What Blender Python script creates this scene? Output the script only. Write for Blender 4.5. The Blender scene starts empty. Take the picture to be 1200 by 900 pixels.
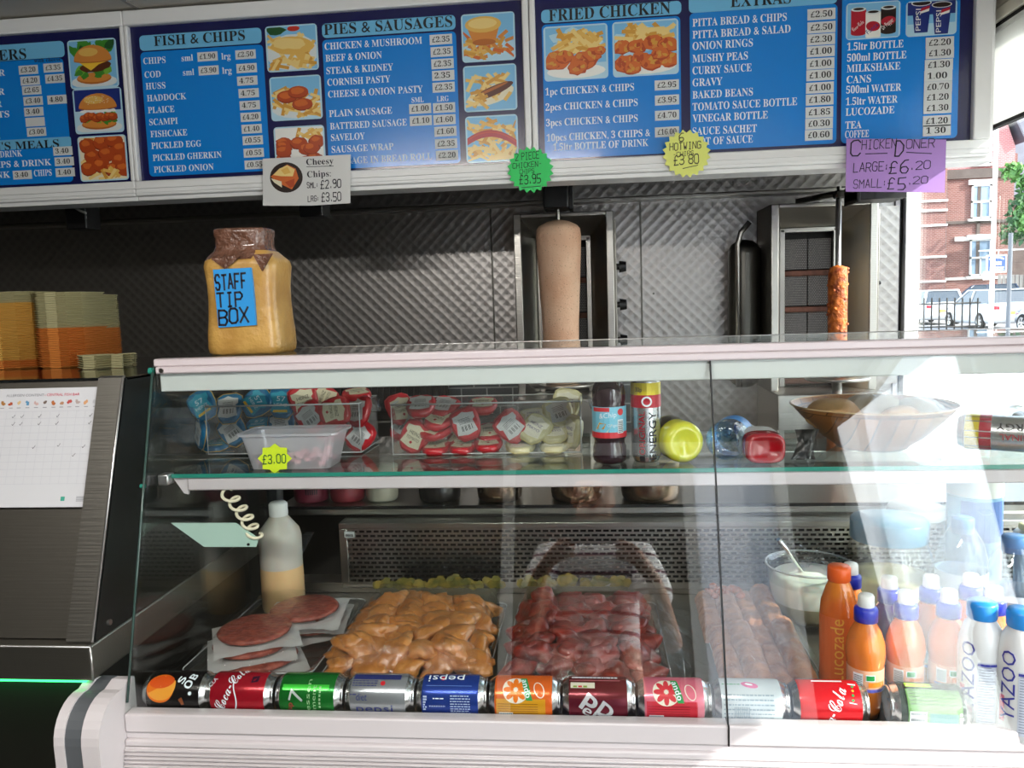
import bpy, bmesh, math, random
from mathutils import Vector as V, Matrix, noise
PI = math.pi
rnd = random.Random(11)
S = bpy.context.scene
COL = S.collection

# ------------------------------------------------------------------ camera
PITCH, ROLL, YAW, FPX = math.radians(5.769), math.radians(1.836), math.radians(5.677), 933.46
CAM = V((0, -1.1762, 1.40))
_f = V((-math.sin(YAW), math.cos(YAW), 0)); _r = V((math.cos(YAW), math.sin(YAW), 0)); _u = V((0, 0, 1))
FW = _f*math.cos(PITCH) - _u*math.sin(PITCH); _u2 = _u*math.cos(PITCH) + _f*math.sin(PITCH)
RT = _r*math.cos(ROLL) - _u2*math.sin(ROLL); UP = _u2*math.cos(ROLL) + _r*math.sin(ROLL)
cd = bpy.data.cameras.new('camera'); cam = bpy.data.objects.new('camera', cd); COL.objects.link(cam)
M = Matrix((RT, UP, -FW)).transposed().to_4x4(); M.translation = CAM; cam.matrix_world = M
cd.sensor_width = 36; cd.lens = FPX/1200*36; cd.clip_start = .02; cd.clip_end = 500
S.camera = cam
def _ray(x, y): return FW + RT*((x-600)/FPX) + UP*((450-y)/FPX)
def at(x, y, Y): d = _ray(x, y); return CAM + d*((Y-CAM.y)/d.y)
def atz(x, y, Z): d = _ray(x, y); return CAM + d*((Z-CAM.z)/d.z)

# ------------------------------------------------------------------ light
S.view_settings.view_transform = 'Standard'; S.view_settings.look = 'None'
S.view_settings.gamma = 1; S.view_settings.use_curve_mapping = False
S.view_settings.exposure = 0.95
try:
    S.cycles.transparent_max_bounces = 40; S.cycles.max_bounces = 10; S.cycles.diffuse_bounces = 4
    S.cycles.glossy_bounces = 5; S.cycles.transmission_bounces = 8; S.cycles.sample_clamp_indirect = 6
    S.cycles.caustics_reflective = False; S.cycles.caustics_refractive = False
except Exception: pass
w = bpy.data.worlds.new('sky'); S.world = w; w.use_nodes = True
nt = w.node_tree; bg = nt.nodes['Background']
sk = nt.nodes.new('ShaderNodeTexSky'); sk.sky_type = 'NISHITA'; sk.sun_disc = False
sk.sun_elevation = math.radians(43); sk.sun_rotation = math.radians(115); sk.air_density = 1.2; sk.dust_density = 2.5
mxn = nt.nodes.new('ShaderNodeMix'); mxn.data_type = 'RGBA'; mxn.inputs[0].default_value = .6
mxn.inputs[7].default_value = (3.4, 3.7, 4.0, 1)
nt.links.new(sk.outputs[0], mxn.inputs[6]); nt.links.new(mxn.outputs[2], bg.inputs[0]); bg.inputs[1].default_value = .54
def lamp(name, kind, loc, direction, energy, col=(1, 1, 1), size=None):
    l = bpy.data.lights.new(name, kind); l.energy = energy; l.color = col
    if kind == 'AREA': l.shape = 'RECTANGLE'; l.size, l.size_y = size
    if kind == 'SUN': l.angle = math.radians(.6)
    o = bpy.data.objects.new(name, l); COL.objects.link(o); o.location = loc
    o.rotation_euler = V(direction).to_track_quat('-Z', 'Y').to_euler(); return o
lamp('sun', 'SUN', (6, -4, 8), (-.74, .30, -.47), 5.0, (1, .96, .9))
# daylight entering through the shop windows
lamp('daylight_side', 'AREA', (1.30, -1.55, 1.3), (-1, .25, -.1), 16, (.92, .96, 1), (1.1, 1.6))

# ------------------------------------------------------------------ materials
def lin(c):
    if isinstance(c, str):
        c = [int(c[i:i+2], 16)/255 for i in (0, 2, 4)]
    return tuple(((x+.055)/1.055)**2.4 if x > .04045 else x/12.92 for x in c[:3])
MATS = {}
def mat(name, col, rough=.5, metal=0., var=None, bump=None, emit=0, coat=0, spec=None, col2=None, aniso=0, sss=0, trans=0):
    """var=(scale, amount): noise mixes col and col2 (or darker col); bump=(scale, strength[, kind])"""
    if name in MATS: return MATS[name]
    m = bpy.data.materials.new(name); m.use_nodes = True; n = m.node_tree; b = n.nodes['Principled BSDF']
    c = lin(col); b.inputs['Base Color'].default_value = (*c, 1); b.inputs['Roughness'].default_value = rough
    b.inputs['Metallic'].default_value = metal
    if coat: b.inputs['Coat Weight'].default_value = coat; b.inputs['Coat Roughness'].default_value = .08
    if spec is not None: b.inputs['Specular IOR Level'].default_value = spec
    if aniso: b.inputs['Anisotropic'].default_value = aniso
    if sss: b.inputs['Subsurface Weight'].default_value = sss; b.inputs['Subsurface Radius'].default_value = (.012, .006, .004)
    if trans: b.inputs['Transmission Weight'].default_value = trans
    if emit: b.inputs['Emission Color'].default_value = (*c, 1); b.inputs['Emission Strength'].default_value = emit
    if var or bump: tc = n.nodes.new('ShaderNodeTexCoord')
    if var:
        nz = n.nodes.new('ShaderNodeTexNoise'); nz.inputs['Scale'].default_value = var[0]; nz.inputs['Detail'].default_value = 5
        n.links.new(tc.outputs['Object'], nz.inputs['Vector'])
        rp = n.nodes.new('ShaderNodeValToRGB'); c2 = lin(col2) if col2 else tuple(x*(1-var[1]) for x in c)
        rp.color_ramp.elements[0].position = .35; rp.color_ramp.elements[1].position = .65
        rp.color_ramp.elements[0].color = (*c2, 1); rp.color_ramp.elements[1].color = (*c, 1)
        n.links.new(nz.outputs['Fac'], rp.inputs[0]); n.links.new(rp.outputs[0], b.inputs['Base Color'])
    if bump:
        kind = bump[2] if len(bump) > 2 else 'noise'
        bp = n.nodes.new('ShaderNodeBump'); bp.inputs['Strength'].default_value = bump[1]; bp.inputs['Distance'].default_value = .01
        if kind == 'noise':
            t = n.nodes.new('ShaderNodeTexNoise'); t.inputs['Scale'].default_value = bump[0]; t.inputs['Detail'].default_value = 4
            n.links.new(tc.outputs['Object'], t.inputs['Vector']); out = t.outputs['Fac']
        elif kind == 'brushed':
            mp = n.nodes.new('ShaderNodeMapping'); mp.inputs['Scale'].default_value = (bump[0]*.03, bump[0], bump[0])
            t = n.nodes.new('ShaderNodeTexNoise'); t.inputs['Scale'].default_value = 1
            n.links.new(tc.outputs['Object'], mp.inputs[0]); n.links.new(mp.outputs[0], t.inputs['Vector']); out = t.outputs['Fac']
        elif kind == 'cells':
            t = n.nodes.new('ShaderNodeTexVoronoi'); t.inputs['Scale'].default_value = bump[0]
            n.links.new(tc.outputs['Object'], t.inputs['Vector']); out = t.outputs['Distance']
        n.links.new(out, bp.inputs['Height']); n.links.new(bp.outputs[0], b.inputs['Normal'])
    MATS[name] = m; return m
def turned_steel(name, col, scale, strength, rough):
    """engine-turned stainless: overlapping swirled discs on a diamond grid"""
    m = bpy.data.materials.new(name); m.use_nodes = True; n = m.node_tree; b = n.nodes['Principled BSDF']
    b.inputs['Base Color'].default_value = (*lin(col), 1); b.inputs['Metallic'].default_value = 1; b.inputs['Roughness'].default_value = rough
    tc = n.nodes.new('ShaderNodeTexCoord'); mp = n.nodes.new('ShaderNodeMapping')
    mp.inputs['Rotation'].default_value = (PI/2, 0, 0); mp.vector_type = 'POINT'
    mp2 = n.nodes.new('ShaderNodeMapping'); mp2.inputs['Rotation'].default_value = (0, 0, PI/4); mp2.inputs['Scale'].default_value = (scale, scale, 0)
    t = n.nodes.new('ShaderNodeTexVoronoi'); t.voronoi_dimensions = '2D'; t.inputs['Scale'].default_value = 1; t.inputs['Randomness'].default_value = 0.05
    n.links.new(tc.outputs['Object'], mp.inputs[0]); n.links.new(mp.outputs[0], mp2.inputs[0]); n.links.new(mp2.outputs[0], t.inputs['Vector'])
    bp = n.nodes.new('ShaderNodeBump'); bp.inputs['Strength'].default_value = strength; bp.inputs['Distance'].default_value = .01
    n.links.new(t.outputs['Distance'], bp.inputs['Height']); n.links.new(bp.outputs[0], b.inputs['Normal'])
    rp = n.nodes.new('ShaderNodeMapRange'); rp.inputs[1].default_value = 0; rp.inputs[2].default_value = .75; rp.inputs[3].default_value = .55; rp.inputs[4].default_value = 1.0
    n.links.new(t.outputs['Distance'], rp.inputs[0])
    mx = n.nodes.new('ShaderNodeMix'); mx.data_type = 'RGBA'; mx.blend_type = 'MULTIPLY'; mx.inputs[0].default_value = .55
    mx.inputs[6].default_value = (*lin(col), 1); n.links.new(rp.outputs[0], mx.inputs[7]); n.links.new(mx.outputs[2], b.inputs['Base Color'])
    MATS[name] = m; return m
def thin(name, tint=(.97, .985, .975), f0=.04, rough=.0, bump=None, haze=0., hazecol='ffffff', fmax=.9):
    """clear sheet: transparent with Schlick reflection; haze adds a diffuse film"""
    if name in MATS: return MATS[name]
    m = bpy.data.materials.new(name); m.use_nodes = True; n = m.node_tree; n.nodes.remove(n.nodes['Principled BSDF'])
    out = n.nodes['Material Output']; tr = n.nodes.new('ShaderNodeBsdfTransparent'); tr.inputs[0].default_value = (*tint, 1)
    gl = n.nodes.new('ShaderNodeBsdfGlossy'); gl.inputs['Roughness'].default_value = rough; gl.inputs[0].default_value = (1, 1, 1, 1)
    geo = n.nodes.new('ShaderNodeNewGeometry'); dt = n.nodes.new('ShaderNodeVectorMath'); dt.operation = 'DOT_PRODUCT'
    n.links.new(geo.outputs['Incoming'], dt.inputs[1])
    nsrc = geo.outputs['Normal']
    if bump:
        tc = n.nodes.new('ShaderNodeTexCoord'); t = n.nodes.new('ShaderNodeTexNoise'); t.inputs['Scale'].default_value = bump[0]; t.inputs['Detail'].default_value = 5
        if len(bump) > 2: t.inputs['Distortion'].default_value = bump[2]
        n.links.new(tc.outputs['Object'], t.inputs['Vector']); bp = n.nodes.new('ShaderNodeBump'); bp.inputs['Strength'].default_value = bump[1]; bp.inputs['Distance'].default_value = .01
        n.links.new(t.outputs['Fac'], bp.inputs['Height']); n.links.new(bp.outputs[0], gl.inputs['Normal']); nsrc = bp.outputs[0]
    n.links.new(nsrc, dt.inputs[0])
    def mt(op, a, b=None):
        q = n.nodes.new('ShaderNodeMath'); q.operation = op
        for i, x in enumerate((a, b)):
            if x is None: continue
            if isinstance(x, (int, float)): q.inputs[i].default_value = x
            else: n.links.new(x, q.inputs[i])
        return q.outputs[0]
    a = mt('SUBTRACT', 1.0, mt('MINIMUM', mt('ABSOLUTE', dt.outputs['Value']), 1.0)); p = mt('POWER', a, 5.0)
    fr = mt('ADD', mt('MULTIPLY', p, fmax-f0), f0)
    mx = n.nodes.new('ShaderNodeMixShader'); n.links.new(fr, mx.inputs[0]); n.links.new(tr.outputs[0], mx.inputs[1]); n.links.new(gl.outputs[0], mx.inputs[2])
    last = mx
    if haze:
        df = n.nodes.new('ShaderNodeBsdfDiffuse'); df.inputs[0].default_value = (*lin(hazecol), 1)
        m2 = n.nodes.new('ShaderNodeMixShader'); m2.inputs[0].default_value = haze
        n.links.new(mx.outputs[0], m2.inputs[1]); n.links.new(df.outputs[0], m2.inputs[2]); last = m2
    n.links.new(last.outputs[0], out.inputs[0]); MATS[name] = m; return m
def brick_mat(name, c1, c2, mortar, scale, bw=.5, rh=.25, msz=.02, rough=.9, bump=0):
    m = bpy.data.materials.new(name); m.use_nodes = True; n = m.node_tree; b = n.nodes['Principled BSDF']; b.inputs['Roughness'].default_value = rough
    tc = n.nodes.new('ShaderNodeTexCoord'); mp = n.nodes.new('ShaderNodeMapping'); mp.inputs['Rotation'].default_value = (PI/2, 0, 0)
    t = n.nodes.new('ShaderNodeTexBrick'); t.inputs['Color1'].default_value = (*lin(c1), 1); t.inputs['Color2'].default_value = (*lin(c2), 1); t.inputs['Mortar'].default_value = (*lin(mortar), 1)
    t.inputs['Scale'].default_value = scale; t.inputs['Mortar Size'].default_value = msz; t.inputs['Brick Width'].default_value = bw; t.inputs['Row Height'].default_value = rh
    n.links.new(tc.outputs['Object'], mp.inputs[0]); n.links.new(mp.outputs[0], t.inputs['Vector']); n.links.new(t.outputs['Color'], b.inputs['Base Color'])
    MATS[name] = m; return m

white_alu = mat('white_aluminium', 'cdc6c8', .35, 0, spec=.5)
menu_white = mat('white_menu_frame', 'ebebea', .35)
alu = mat('brushed_aluminium', 'c9c7c6', .3, .9, bump=(300, .05, 'brushed'))
steel = mat('stainless_steel', 'a8a6a1', .28, 1, bump=(250, .08, 'brushed'))
steel_dull = mat('dull_stainless_steel', '8d8a83', .42, 1, bump=(250, .08, 'brushed'))
steel_dark = mat('dark_stainless_steel', '5b5a56', .4, 1)
turned = turned_steel('engine_turned_steel', 'a09d9b', 34, .17, .36)
black = mat('black_plastic', '0d0d0e', .4)
black_matt = mat('black_rubber', '101010', .8)
dark_inside = mat('sooty_dark_metal', '1d1b1a', .6, .6)
glass = thin('clear_glass')
glass_front = thin('display_front_glass', (.972, .982, .978), .042)
glass_edge = mat('green_glass_edge', '2f8a78', .15, 0, spec=.6)
acrylic = thin('clear_acrylic', (.93, .94, .94), .05, haze=.02)
film = thin('cling_film', (.98, .98, .98), .02, .07, (26, .6, 1.6), haze=.004, fmax=.6)
wplastic = mat('white_plastic', 'e9e9e6', .4)
cream = mat('cream_plastic', 'e6dfc4', .45)
navy = mat('navy_board_print', '17194f', .25, coat=.3)
blue_board = mat('blue_board_print', '0a84de', .22, coat=.4)
blue_light = mat('light_blue_board_print', '2f9ddd', .22, coat=.4)
ink_white = mat('white_print', 'e8f2f8', .4)
ink_black = mat('black_print', '0f1016', .5)
ink_marker = mat('marker_ink', '191624', .6)
tagw = mat('price_tag_card', 'd9dcdb', .5)

# ------------------------------------------------------------------ mesh building
class MB:
    def __init__(s): s.bm = bmesh.new(); s.mi = 0; s.mats = []
    def m(s, material):
        if material not in s.mats: s.mats.append(material)
        s.mi = s.mats.index(material); return s
    def face(s, pts, smooth=False):
        try:
            f = s.bm.faces.new([s.bm.verts.new(p) for p in pts]); f.material_index = s.mi; f.smooth = smooth; return f
        except ValueError: return None
    def raw(s, verts, faces, smooth=False):
        vs = [s.bm.verts.new(p) for p in verts]
        for f in faces:
            try: q = s.bm.faces.new([vs[i] for i in f]); q.material_index = s.mi; q.smooth = smooth
            except ValueError: pass
        return vs
    def box(s, x0, x1, y0, y1, z0, z1, bev=0, T=None, seg=2):
        pts = [V((x, y, z)) for z in (z0, z1) for y in (y0, y1) for x in (x0, x1)]
        if T: pts = [T @ p for p in pts]
        vs = [s.bm.verts.new(p) for p in pts]; fs = []
        for q in ((0, 2, 3, 1), (4, 5, 7, 6), (0, 1, 5, 4), (2, 6, 7, 3), (0, 4, 6, 2), (1, 3, 7, 5)):
            f = s.bm.faces.new([vs[i] for i in q]); f.material_index = s.mi; fs.append(f)
        if bev:
            es = list({e for f in fs for e in f.edges})
            r = bmesh.ops.bevel(s.bm, geom=es, offset=bev, segments=seg, profile=.5, affect='EDGES', clamp_overlap=True)
            for f in r['faces']: f.material_index = s.mi; f.smooth = True
        return s
    def lathe(s, prof, n=24, T=None, sq=None, wob=0, rowfn=None):
        """prof [(r,z)]; sq=(power, sx, sy) gives a rounded-square section"""
        rows = []
        for r, z in prof:
            if r <= 1e-6: rows.append([s.bm.verts.new((T @ V((0, 0, z))) if T else V((0, 0, z)))]); continue
            row = []
            for k in range(n):
                a = 2*PI*k/n; c, d = math.cos(a), math.sin(a); q = 1.
                sx = sy = 1.
                if sq: q = (abs(c)**sq[0] + abs(d)**sq[0])**(-1/sq[0]); sx, sy = sq[1], sq[2]
                if wob: q *= 1 + wob*noise.noise(V((c*2, d*2, z*40)))
                p = V((r*q*c*sx, r*q*d*sy, z)); row.append(s.bm.verts.new(T @ p if T else p))
            rows.append(row)
        for A, B in zip(rows, rows[1:]):
            if len(A) == 1 and len(B) == 1: continue
            for k in range(n):
                k2 = (k+1) % n
                q = [A[0], B[k], B[k2]] if len(A) == 1 else [A[k], A[k2], B[0]] if len(B) == 1 else [A[k], A[k2], B[k2], B[k]]
                try: f = s.bm.faces.new(q); f.material_index = s.mi; f.smooth = True
                except ValueError: pass
        return s
    def cyl(s, p0, p1, r0, r1=None, n=16):
        p0, p1 = V(p0), V(p1); d = p1-p0; r1 = r0 if r1 is None else r1
        T = Matrix.Translation(p0) @ d.to_track_quat('Z', 'Y').to_matrix().to_4x4()
        L = d.length; s.lathe([(r0, 0), (r1, L)], n, T)
        for r, z in ((r0, 0), (r1, L)):
            s.face([T @ V((r*math.cos(2*PI*k/n), r*math.sin(2*PI*k/n), z)) for k in range(n)])
        return s
    def tube(s, pts, r, n=8):
        pts = [V(p) for p in pts]; rows = []; up = None
        for i, p in enumerate(pts):
            t = (pts[min(i+1, len(pts)-1)] - pts[max(i-1, 0)]).normalized()
            if up is None: up = t.orthogonal().normalized()
            up = (up - t*up.dot(t)).normalized(); b = t.cross(up); rr = r[i] if isinstance(r, (list, tuple)) else r
            rows.append([s.bm.verts.new(p + (up*math.cos(2*PI*k/n) + b*math.sin(2*PI*k/n))*rr) for k in range(n)])
        for A, B in zip(rows, rows[1:]):
            for k in range(n):
                f = s.bm.faces.new((A[k], A[(k+1) % n], B[(k+1) % n], B[k])); f.smooth = True; f.material_index = s.mi
        for R_ in (rows[0], rows[-1]):
            f = s.bm.faces.new(R_); f.material_index = s.mi
        return s
    def grid(s, fn, nu, nv, smooth=True, closeu=False):
        vs = [[s.bm.verts.new(fn(i/nu, j/nv)) for i in range(nu+1)] for j in range(nv+1)]
        for j in range(nv):
            for i in range(nu):
                f = s.bm.faces.new((vs[j][i], vs[j][i+1], vs[j+1][i+1], vs[j+1][i])); f.smooth = smooth; f.material_index = s.mi
        return s
    def prism(s, poly, fn, d0, d1, smooth=False):
        """poly 2D points; fn(u,v,d) -> 3D"""
        A = [s.bm.verts.new(fn(u, v, d0)) for u, v in poly]; B = [s.bm.verts.new(fn(u, v, d1)) for u, v in poly]
        n = len(poly)
        for q in (A, list(reversed(B))):
            f = s.bm.faces.new(q); f.material_index = s.mi
        for k in range(n):
            f = s.bm.faces.new((A[k], B[k], B[(k+1) % n], A[(k+1) % n])); f.material_index = s.mi; f.smooth = smooth
        return s
    def blob(s, c, r, seed=0, amp=.25, sub=2, T=None, fr=1.5):
        r = V(r) if not isinstance(r, (int, float)) else V((r, r, r)); o = V((seed*3.7, seed*1.3, seed*.7))
        t = bmesh.new(); bmesh.ops.create_icosphere(t, subdivisions=sub, radius=1)
        idx = {}
        for v in t.verts:
            q = 1 + amp*noise.noise(v.co*fr + o); p = V((v.co.x*r.x*q, v.co.y*r.y*q, v.co.z*r.z*q))
            if T: p = T @ p
            idx[v.index] = s.bm.verts.new(p + V(c))
        for f in t.faces:
            g = s.bm.faces.new([idx[v.index] for v in f.verts]); g.smooth = True; g.material_index = s.mi
        t.free(); return s
    def build(s, name, parent=None, material=None, world=True):
        if material is not None: s.mats = [material]
        bmesh.ops.recalc_face_normals(s.bm, faces=s.bm.faces[:])
        if parent is not None and world:
            off = parent.matrix_basis.copy(); q = parent
            while q.parent: q = q.parent; off = q.matrix_basis @ off
            s.bm.transform(off.inverted())
        me = bpy.data.meshes.new(name); s.bm.to_mesh(me); s.bm.free()
        for x in s.mats: me.materials.append(x)
        o = bpy.data.objects.new(name, me); COL.objects.link(o)
        if parent is not None: o.parent = parent
        return o
def one(o, pivot):
    """give a world-built single-mesh thing its own origin"""
    p = V(pivot); o.data.transform(Matrix.Translation(-p)); o.location = p; return o
def tag(o, label, cat, group=None, kind=None):
    o['label'] = label; o['category'] = cat
    if group: o['group'] = group
    if kind: o['kind'] = kind
    return o
def thing(name, label, cat, loc=(0, 0, 0), rz=0, group=None):
    o = bpy.data.objects.new(name, None); COL.objects.link(o); o.location = loc; o.rotation_euler = (0, 0, rz); o.empty_display_size = .05
    return tag(o, label, cat, group)
def struct(mb, name, material=None, parent=None):
    o = mb.build(name, parent, material)
    if parent is None: o['kind'] = 'structure'
    return o
def dup(root, loc=None, rot=None):
    r = root.copy(); COL.objects.link(r)
    if loc is not None: r.location = loc
    if rot is not None: r.rotation_euler = rot
    for ch in list(root.children):
        c = ch.copy(); COL.objects.link(c); c.parent = r
        for g in list(ch.children):
            d = g.copy(); COL.objects.link(d); d.parent = c
    return r

# ------------------------------------------------------------------ lettering
_TC = {}
def serif(t):
    o = ''
    for c in t:
        if 'A' <= c <= 'Z': o += chr(0x1D400+ord(c)-65)
        elif 'a' <= c <= 'z': o += chr(0x1D41A+ord(c)-97)
        elif '0' <= c <= '9': o += chr(0x1D7CE+ord(c)-48)
        else: o += c
    return o
def script(t):
    o = ''
    for c in t:
        if 'A' <= c <= 'Z': o += chr(0x1D4D0+ord(c)-65)
        elif 'a' <= c <= 'z': o += chr(0x1D4EA+ord(c)-97)
        else: o += c
    return o
def text2d(t):
    if t in _TC: return _TC[t]
    c = bpy.data.curves.new('tmp', 'FONT'); c.body = t; c.resolution_u = 2
    o = bpy.data.objects.new('tmp', c); COL.objects.link(o)
    dg = bpy.context.evaluated_depsgraph_get(); me = o.evaluated_get(dg).to_mesh()
    vs = [(v.co.x/.7, v.co.y/.7) for v in me.vertices]; fs = [tuple(p.vertices) for p in me.polygons]
    o.evaluated_get(dg).to_mesh_clear(); bpy.data.objects.remove(o); bpy.data.curves.remove(c)
    x0 = min(v[0] for v in vs) if vs else 0; x1 = max(v[0] for v in vs) if vs else 1
    _TC[t] = ([(x-x0, y) for x, y in vs], fs, x1-x0); return _TC[t]
def write_round(mb, t, fn, cap, width=None, step=.0045):
    """like write, but splits big triangles so the glyphs follow a curved surface"""
    vs, fs, wd = text2d(t); kx = cap if width is None else width/wd
    st = []
    for f_ in fs:
        q = [(vs[i][0]*kx, vs[i][1]*cap) for i in f_]; st += [[q[0], q[k], q[k+1]] for k in range(1, len(q)-1)]
    while st:
        a = st.pop(); L = [math.hypot(a[k][0]-a[(k+1) % 3][0], a[k][1]-a[(k+1) % 3][1]) for k in range(3)]; k = L.index(max(L))
        if L[k] > step:
            p, q, r = a[k], a[(k+1) % 3], a[(k+2) % 3]; m_ = ((p[0]+q[0])/2, (p[1]+q[1])/2); st += [[p, m_, r], [m_, q, r]]
        else: mb.face([fn(x, y) for x, y in a])
def write(mb, t, fn, cap, width=None, align='l'):
    """fn(u,v)->3D; cap height; width stretches; u starts at 0"""
    vs, fs, wd = text2d(t); kx = cap if width is None else width/wd
    dx = {'l': 0, 'c': -wd*kx/2, 'r': -wd*kx}[align]
    mb.raw([fn(x*kx+dx, y*cap) for x, y in vs], fs); return wd*kx
# hand-lettered strokes on a 4 x 6 grid
STROKES = {'A': '00 26 40|12 32', 'B': '00 06 36 45 44 33 03|33 42 41 30 00', 'C': '45 36 16 05 01 10 30 41', 'D': '00 06 26 44 42 20 00', 'E': '40 00 06 46|03 33',
 'F': '00 06 46|03 33', 'G': '45 36 16 05 01 10 30 41 43 23', 'H': '00 06|40 46|03 43', 'I': '20 26|10 30|16 36', 'K': '00 06|46 03 40', 'L': '06 00 40', 'M': '00 06 23 46 40',
 'N': '00 06 40 46', 'O': '10 01 05 16 36 45 41 30 10', 'P': '00 06 36 45 44 33 03', 'R': '00 06 36 45 44 33 03|23 40', 'S': '45 36 16 05 04 13 33 42 41 30 10 01', 'T': '20 26|06 46',
 'W': '06 10 23 30 46', 'X': '00 46|06 40', '0': '10 01 05 16 36 45 41 30 10', '2': '05 16 36 45 44 00 40', '3': '05 16 36 45 44 33 13|33 42 41 30 10 01', '5': '46 06 03 33 42 41 30 00',
 '6': '46 26 04 01 10 30 41 42 33 13 02', '8': '13 04 05 16 36 45 44 33 13 02 01 10 30 41 42 33', '9': '44 33 13 04 05 16 36 45 41 30 10', '£': '45 36 26 15 11 00 40|03 33', '.': '10 11', ':': '11 12|13 14', '-': '13 33', '/': '00 46', '|': '20 26'}
def hand_width(t, cap, wid=.7, adv=1.25):
    return sum(cap*.5 if c == ' ' else (2 if c in '.:|' else 4)*cap/6*wid*1.35+cap*.16*adv for c in t)-cap*.16*adv
def hand(mb, t, fn, cap, w=None, adv=1.25, seed=0, wid=.7):
    w = w or cap*.11; x = 0; rr = random.Random(seed)
    for ch in t:
        if ch == ' ': x += cap*.5; continue
        k = cap/6; kx = k*wid*1.35; jig = rr.uniform(-.04, .04)*cap
        for st in STROKES[ch].split('|'):
            pts = [(x+int(a[0])*kx + rr.uniform(-.02, .02)*cap + int(a[1])*k*.06, int(a[1])*k+jig+rr.uniform(-.02, .02)*cap) for a in st.split()]
            for (a, b), (c, d) in zip(pts, pts[1:]):
                L = math.hypot(c-a, d-b) or 1; nx, ny = -(d-b)/L*w/2, (c-a)/L*w/2; ex, ey = (c-a)/L*w*.3, (d-b)/L*w*.3
                mb.face([fn(a+nx-ex, b+ny-ey), fn(a-nx-ex, b-ny-ey), fn(c-nx+ex, d-ny+ey), fn(c+nx+ex, d+ny+ey)])
        x += (4*kx if ch not in '.:|' else 2*kx) + cap*.16*adv
    return x
def rrect(x0, x1, z0, z1, r, n=4):
    p = []
    for cx, cz, a0 in ((x1-r, z1-r, 0), (x0+r, z1-r, 90), (x0+r, z0+r, 180), (x1-r, z0+r, 270)):
        for k in range(n+1): a = math.radians(a0+90*k/n); p.append((cx+r*math.cos(a), cz+r*math.sin(a)))
    return p

# ================================================================== the room
CEIL = 2.275
paint = mat('wall_paint', 'b9b2a4', .8, var=(3, .06))
struct(MB().box(-3.2, 1.3, -2.3, 2.0, -.1, 0), 'floor', mat('floor_tile', '4a4743', .5, var=(6, .2)))
b = MB().box(-3.2, 1.3, -2.3, 2.0, CEIL, CEIL+.1)
ce = struct(b, 'ceiling', mat('ceiling_panel', 'b5aea3', .7, var=(2, .05)))
b = MB()
for x in (-2.45, -1.27, .02): b.box(x-.006, x+.006, -2.3, 1.1, CEIL-.003, CEIL+.001)
for y in (-1.4, -.2): b.box(-3.2, 1.12, y-.006, y+.006, CEIL-.003, CEIL+.001)
struct(b, 'trim_1', mat('ceiling_joint', '8b867e', .7))
tile = brick_mat('dark_wall_tile', '55595b', '4d5153', 'a5a8a6', 1, .10, .072, .0028, .3)
struct(MB().box(-3.2, 1.13, 1.86, 2.0, 0, CEIL), 'wall_back', tile)
b = MB()
for x0, x1 in ((-3.2, -.362), (-.359, .195), (.198, 1.118)): b.box(x0, x1, 1.85, 1.861, 1.15, CEIL-.001, .001)
for x0, x1 in ((.26, .72), (.725, 1.118)): b.box(x0, x1, 1.85, 1.861, .0, 1.147, .001)
struct(b, 'wall_panel_back', turned)
b = MB().box(-.3645, -.3585, 1.846, 1.851, 1.15, 1.85).box(.193, .199, 1.846, 1.851, 1.15, 1.85)
for x in (.24, 1.095): b.cyl((x, 1.851, 1.42 if x < 1 else 1.5), (x, 1.848, 1.42 if x < 1 else 1.5), .004, n=8)
struct(b, 'trim_2', steel_dark)
struct(MB().box(-3.3, -3.2, -2.3, 2.0, 0, CEIL), 'wall_left', mat('dark_left_wall', '5a554c', .8, var=(3, .1)))
# right wall: low sill wall, header, window frames
XW = 1.125
white_frame = mat('white_window_frame', 'f1f1ef', .4)
b = MB().box(XW, 1.19, -2.3, 2.0, 0, .55).box(XW, 1.135, 1.846, 2.0, .55, CEIL)
b.box(XW+.03, 1.19, -.9, 1.80, 2.12, CEIL).box(XW+.03, 1.19, -2.3, -.9, 2.22, CEIL).box(XW+.03, 1.19, -2.3, -2.2, .55, CEIL)
struct(b, 'wall_right', paint)
b = MB()
b.box(XW, XW+.028, -.9, 1.79, 2.095, 2.125, .003)                  # head rail
w1 = b.m(white_frame).build('trim_3'); w1['kind'] = 'structure'
mt_ = bpy.data.materials.new('translucent_blind'); mt_.use_nodes = True; n = mt_.node_tree; n.nodes.remove(n.nodes['Principled BSDF'])
df, tl, ms = n.nodes.new('ShaderNodeBsdfDiffuse'), n.nodes.new('ShaderNodeBsdfTranslucent'), n.nodes.new('ShaderNodeMixShader')
for q in (df, tl): q.inputs[0].default_value = (.82, .82, .80, 1)
ms.inputs[0].default_value = .5; n.links.new(df.outputs[0], ms.inputs[1]); n.links.new(tl.outputs[0], ms.inputs[2]); n.links.new(ms.outputs[0], n.nodes['Material Output'].inputs[0])
b = MB().m(mt_).box(XW+.004, XW+.006, .32, 1.78, 1.848, 2.10).m(black_matt).box(XW-.004, XW+.012, .32, 1.78, 1.838, 1.848)
tag(one(b.build('roller_blind'), (XW, 1.0, 2.1)), 'white blind rolled half down over the side window beside the menu board', 'blind')
struct(MB().box(XW-.004, XW+.012, -.9, 1.85, 2.108, 2.116), 'trim_4', black_matt)
b = MB()
for k in range(4): b.box(XW-.01+.008*k, XW+.09, -.9, 1.85, 2.118+.04*k, 2.152+.04*k, .003)
struct(b, 'trim_5', mat('cream_cornice', 'f0eadb', .6))
def window(name, fr, panes):
    b = MB()
    for q in fr: b.box(*q, .004)
    o = struct(b, name, white_frame)
    for q in panes:
        g = MB().box(*q).build('window_glass', o, glass)
    return o
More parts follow.
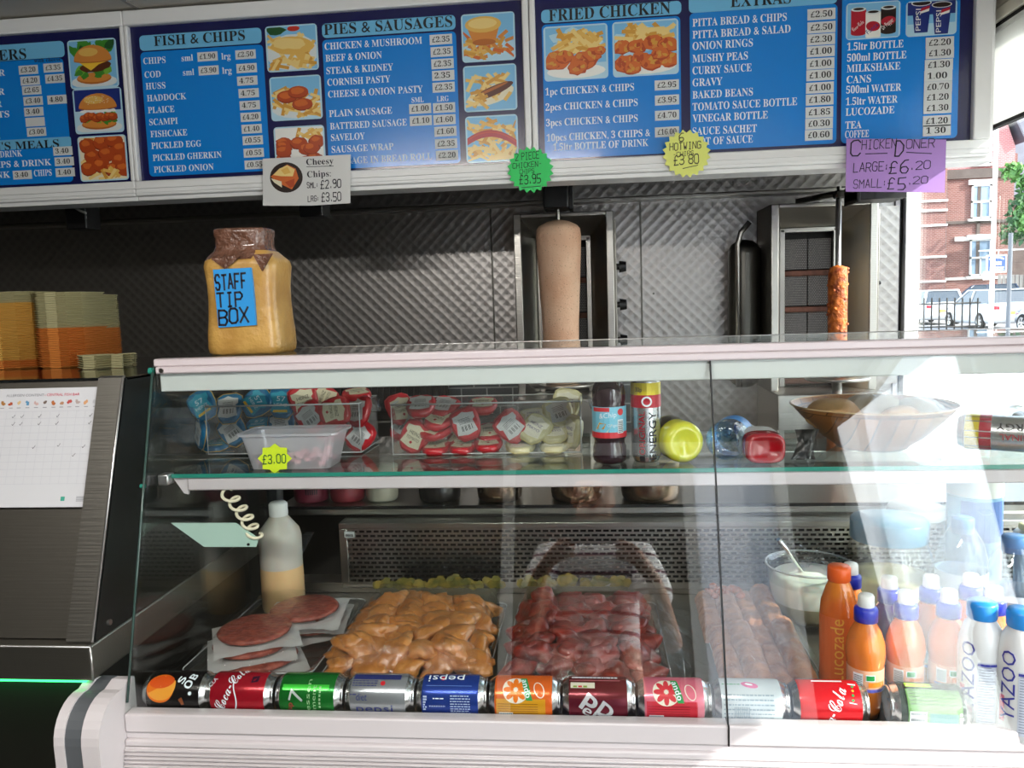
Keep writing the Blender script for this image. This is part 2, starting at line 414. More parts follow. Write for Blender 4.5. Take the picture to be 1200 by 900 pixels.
window('window_1', [(XW-.001, XW+.050, 1.815, 1.845, .55, 2.12), (XW+.02, XW+.05, -.9, 1.815, .55, .61), (XW+.02, XW+.05, -.9, 1.815, 2.08, 2.12), (XW, XW+.06, -.96, -.88, .55, 2.22), (XW+.02, XW+.05, .32, .37, .55, 2.1)],
       [(XW+.03, XW+.036, .37, 1.815, .61, 2.08), (XW+.03, XW+.036, -.88, .32, .61, 2.08)])
window('window_2', [(XW+.02, XW+.07, -2.2, -.96, .55, .61), (XW+.02, XW+.07, -2.2, -.96, 2.17, 2.22), (XW, XW+.09, -2.24, -2.18, .55, 2.22)],
       [(XW+.04, XW+.046, -2.18, -.96, .61, 2.17)])
# narrow dark strip and steel edge strip beside the window
struct(MB().box(1.098, 1.113, 1.838, 1.852, .9, 1.76), 'trim_6', white_alu)
struct(MB().box(1.1135, 1.1205, 1.838, 1.86, .9, 1.76), 'trim_7', black_matt)
# unseen blind added behind the centre mullion to cut the sun on the counter
bl = MB().box(XW+.005, XW+.009, -.86, .30, 1.33, 2.09).m(white_frame).cyl((XW+.009, -.86, 1.33), (XW+.009, .30, 1.33), .01)
bl.mats = [mat('sun_block_cloth', 'e8e4d8', .8), white_frame]
tag(one(bl.build('roller_blind'), (XW, -.3, 1.84)), 'unseen cloth blind added in the side window to hold back the sun', 'blind')
# front wall behind the viewer with a closed dark door in a white frame
struct(MB().box(-3.2, .46, -2.4, -2.3, 0, CEIL).box(.84, 1.3, -2.4, -2.3, 0, CEIL).box(.46, .84, -2.4, -2.3, 2.06, CEIL).box(.46, .84, -2.4, -2.3, 0, .25), 'wall_front', mat('dark_front_wall', '57524a', .8, var=(3, .1)))
b = MB()
for x in (-.40, .44, .86): b.box(x-.03, x+.03, -2.32, -2.27, 0, 2.12, .004)
b.box(-.43, .89, -2.32, -2.27, 2.06, 2.12, .004)
do = struct(b, 'door_1', white_frame)
fz = bpy.data.materials.new('added_frosted_glass'); fz.use_nodes = True; n = fz.node_tree; n.nodes.remove(n.nodes['Principled BSDF']); tl = n.nodes.new('ShaderNodeBsdfTranslucent'); tl.inputs[0].default_value = (.85, .87, .9, 1); n.links.new(tl.outputs[0], n.nodes['Material Output'].inputs[0])
MB().box(.46, .84, -2.345, -2.342, .25, 2.06).build('added_frosted_pane', do, fz)  # translucent pane added behind the viewer to brighten the steel wall panel
MB().box(-.37, .41, -2.305, -2.285, 0, 2.06).build('door_leaf', do, mat('dark_door', '35332f', .5))
MB().box(.35, .37, -2.28, -2.25, .95, 1.12, .006).build('door_handle', do, steel)
# fill light added out of view on the ceiling, to lift the room
t = thing('fill_light', 'added fill light batten on the ceiling, out of view above the customers', 'light', (-.6, -1.35, CEIL-.04))
MB().box(-1.3, .1, -1.40, -1.30, CEIL-.055, CEIL-.001, .006).build('fill_light_body', t, white_alu)
MB().box(-1.27, .07, -1.385, -1.315, CEIL-.072, CEIL-.054, .008).build('fill_diffuser', t, mat('fill_glow', 'fff4e2', .5, emit=2.2))
lamp('fill_lamp', 'AREA', (-.6, -1.35, CEIL-.08), (0, .35, -1), 18, (1, .96, .9), (1.35, .08))  # added area lamp giving the base fill

# ------------------------------------------------------------------ extractor hood
t = thing('extractor_hood', 'stainless extractor hood running behind and above the menu boards', 'hood', (0, 1.5, 1.75))
MB().box(-3.1, 1.095, 1.195, 1.21, 1.742, 2.27).build('front_panel', t, steel_dull)
MB().box(-3.1, 1.095, 1.80, 1.85, 1.772, 1.845, .003).build('grease_channel', t, turned)
MB().box(-3.1, 1.095, 1.785, 1.85, 1.757, 1.771, .003).build('lower_trim', t, steel)
MB().box(-3.1, 1.095, 1.21, 1.85, 1.95, 1.96).build('filter_plate', t, dark_inside)

# ------------------------------------------------------------------ menu boards
YB = 1.1
def bp(px, py): p = at(px, py, YB); return p.x, p.z
def bfn(X, Z, y): return lambda u, v: V((X+u, y, Z+v))
def rect_px(x0, y0, x1, y1):
    a = bp(x0, y0); c = bp(x1, y1); return a[0], c[0], c[1], a[1]     # x0 x1 zlow zhigh
PX = (bp(520, 100)[0]-bp(420, 100)[0])/100                            # metres per pixel on the boards
def flat(mb, poly, y, d=.0012): mb.prism(poly, lambda u, v, dd: V((u, dd, v)), y, y+d)
def board(label, X0, X1, fl, fr):
    t = thing('menu_board', label, 'menu board', ((X0+X1)/2, YB, 1.747), group='menu boards above the counter')
    MB().box(X0+.002, X1-.002, YB+.001, YB+.085, 1.749, 2.268).build('backing', t, navy)
    b = MB(); z0, z1 = 1.791, 2.228
    for q in ((X0, X1, 1.747, z0), (X0, X1, z1, 2.27), (X0, X0+fl, z0, z1), (X1-fr, X1, z0, z1)): b.box(q[0], q[1], YB-.016, YB+.09, q[2], q[3], .004)
    b.box(X0, X1, YB-.004, YB+.09, 1.735, 1.748, .002)
    if fr > .03: b.box(X1-.001, X1+.016, YB+.01, YB+.09, 1.735, 2.27, .003)
    b.box(X0, X1, YB-.022, YB+.0, 1.768, 1.7715).box(X0, X1, YB-.020, YB, 1.756, 1.7585)
    b.build('frame', t, menu_white)
    return t
def heading(t, rc, text, tx0, ty, tx1, cap):
    x0, x1, z0, z1 = rc; b = MB(); flat(b, rrect(x0, x1, z0, z1, .012), YB-.0006)
    c = b.build('heading_panel', t, heading_m)
    b = MB(); X, Z = bp(tx0, ty); X1 = bp(tx1, ty)[0]
    write(b, serif(text), bfn(X, Z, YB-.0016), cap*PX, X1-X)
    o = b.build('lettering', c, ink_black); o.matrix_parent_inverse = Matrix()
def heading_fix(): pass
heading_m = mat('heading_print', '74bfe8', .22, coat=.4)
def section(t, rc, rows, tags, extra=(), cap=8.0, tw=(26, 10.6)):
    b = MB(); flat(b, rrect(*rc, .012), YB-.0006); p = b.build('price_panel', t, blue_board)
    b = MB()
    for text, x0, y, x1 in rows:
        X, Z = bp(x0, y); X1 = bp(x1, y)[0]; write(b, serif(text), bfn(X, Z, YB-.0016), cap*PX, X1-X)
    for text, x0, y, x1, c in extra:
        X, Z = bp(x0, y); X1 = bp(x1, y)[0]; write(b, serif(text), bfn(X, Z, YB-.0016), c*PX, X1-X)
    b.build('lettering', p, ink_white)
    for text, cx, cy in tags:
        X, Z = bp(cx, cy); w_, h_ = tw[0]*PX/2, tw[1]*PX/2
        b = MB().m(tagw).box(X-w_, X+w_, YB-.0022, YB-.0006, Z-h_, Z+h_).m(ink_black)
        if text: write(b, serif(text), bfn(X-w_*.78, Z-h_*.52, YB-.0026), h_*1.12, w_*1.56*min(1, len(text)/5+.1))
        b.build('price_tag', p)
    return p
# printed food pictures
FC = {k: mat('print_'+k, v, .3, coat=.3) for k, v in dict(sky='7fc0e8', skyp='b9def0', chip='e9b95c', chip2='f3d486', chip3='d79c3c', bun='d98a3c', bun2='b9682a', lettuce='3f8a2c', lettuce2='79b53d',
      beef='5a2a16', cheese='f6c53b', fried='b5481d', fried2='8f3212', fried3='d46a2b', cream='f0e6c8', saus='5c2a1c', red='b3132b', dark='24140f', white='f4f4ee', navy='1b2f7c', tomato='c8331f', plate='dfe6e6', green='1f5427').items()}
def picture(t, rc, kind, seed):
    x0, x1, z0, z1 = rc; W, H = x1-x0, z1-z0; r = random.Random(seed); b = MB(); k_ = [0]
    b.m(FC['skyp']); flat(b, rrect(x0, x1, z0, z1, .010), YB-.0014)
    def put(c, pts):
        k_[0] += 1; y = YB-.0016-k_[0]*.00001
        b.m(FC[c]); b.face([V((x0+W*min(.97, max(.03, u)), y, z0+H*min(.97, max(.03, v)))) for u, v in pts])
    def ell(c, u, v, a, d, rot=0, n=18, j=0, a0=0, a1=360):
        p = []
        for k in range(n+1 if a1-a0 < 360 else n):
            q = math.radians(a0+(a1-a0)*k/n); s_ = 1+r.uniform(-j, j); e, f = a*math.cos(q)*s_, d*math.sin(q)*s_
            p.append((u+e*math.cos(rot)-f*math.sin(rot), v+(e*math.sin(rot)+f*math.cos(rot))))
        put(c, p)
    def chips(n, u0, u1, v0, v1, L=.30, cs=('chip', 'chip2', 'chip3', 'chip2')):
        for _ in range(n):
            u, v, a = r.uniform(u0, u1), r.uniform(v0, v1), r.uniform(-1.2, 1.4); l, h = L*r.uniform(.6, 1.1)/2, .035
            c, s_ = math.cos(a), math.sin(a); put(r.choice(cs), [(u+p*l*c-q*h*s_, v+p*l*s_+q*h*c) for p, q in ((-1, -1), (1, -1), (1, 1), (-1, 1))])
    def nug(u, v, s_): ell('fried2', u, v-.015, s_, s_*.85, 0, 14, .1); ell('fried', u, v, s_*.95, s_*.8, 0, 14, .1); ell('fried3', u-s_*.2, v+s_*.25, s_*.5, s_*.35, 0, 10, .2)
    if kind in ('burger', 'chickenburger'):
        put('sky', [(0, 0), (1, 0), (1, .98), (0, .98)]) if kind == 'burger' else put('navy', [(0, .5), (1, .5), (1, 1), (0, 1)])
        if kind == 'burger':
            for _ in range(14): ell('lettuce' if r.random() < .6 else 'green', r.uniform(.1, .9), r.uniform(.75, .95), .13, .08, r.uniform(0, 3), 10, .3)
        ell('plate', .5, .13, .48, .14); ell('bun2', .5, .2, .36, .12); ell('bun', .5, .22, .35, .10)
        for _ in range(16): ell(r.choice(('lettuce', 'lettuce2')), r.uniform(.15, .85), r.uniform(.27, .4), .1, .06, r.uniform(0, 3), 10, .3)
        if kind == 'burger':
            ell('beef', .55, .44, .34, .11, .1, 20, .06); put('cheese', [(.2, .55), (.85, .55), (.62, .48), (.45, .36), (.3, .47)]); ell('tomato', .65, .56, .2, .04)
        else:
            for k in range(8): nug(.2+.085*k, .36+r.uniform(-.04, .04), .1)
            for k in range(9): ell('white', .2+.075*k, .5+r.uniform(-.02, .02), .07, .035, 0, 10, .2)
        ell('bun', .5, .56, .39, .32, 0, 20, .01, 0, 180); ell('bun2', .5, .565, .39, .05, 0, 20); ell('bun', .5, .585, .38, .05)
        ell('chip', .42, .74, .2, .09)
        if kind != 'burger':
            for _ in range(30): ell('cream', r.uniform(.25, .75), r.uniform(.64, .82), .012, .008, 0, 6)
    elif kind == 'nuggets':
        put('cream', [(0, 0), (1, 0), (1, 1), (0, 1)]); chips(24, .1, .9, .08, .95)
        for u, v in ((.2, .8), (.5, .85), (.75, .9), (.88, .7), (.3, .55), (.6, .6), (.85, .45), (.2, .3), (.45, .35), (.7, .25), (.92, .25)): nug(u, v, .19)
        chips(8, .2, .8, .05, .25)
    elif kind == 'fishchips':
        put('sky', [(0, 0), (1, 0), (1, 1), (0, 1)]); ell('plate', .5, .4, .5, .4); ell('green', .2, .9, .2, .1, 0, 12, .2); ell('tomato', .55, .92, .12, .06)
        chips(40, .1, .9, .08, .75); ell('chip', .5, .56, .42, .2, -.1, 20, .1); ell('chip2', .45, .6, .33, .12, -.1, 20, .15); chips(16, .1, .9, .08, .3)
    elif kind == 'fishcakes':
        put('sky', [(0, .4), (1, .4), (1, 1), (0, 1)]); ell('plate', .5, .3, .5, .26); chips(36, .08, .92, .15, .7)
        for u, v in ((.33, .55), (.62, .36), (.55, .64)): ell('fried2', u, v-.02, .2, .14); ell('fried', u, v, .2, .13); ell('fried3', u-.02, v+.02, .13, .08, 0, 16, .1)
        chips(8, .6, .95, .1, .3)
    elif kind == 'scampi':
        put('white', [(0, 0), (1, 0), (1, 1), (0, 1)]); chips(10, .4, .95, .7, .9)
        for _ in range(15): nug(r.uniform(.12, .9), r.uniform(.1, .7), .17)
    elif kind == 'pie':
        put('sky', [(0, .4), (1, .4), (1, 1), (0, 1)]); chips(40, .06, .95, .06, .65, cs=('chip', 'fried3', 'chip3', 'bun'))
        put('bun', [(.1, .75), (.72, .75), (.62, .38), (.22, .38)]); ell('bun2', .42, .4, .22, .07); ell('chip', .41, .77, .34, .17); ell('chip2', .4, .79, .27, .11)
    elif kind == 'sausage':
        put('sky', [(0, 0), (1, 0), (1, 1), (0, 1)]); ell('cream', .5, .35, .46, .2, .3); chips(34, .12, .85, .3, .75)
        ell('saus', .55, .43, .42, .1, .42, 20); ell('bun2', .53, .47, .34, .03, .42); chips(8, .1, .4, .15, .35)
    elif kind == 'saveloy':
        put('sky', [(0, 0), (1, 0), (1, 1), (0, 1)]); chips(70, .06, .95, .06, .9)
        p = [(u, .62-.9*(u-.45)**2+.07) for u in [.03+.094*i for i in range(11)]]; put('red', p+[(u, v-.15) for u, v in reversed(p)]); put('tomato', [(u, v-.03) for u, v in p]+[(u, v-.06) for u, v in reversed(p)])
    elif kind in ('fried1', 'fried2'):
        put('sky', [(0, .3), (1, .3), (1, 1), (0, 1)])
        for _ in range(8): ell('skyp', r.uniform(.1, .9), r.uniform(.3, .9), .16, .1, 0, 12, .3)
        ell('white', .5, .16, .46, .13); chips(46, .25 if kind == 'fried1' else .08, .85, .5, .86, .34)
        L = ((.22, .38, .2), (.12, .32, .12), (.33, .44, .14), (.62, .34, .2), (.76, .45, .15), (.52, .24, .16), (.88, .52, .09)) if kind == 'fried1' else ((.15, .55, .15), (.38, .55, .15), (.62, .6, .16), (.85, .55, .16), (.2, .25, .18), (.42, .32, .15), (.6, .25, .17), (.85, .28, .16), (.72, .4, .14), (.3, .16, .14))
        for u, v, s_ in L:
            ell('fried', u, v-.02, s_, s_*.85, 0, 16, .12); ell('fried3', u, v, s_*.95, s_*.8, 0, 16, .15)
            for _ in range(5): ell(r.choice(('bun', 'fried', 'chip3')), u+r.uniform(-.6, .6)*s_, v+r.uniform(-.5, .5)*s_, s_*.3, s_*.2, r.uniform(0, 3), 10, .3)
    elif kind == 'cans':
        put('sky', [(0, 0), (1, 0), (1, 1), (0, 1)])
        for u, c, tx in ((.23, 'red', 'Coca-Cola'), (.78, 'tomato', 'Dr Pepper'), (.5, 'white', 'Fanta')):
            v = .46 if c != 'white' else .36; cc = 'dark' if tx[0] == 'D' else c
            put(cc, [(u-.14, v-.3), (u+.14, v-.3), (u+.14, v+.36), (u-.14, v+.36)]); ell(cc, u, v-.3, .14, .06); ell('plate', u, v+.36, .14, .06); ell('dark', u, v+.37, .1, .035)
            if c == 'white': ell('red', u, v-.02, .13, .14, .5)
            if tx[0] == 'D': ell('red', u, v, .14, .12, .6)
            k_[0] += 1; b.m(FC['white'] if c != 'white' else FC['navy']); y = YB-.0016-k_[0]*.00001
            write(b, script(tx) if tx[0] == 'C' else tx, lambda a, d: V((x0+W*(u-.09)+a*.78-d*.62, y, z0+H*(v-.24)+a*.62+d*.78)), H*.13, W*.25)
    elif kind == 'cups':
        put('skyp', [(0, 0), (1, 0), (1, .35), (0, .35)]); put('sky', [(0, .35), (1, .35), (1, .6), (0, .6)]); put('navy', [(0, .6), (1, .6), (1, 1), (0, 1)])
        for u, v in ((.3, .5), (.7, .42)):
            put('navy', [(u-.13, v-.4), (u+.13, v-.4), (u+.19, v+.44), (u-.19, v+.44)]); ell('white', u, v+.44, .2, .09); ell('dark', u, v+.44, .18, .07)
            put('red', [(u-.02, v+.2), (u+.16, v+.28), (u+.17, v+.36), (u, v+.3)]); put('white', [(u-.02, v+.14), (u+.15, v+.2), (u+.16, v+.28), (u-.02, v+.2)])
            k_[0] += 1; b.m(FC['white']); y = YB-.0016-k_[0]*.00001
            write(b, 'PEPSI', lambda a, d: V((x0+W*(u-.01)-d, y, z0+H*(v-.34)+a)), W*.1, H*.62)
    return b.build('food_picture', t)

# board with burgers (its left part runs out of the frame)
t1 = board('blue menu board of burgers and children\'s meals, with burger and nugget pictures', -2.48, -1.314, .012, .012)
heading(t1, rect_px(-90, 59, 76, 66.7), 'BURGERS', -49, 74.5, 32, 12.5)
p = section(t1, rect_px(-90, 78.5, 86, 213), [('BEEFBURGER', -66, 93.5, 7), ('CHICKEN BURGER', -92, 117, 6.7), ('VEGGIE BURGER', -84, 130.5, 3.5), ('NUGGETS', -44, 140.5, 12), ('FISH BURGER', -66, 166, 1.5),
    ('NUGGETS, CHIPS & DRINK', -72, 200.5, 61.3), ('SAUSAGE, CHIPS & DRINK', -72, 188.5, 27.2), ('DRINK', -24, 210, 12.8), ('CHIPS', 40.5, 206.7, 61.3)],
    [('£3.20', 33.6, 82), ('£3.35', 62.7, 79.5), ('£4.20', 35.7, 94.7), ('£4.35', 64.8, 92.3), ('£2.65', 37.6, 105.9), ('£3.40', 39.2, 118.4), ('4.80', 67.2, 116.8), ('3.40', 40, 131), ('', 41.6, 143), ('£3.00', 43.2, 154.7),
     ('3.40', 74, 177), ('3.40', 75.7, 189.3), ('3.40', 26.7, 205), ('1.40', 76.8, 202)], cap=7.6, tw=(24.3, 10.2))
b = MB(); flat(b, rrect(*rect_px(-88, 169.5, 84, 171.5), .006), YB-.0009, .0004); b.build('heading_panel', p, heading_m)
b = MB(); X, Z = bp(-76, 180.5); write(b, serif("CHILDREN'S MEALS"), bfn(X, Z, YB-.0017), 9.5*PX, bp(70, 175)[0]-X); X, Z = bp(40.5, 73.5); write(b, serif('with cheese'), bfn(X, Z, YB-.0017), 4.5*PX, bp(72, 73)[0]-X)
b.build('lettering', p, ink_black)
picture(t1, rect_px(78.7, 48, 140, 101.5), 'burger', 1); picture(t1, rect_px(84.8, 105, 146, 154.5), 'chickenburger', 2); picture(t1, rect_px(90.7, 160.5, 151.5, 210.5), 'nuggets', 3)
# board with fish, pies and sausages
t2 = board('blue menu board headed fish and chips beside pies and sausages', -1.313, -.148, .012, .018)
heading(t2, rect_px(163, 42, 307, 50.5), 'FISH & CHIPS', 181, 54.2, 288, 11.5)
section(t2, rect_px(164.5, 61.5, 317, 200), [('CHIPS', 168.5, 75.5, 194.7), ('COD', 170, 91.5, 189), ('HUSS', 171.5, 105, 194.5), ('HADDOCK', 172.8, 119, 219), ('PLAICE', 174, 133, 205), ('SCAMPI', 175.5, 147, 209), ('FISHCAKE', 177, 161, 220),
    ('PICKLED EGG', 178, 174.7, 236.5), ('PICKLED GHERKIN', 179.7, 188.8, 260.5), ('PICKLED ONION', 181, 202.5, 251), ('sml', 213.3, 72, 226.7), ('lrg', 260, 70, 270.7), ('sml', 215, 88.8, 228), ('lrg', 261, 86.7, 272)],
    [('£1.90', 243.5, 66.4), ('£2.50', 288, 64), ('£3.90', 244.8, 82.7), ('£4.90', 289.3, 80), ('4.75', 290, 94.7), ('4.75', 291.7, 109.3), ('4.75', 293, 123.5), ('£4.20', 294, 137.3), ('£1.40', 295.2, 151.2), ('£0.55', 296.5, 164.5), ('£0.55', 297.6, 179.2), ('£0.55', 298.7, 193)], cap=7.4, tw=(24.5, 10.2))
picture(t2, rect_px(310.5, 31.5, 374, 81.5), 'fishchips', 4); picture(t2, rect_px(315.5, 91, 378.5, 139), 'fishcakes', 5); picture(t2, rect_px(320.5, 149.5, 382.5, 197.5), 'scampi', 6)
heading(t2, rect_px(377, 28, 534, 34.5), 'PIES & SAUSAGES', 380, 41.3, 530.7, 12.2)
section(t2, rect_px(377.5, 47, 540, 191), [('CHICKEN & MUSHROOM', 380.8, 58.7, 495.2), ('BEEF & ONION', 381.9, 72.5, 448), ('STEAK & KIDNEY', 382.9, 87.2, 461.3), ('CORNISH PASTY', 384, 100.8, 457.9), ('CHEESE & ONION PASTY', 384.8, 114.7, 496), ('PLAIN SAUSAGE', 386.1, 137.3, 460),
    ('BATTERED SAUSAGE', 387.2, 152, 477.3), ('SAVELOY', 388.3, 165.3, 428), ('SAUSAGE WRAP', 389, 179.2, 461.6), ('SAUSAGE IN BREAD ROLL', 390, 193, 506.7)],
    [('£2.35', 516.8, 46.4), ('£2.35', 517.9, 60.8), ('£2.35', 518.7, 74.9), ('2.35', 519.5, 88.5), ('£2.35', 520, 102.4), ('£1.00', 492.5, 127.5), ('£1.50', 520.5, 126.4), ('£1.10', 493.3, 141.6), ('£1.60', 521, 140.3), ('£1.60', 522.1, 154.1), ('£2.35', 522.9, 168.5), ('£2.20', 524, 182.1)],
    extra=[('SML', 482.7, 120.5, 496.8, 6), ('LRG', 512, 119.2, 526.1, 6)], cap=7.8, tw=(25.8, 11))
picture(t2, rect_px(540, 17.5, 604.5, 70), 'pie', 7); picture(t2, rect_px(542.5, 78, 606.5, 128.5), 'sausage', 8); picture(t2, rect_px(545, 137, 608, 188.5), 'saveloy', 9)
# board with chicken, extras and drinks
t3 = board('blue menu board of fried chicken, extras and drinks at the window end', -.146, 1.062, .016, .046)
heading(t3, rect_px(634, 12, 798.5, 16.5), 'FRIED CHICKEN', 643.2, 25.3, 785.9, 12.8)
section(t3, rect_px(634.7, 29.3, 798.7, 178.7), [('1pc CHICKEN & CHIPS', 639.2, 112, 743.2), ('2pcs CHICKEN & CHIPS', 639.5, 130.1, 747.5), ('3pcs CHICKEN & CHIPS', 640, 148.3, 747.5), ('10pcs CHICKEN, 3 CHIPS &', 640.8, 165.9, 762), ('1.5ltr BOTTLE OF DRINK', 648.5, 176.8, 760)],
    [('£2.95', 781.3, 99.7), ('£3.95', 781.6, 117.3), ('£4.70', 781.6, 135.2), ('£16.00', 781.6, 154.7)], tw=(26.7, 10.8))
picture(t3, rect_px(636.5, 32, 713, 91.5), 'fried1', 10); picture(t3, rect_px(717.3, 26.5, 795.5, 86.5), 'fried2', 11)
heading(t3, rect_px(807, -6, 981, 4), 'EXTRAS', 856, 8.8, 927, 13)
section(t3, rect_px(808, 15.8, 980, 168), [('PITTA BREAD & CHIPS', 811.5, 31.5, 921.8), ('PITTA BREAD & SALAD', 811.5, 45.5, 926.3), ('ONION RINGS', 811.5, 58.8, 882.2), ('MUSHY PEAS', 811.5, 73.5, 876.3), ('CURRY SAUCE', 811.5, 87.5, 880.8), ('GRAVY', 811.5, 101.5, 846.5),
    ('BAKED BEANS', 811.5, 115.9, 882.2), ('TOMATO SAUCE BOTTLE', 811.5, 129.9, 934), ('VINEGAR BOTTLE', 811.5, 143.5, 899.7), ('SAUCE SACHET', 811.5, 158.5, 886.8), ('POT OF SAUCE', 814, 170.5, 882.2)],
    [('£2.50', 962.4, 16.8), ('£2.50', 962.4, 32.2), ('£2.30', 962, 46.2), ('£1.00', 961.7, 60.2), ('£1.00', 961.3, 74.6), ('£1.00', 961, 88.2), ('£1.00', 960.6, 102.9), ('£1.80', 960.3, 116.9), ('£1.85', 959.9, 131.6), ('£0.30', 959.6, 144.9), ('£0.60', 959.2, 158.2)], cap=8.4, tw=(29.4, 11.6))
section(t3, rect_px(987, -6, 1121.5, 161.5), [('1.5ltr BOTTLE', 992.5, 59.5, 1058.3), ('500ml BOTTLE', 992.5, 72.5, 1061.8), ('MILKSHAKE', 992.1, 85, 1054.8), ('CANS', 991.8, 98, 1020.5), ('500ml WATER', 991.4, 109.9, 1055.8), ('1.5ltr WATER', 991, 123.6, 1051.6), ('LUCOZADE', 990.7, 135.8, 1047.8), ('TEA', 990.4, 151.2, 1009.3), ('COFFEE', 990, 162, 1018)],
    [('£2.20', 1101, 50), ('£1.30', 1101, 62.3), ('£1.30', 1099.9, 76), ('1.00', 1099.2, 88.9), ('£0.70', 1098.9, 101.9), ('£1.20', 1098.5, 114.1), ('£1.30', 1098.2, 126.7), ('£1.20', 1097.5, 141.8), ('1 30', 1097.5, 153)], cap=8.0, tw=(29, 11.4))
picture(t3, rect_px(991.5, 4.5, 1054.5, 43.5), 'cans', 12); picture(t3, rect_px(1061.8, 2.5, 1120.6, 40), 'cups', 13)

# ------------------------------------------------------------------ hand-made signs hung on the menu frames
def sign_plane(y): return lambda u, v: V((u, y, v))
def card(name, label, cat, poly_px, y, material, thick=.0012, warp=0):
    pts = [(at(px, py, y).x, at(px, py, y).z) for px, py in poly_px]
    cx = sum(p[0] for p in pts)/len(pts); cz = max(p[1] for p in pts)
    t = thing(name, label, cat, (cx, y, cz))
    b = MB(); b.prism(pts, lambda u, v, d: V((u, d, v)), y, y+thick); b.build('card', t, material)
    return t
def pxw(y): return (at(700, 200, y).x - at(600, 200, y).x)/100
YS = 1.072
def note(t, y, lines, material, wk=.11):
    b = MB(); k = pxw(y)
    for i, (s, px, py, cap, *rest) in enumerate(lines):
        p = at(px, py, y-.0006); th = rest[0] if rest else 0; wid = rest[1] if len(rest) > 1 else .7
        c, d = math.cos(th), math.sin(th)
        q = (rest[2]-px)*k/hand_width(s, cap*k, wid) if len(rest) > 2 else 1
        hand(b, s, lambda u, v: V((p.x+u*q*c-v*d, y-.0006, p.z+u*q*d+v*c)), cap*k, w=cap*k*wk, seed=i+int(px), wid=wid)
    return b
def underline(b, px0, py0, px1, py1, y, w):
    a, c = at(px0, py0, y-.0006), at(px1, py1, y-.0006); h = pxw(y)*w/2
    b.face([a-V((0, 0, h)), c-V((0, 0, h)), c+V((0, 0, h)), a+V((0, 0, h))])
# cheesy chips sheet in a plastic sleeve
t = card('price_sign', 'laminated white price sheet with a round photo, hung on the menu frame', 'sign', [(308, 186), (411, 181), (410.5, 238), (365, 241), (308, 241)], YS, mat('white_paper', 'dcdcda', .35, coat=.5))
b = MB(); y = YS-.0005; c = at(335.5, 208, y); R_ = 20.5*pxw(y)
b.m(FC['dark']).face([V((c.x+R_*math.cos(k*PI/16), y, c.z+R_*.88*math.sin(k*PI/16))) for k in range(32)])
for col, pts in (('fried3', [(-.95, .1), (-.5, .5), (.1, .85), (.6, .55), (.75, -.1), (.3, -.8), (-.4, -.4)]), ('chip2', [(-.8, .2), (-.4, .6), (.1, .8), (.55, .5), (.4, .05), (-.3, .1)]), ('cream', [(-.95, .0), (-.3, -.25), (-.3, -.65), (-.75, -.3)]), ('fried', [(-.1, -.3), (.5, -.1), (.45, -.6), (.2, -.7)]), ('chip', [(-.3, .5), (.1, .7), (.3, .3), (-.1, .2)])):
    y -= .0001; b.m(FC[col]).face([V((c.x+R_*u, y, c.z+R_*.88*v)) for u, v in pts])
b.build('photo', t)
b = note(t, YS, [('SML:', 360, 220.5, 6.5, .02, .5, 373), ('£2.90', 376, 221, 9.5, .02, .6, 401), ('LRG:', 361, 236.5, 6.5, .02, .5, 374), ('£3.50', 377, 236.5, 10, .02, .6, 401)], ink_marker, .13)
for s, px, py, cap, x1 in (('Cheesy', 359, 193.5, 7.5, 391), ('Chips:', 360, 208, 7.5, 388)):
    p = at(px, py, YS-.0006); write(b, serif(s), bfn(p.x, p.z, YS-.0006), cap*pxw(YS), at(x1, py, YS).x-p.x)
underline(b, 359, 195.5, 391, 194.5, YS, .7)
b.build('lettering', t, ink_marker)
def star(cx, cy, r1, r2, n, y, rot=0):
    return [(cx+(r1 if k % 2 else r2)*math.cos(rot+PI*k/n), cy+(r1 if k % 2 else r2)*math.sin(rot+PI*k/n)) for k in range(2*n)]
t = card('star_sign', 'fluorescent green starburst price card between the two menu boards', 'sign', star(621.5, 199, 27.5, 23.5, 20, YS), YS, mat('green_card', '35d56a', .6))
b = note(t, YS, [('2 PIECE', 604, 188, 8, .04, .6, 632), ('CHICKEN-', 601, 197.5, 6, .04, .62, 635), ('CHIPS', 609, 204, 5, .04, .62, 626), ('£3.95', 609, 216, 10, .04, .6, 634)], ink_marker)
underline(b, 611, 220, 634, 218, YS, .8); b.build('lettering', t, ink_marker)
t = card('star_sign', 'pale yellow starburst price card over the chicken section of the board', 'sign', star(804.5, 180, 28.5, 24.5, 20, YS), YS, mat('yellow_card', 'e8ee7c', .6))
b = note(t, YS, [('6', 796, 166, 9, .05, .6), ('HOTWING', 785, 176.5, 8, .03, .6, 820), ('-CHIPS', 789, 184, 5, .05, .6, 812), ('£3 80', 790, 194, 10.5, .06, .7, 818)], ink_marker)
underline(b, 800, 197.5, 818, 193.5, YS, .8); b.build('lettering', t, ink_marker)
t = card('price_note', 'purple paper note of chicken doner prices hung at the window end', 'sign', [(992, 162.5), (1109, 163.5), (1107, 225.5), (991, 224.5)], YS, mat('purple_paper', 'a77fc4', .7))
b = note(t, YS, [('C', 996.5, 183.5, 17, .0, .68), ('HICKEN', 1010, 175, 10, .01, .6, 1047), ('D', 1049, 182.5, 17, 0, .55), ('ONER', 1062, 174.5, 10, .01, .75, 1092),
     ('LARGE:', 1000, 202, 10, .01, .6, 1037), ('£', 1042, 203, 13, 0, .6, 1050), ('6', 1055, 203, 14, 0, .6, 1063), ('.20', 1067, 199, 9, .01, .75, 1088), ('SMALL:', 1000, 221, 9.5, .01, .6, 1035), ('£', 1040, 222, 12, 0, .6, 1047), ('5', 1052, 222, 13, .01, .6, 1060), ('.20', 1064, 216, 8, .01, .8, 1085)], ink_marker, .085)
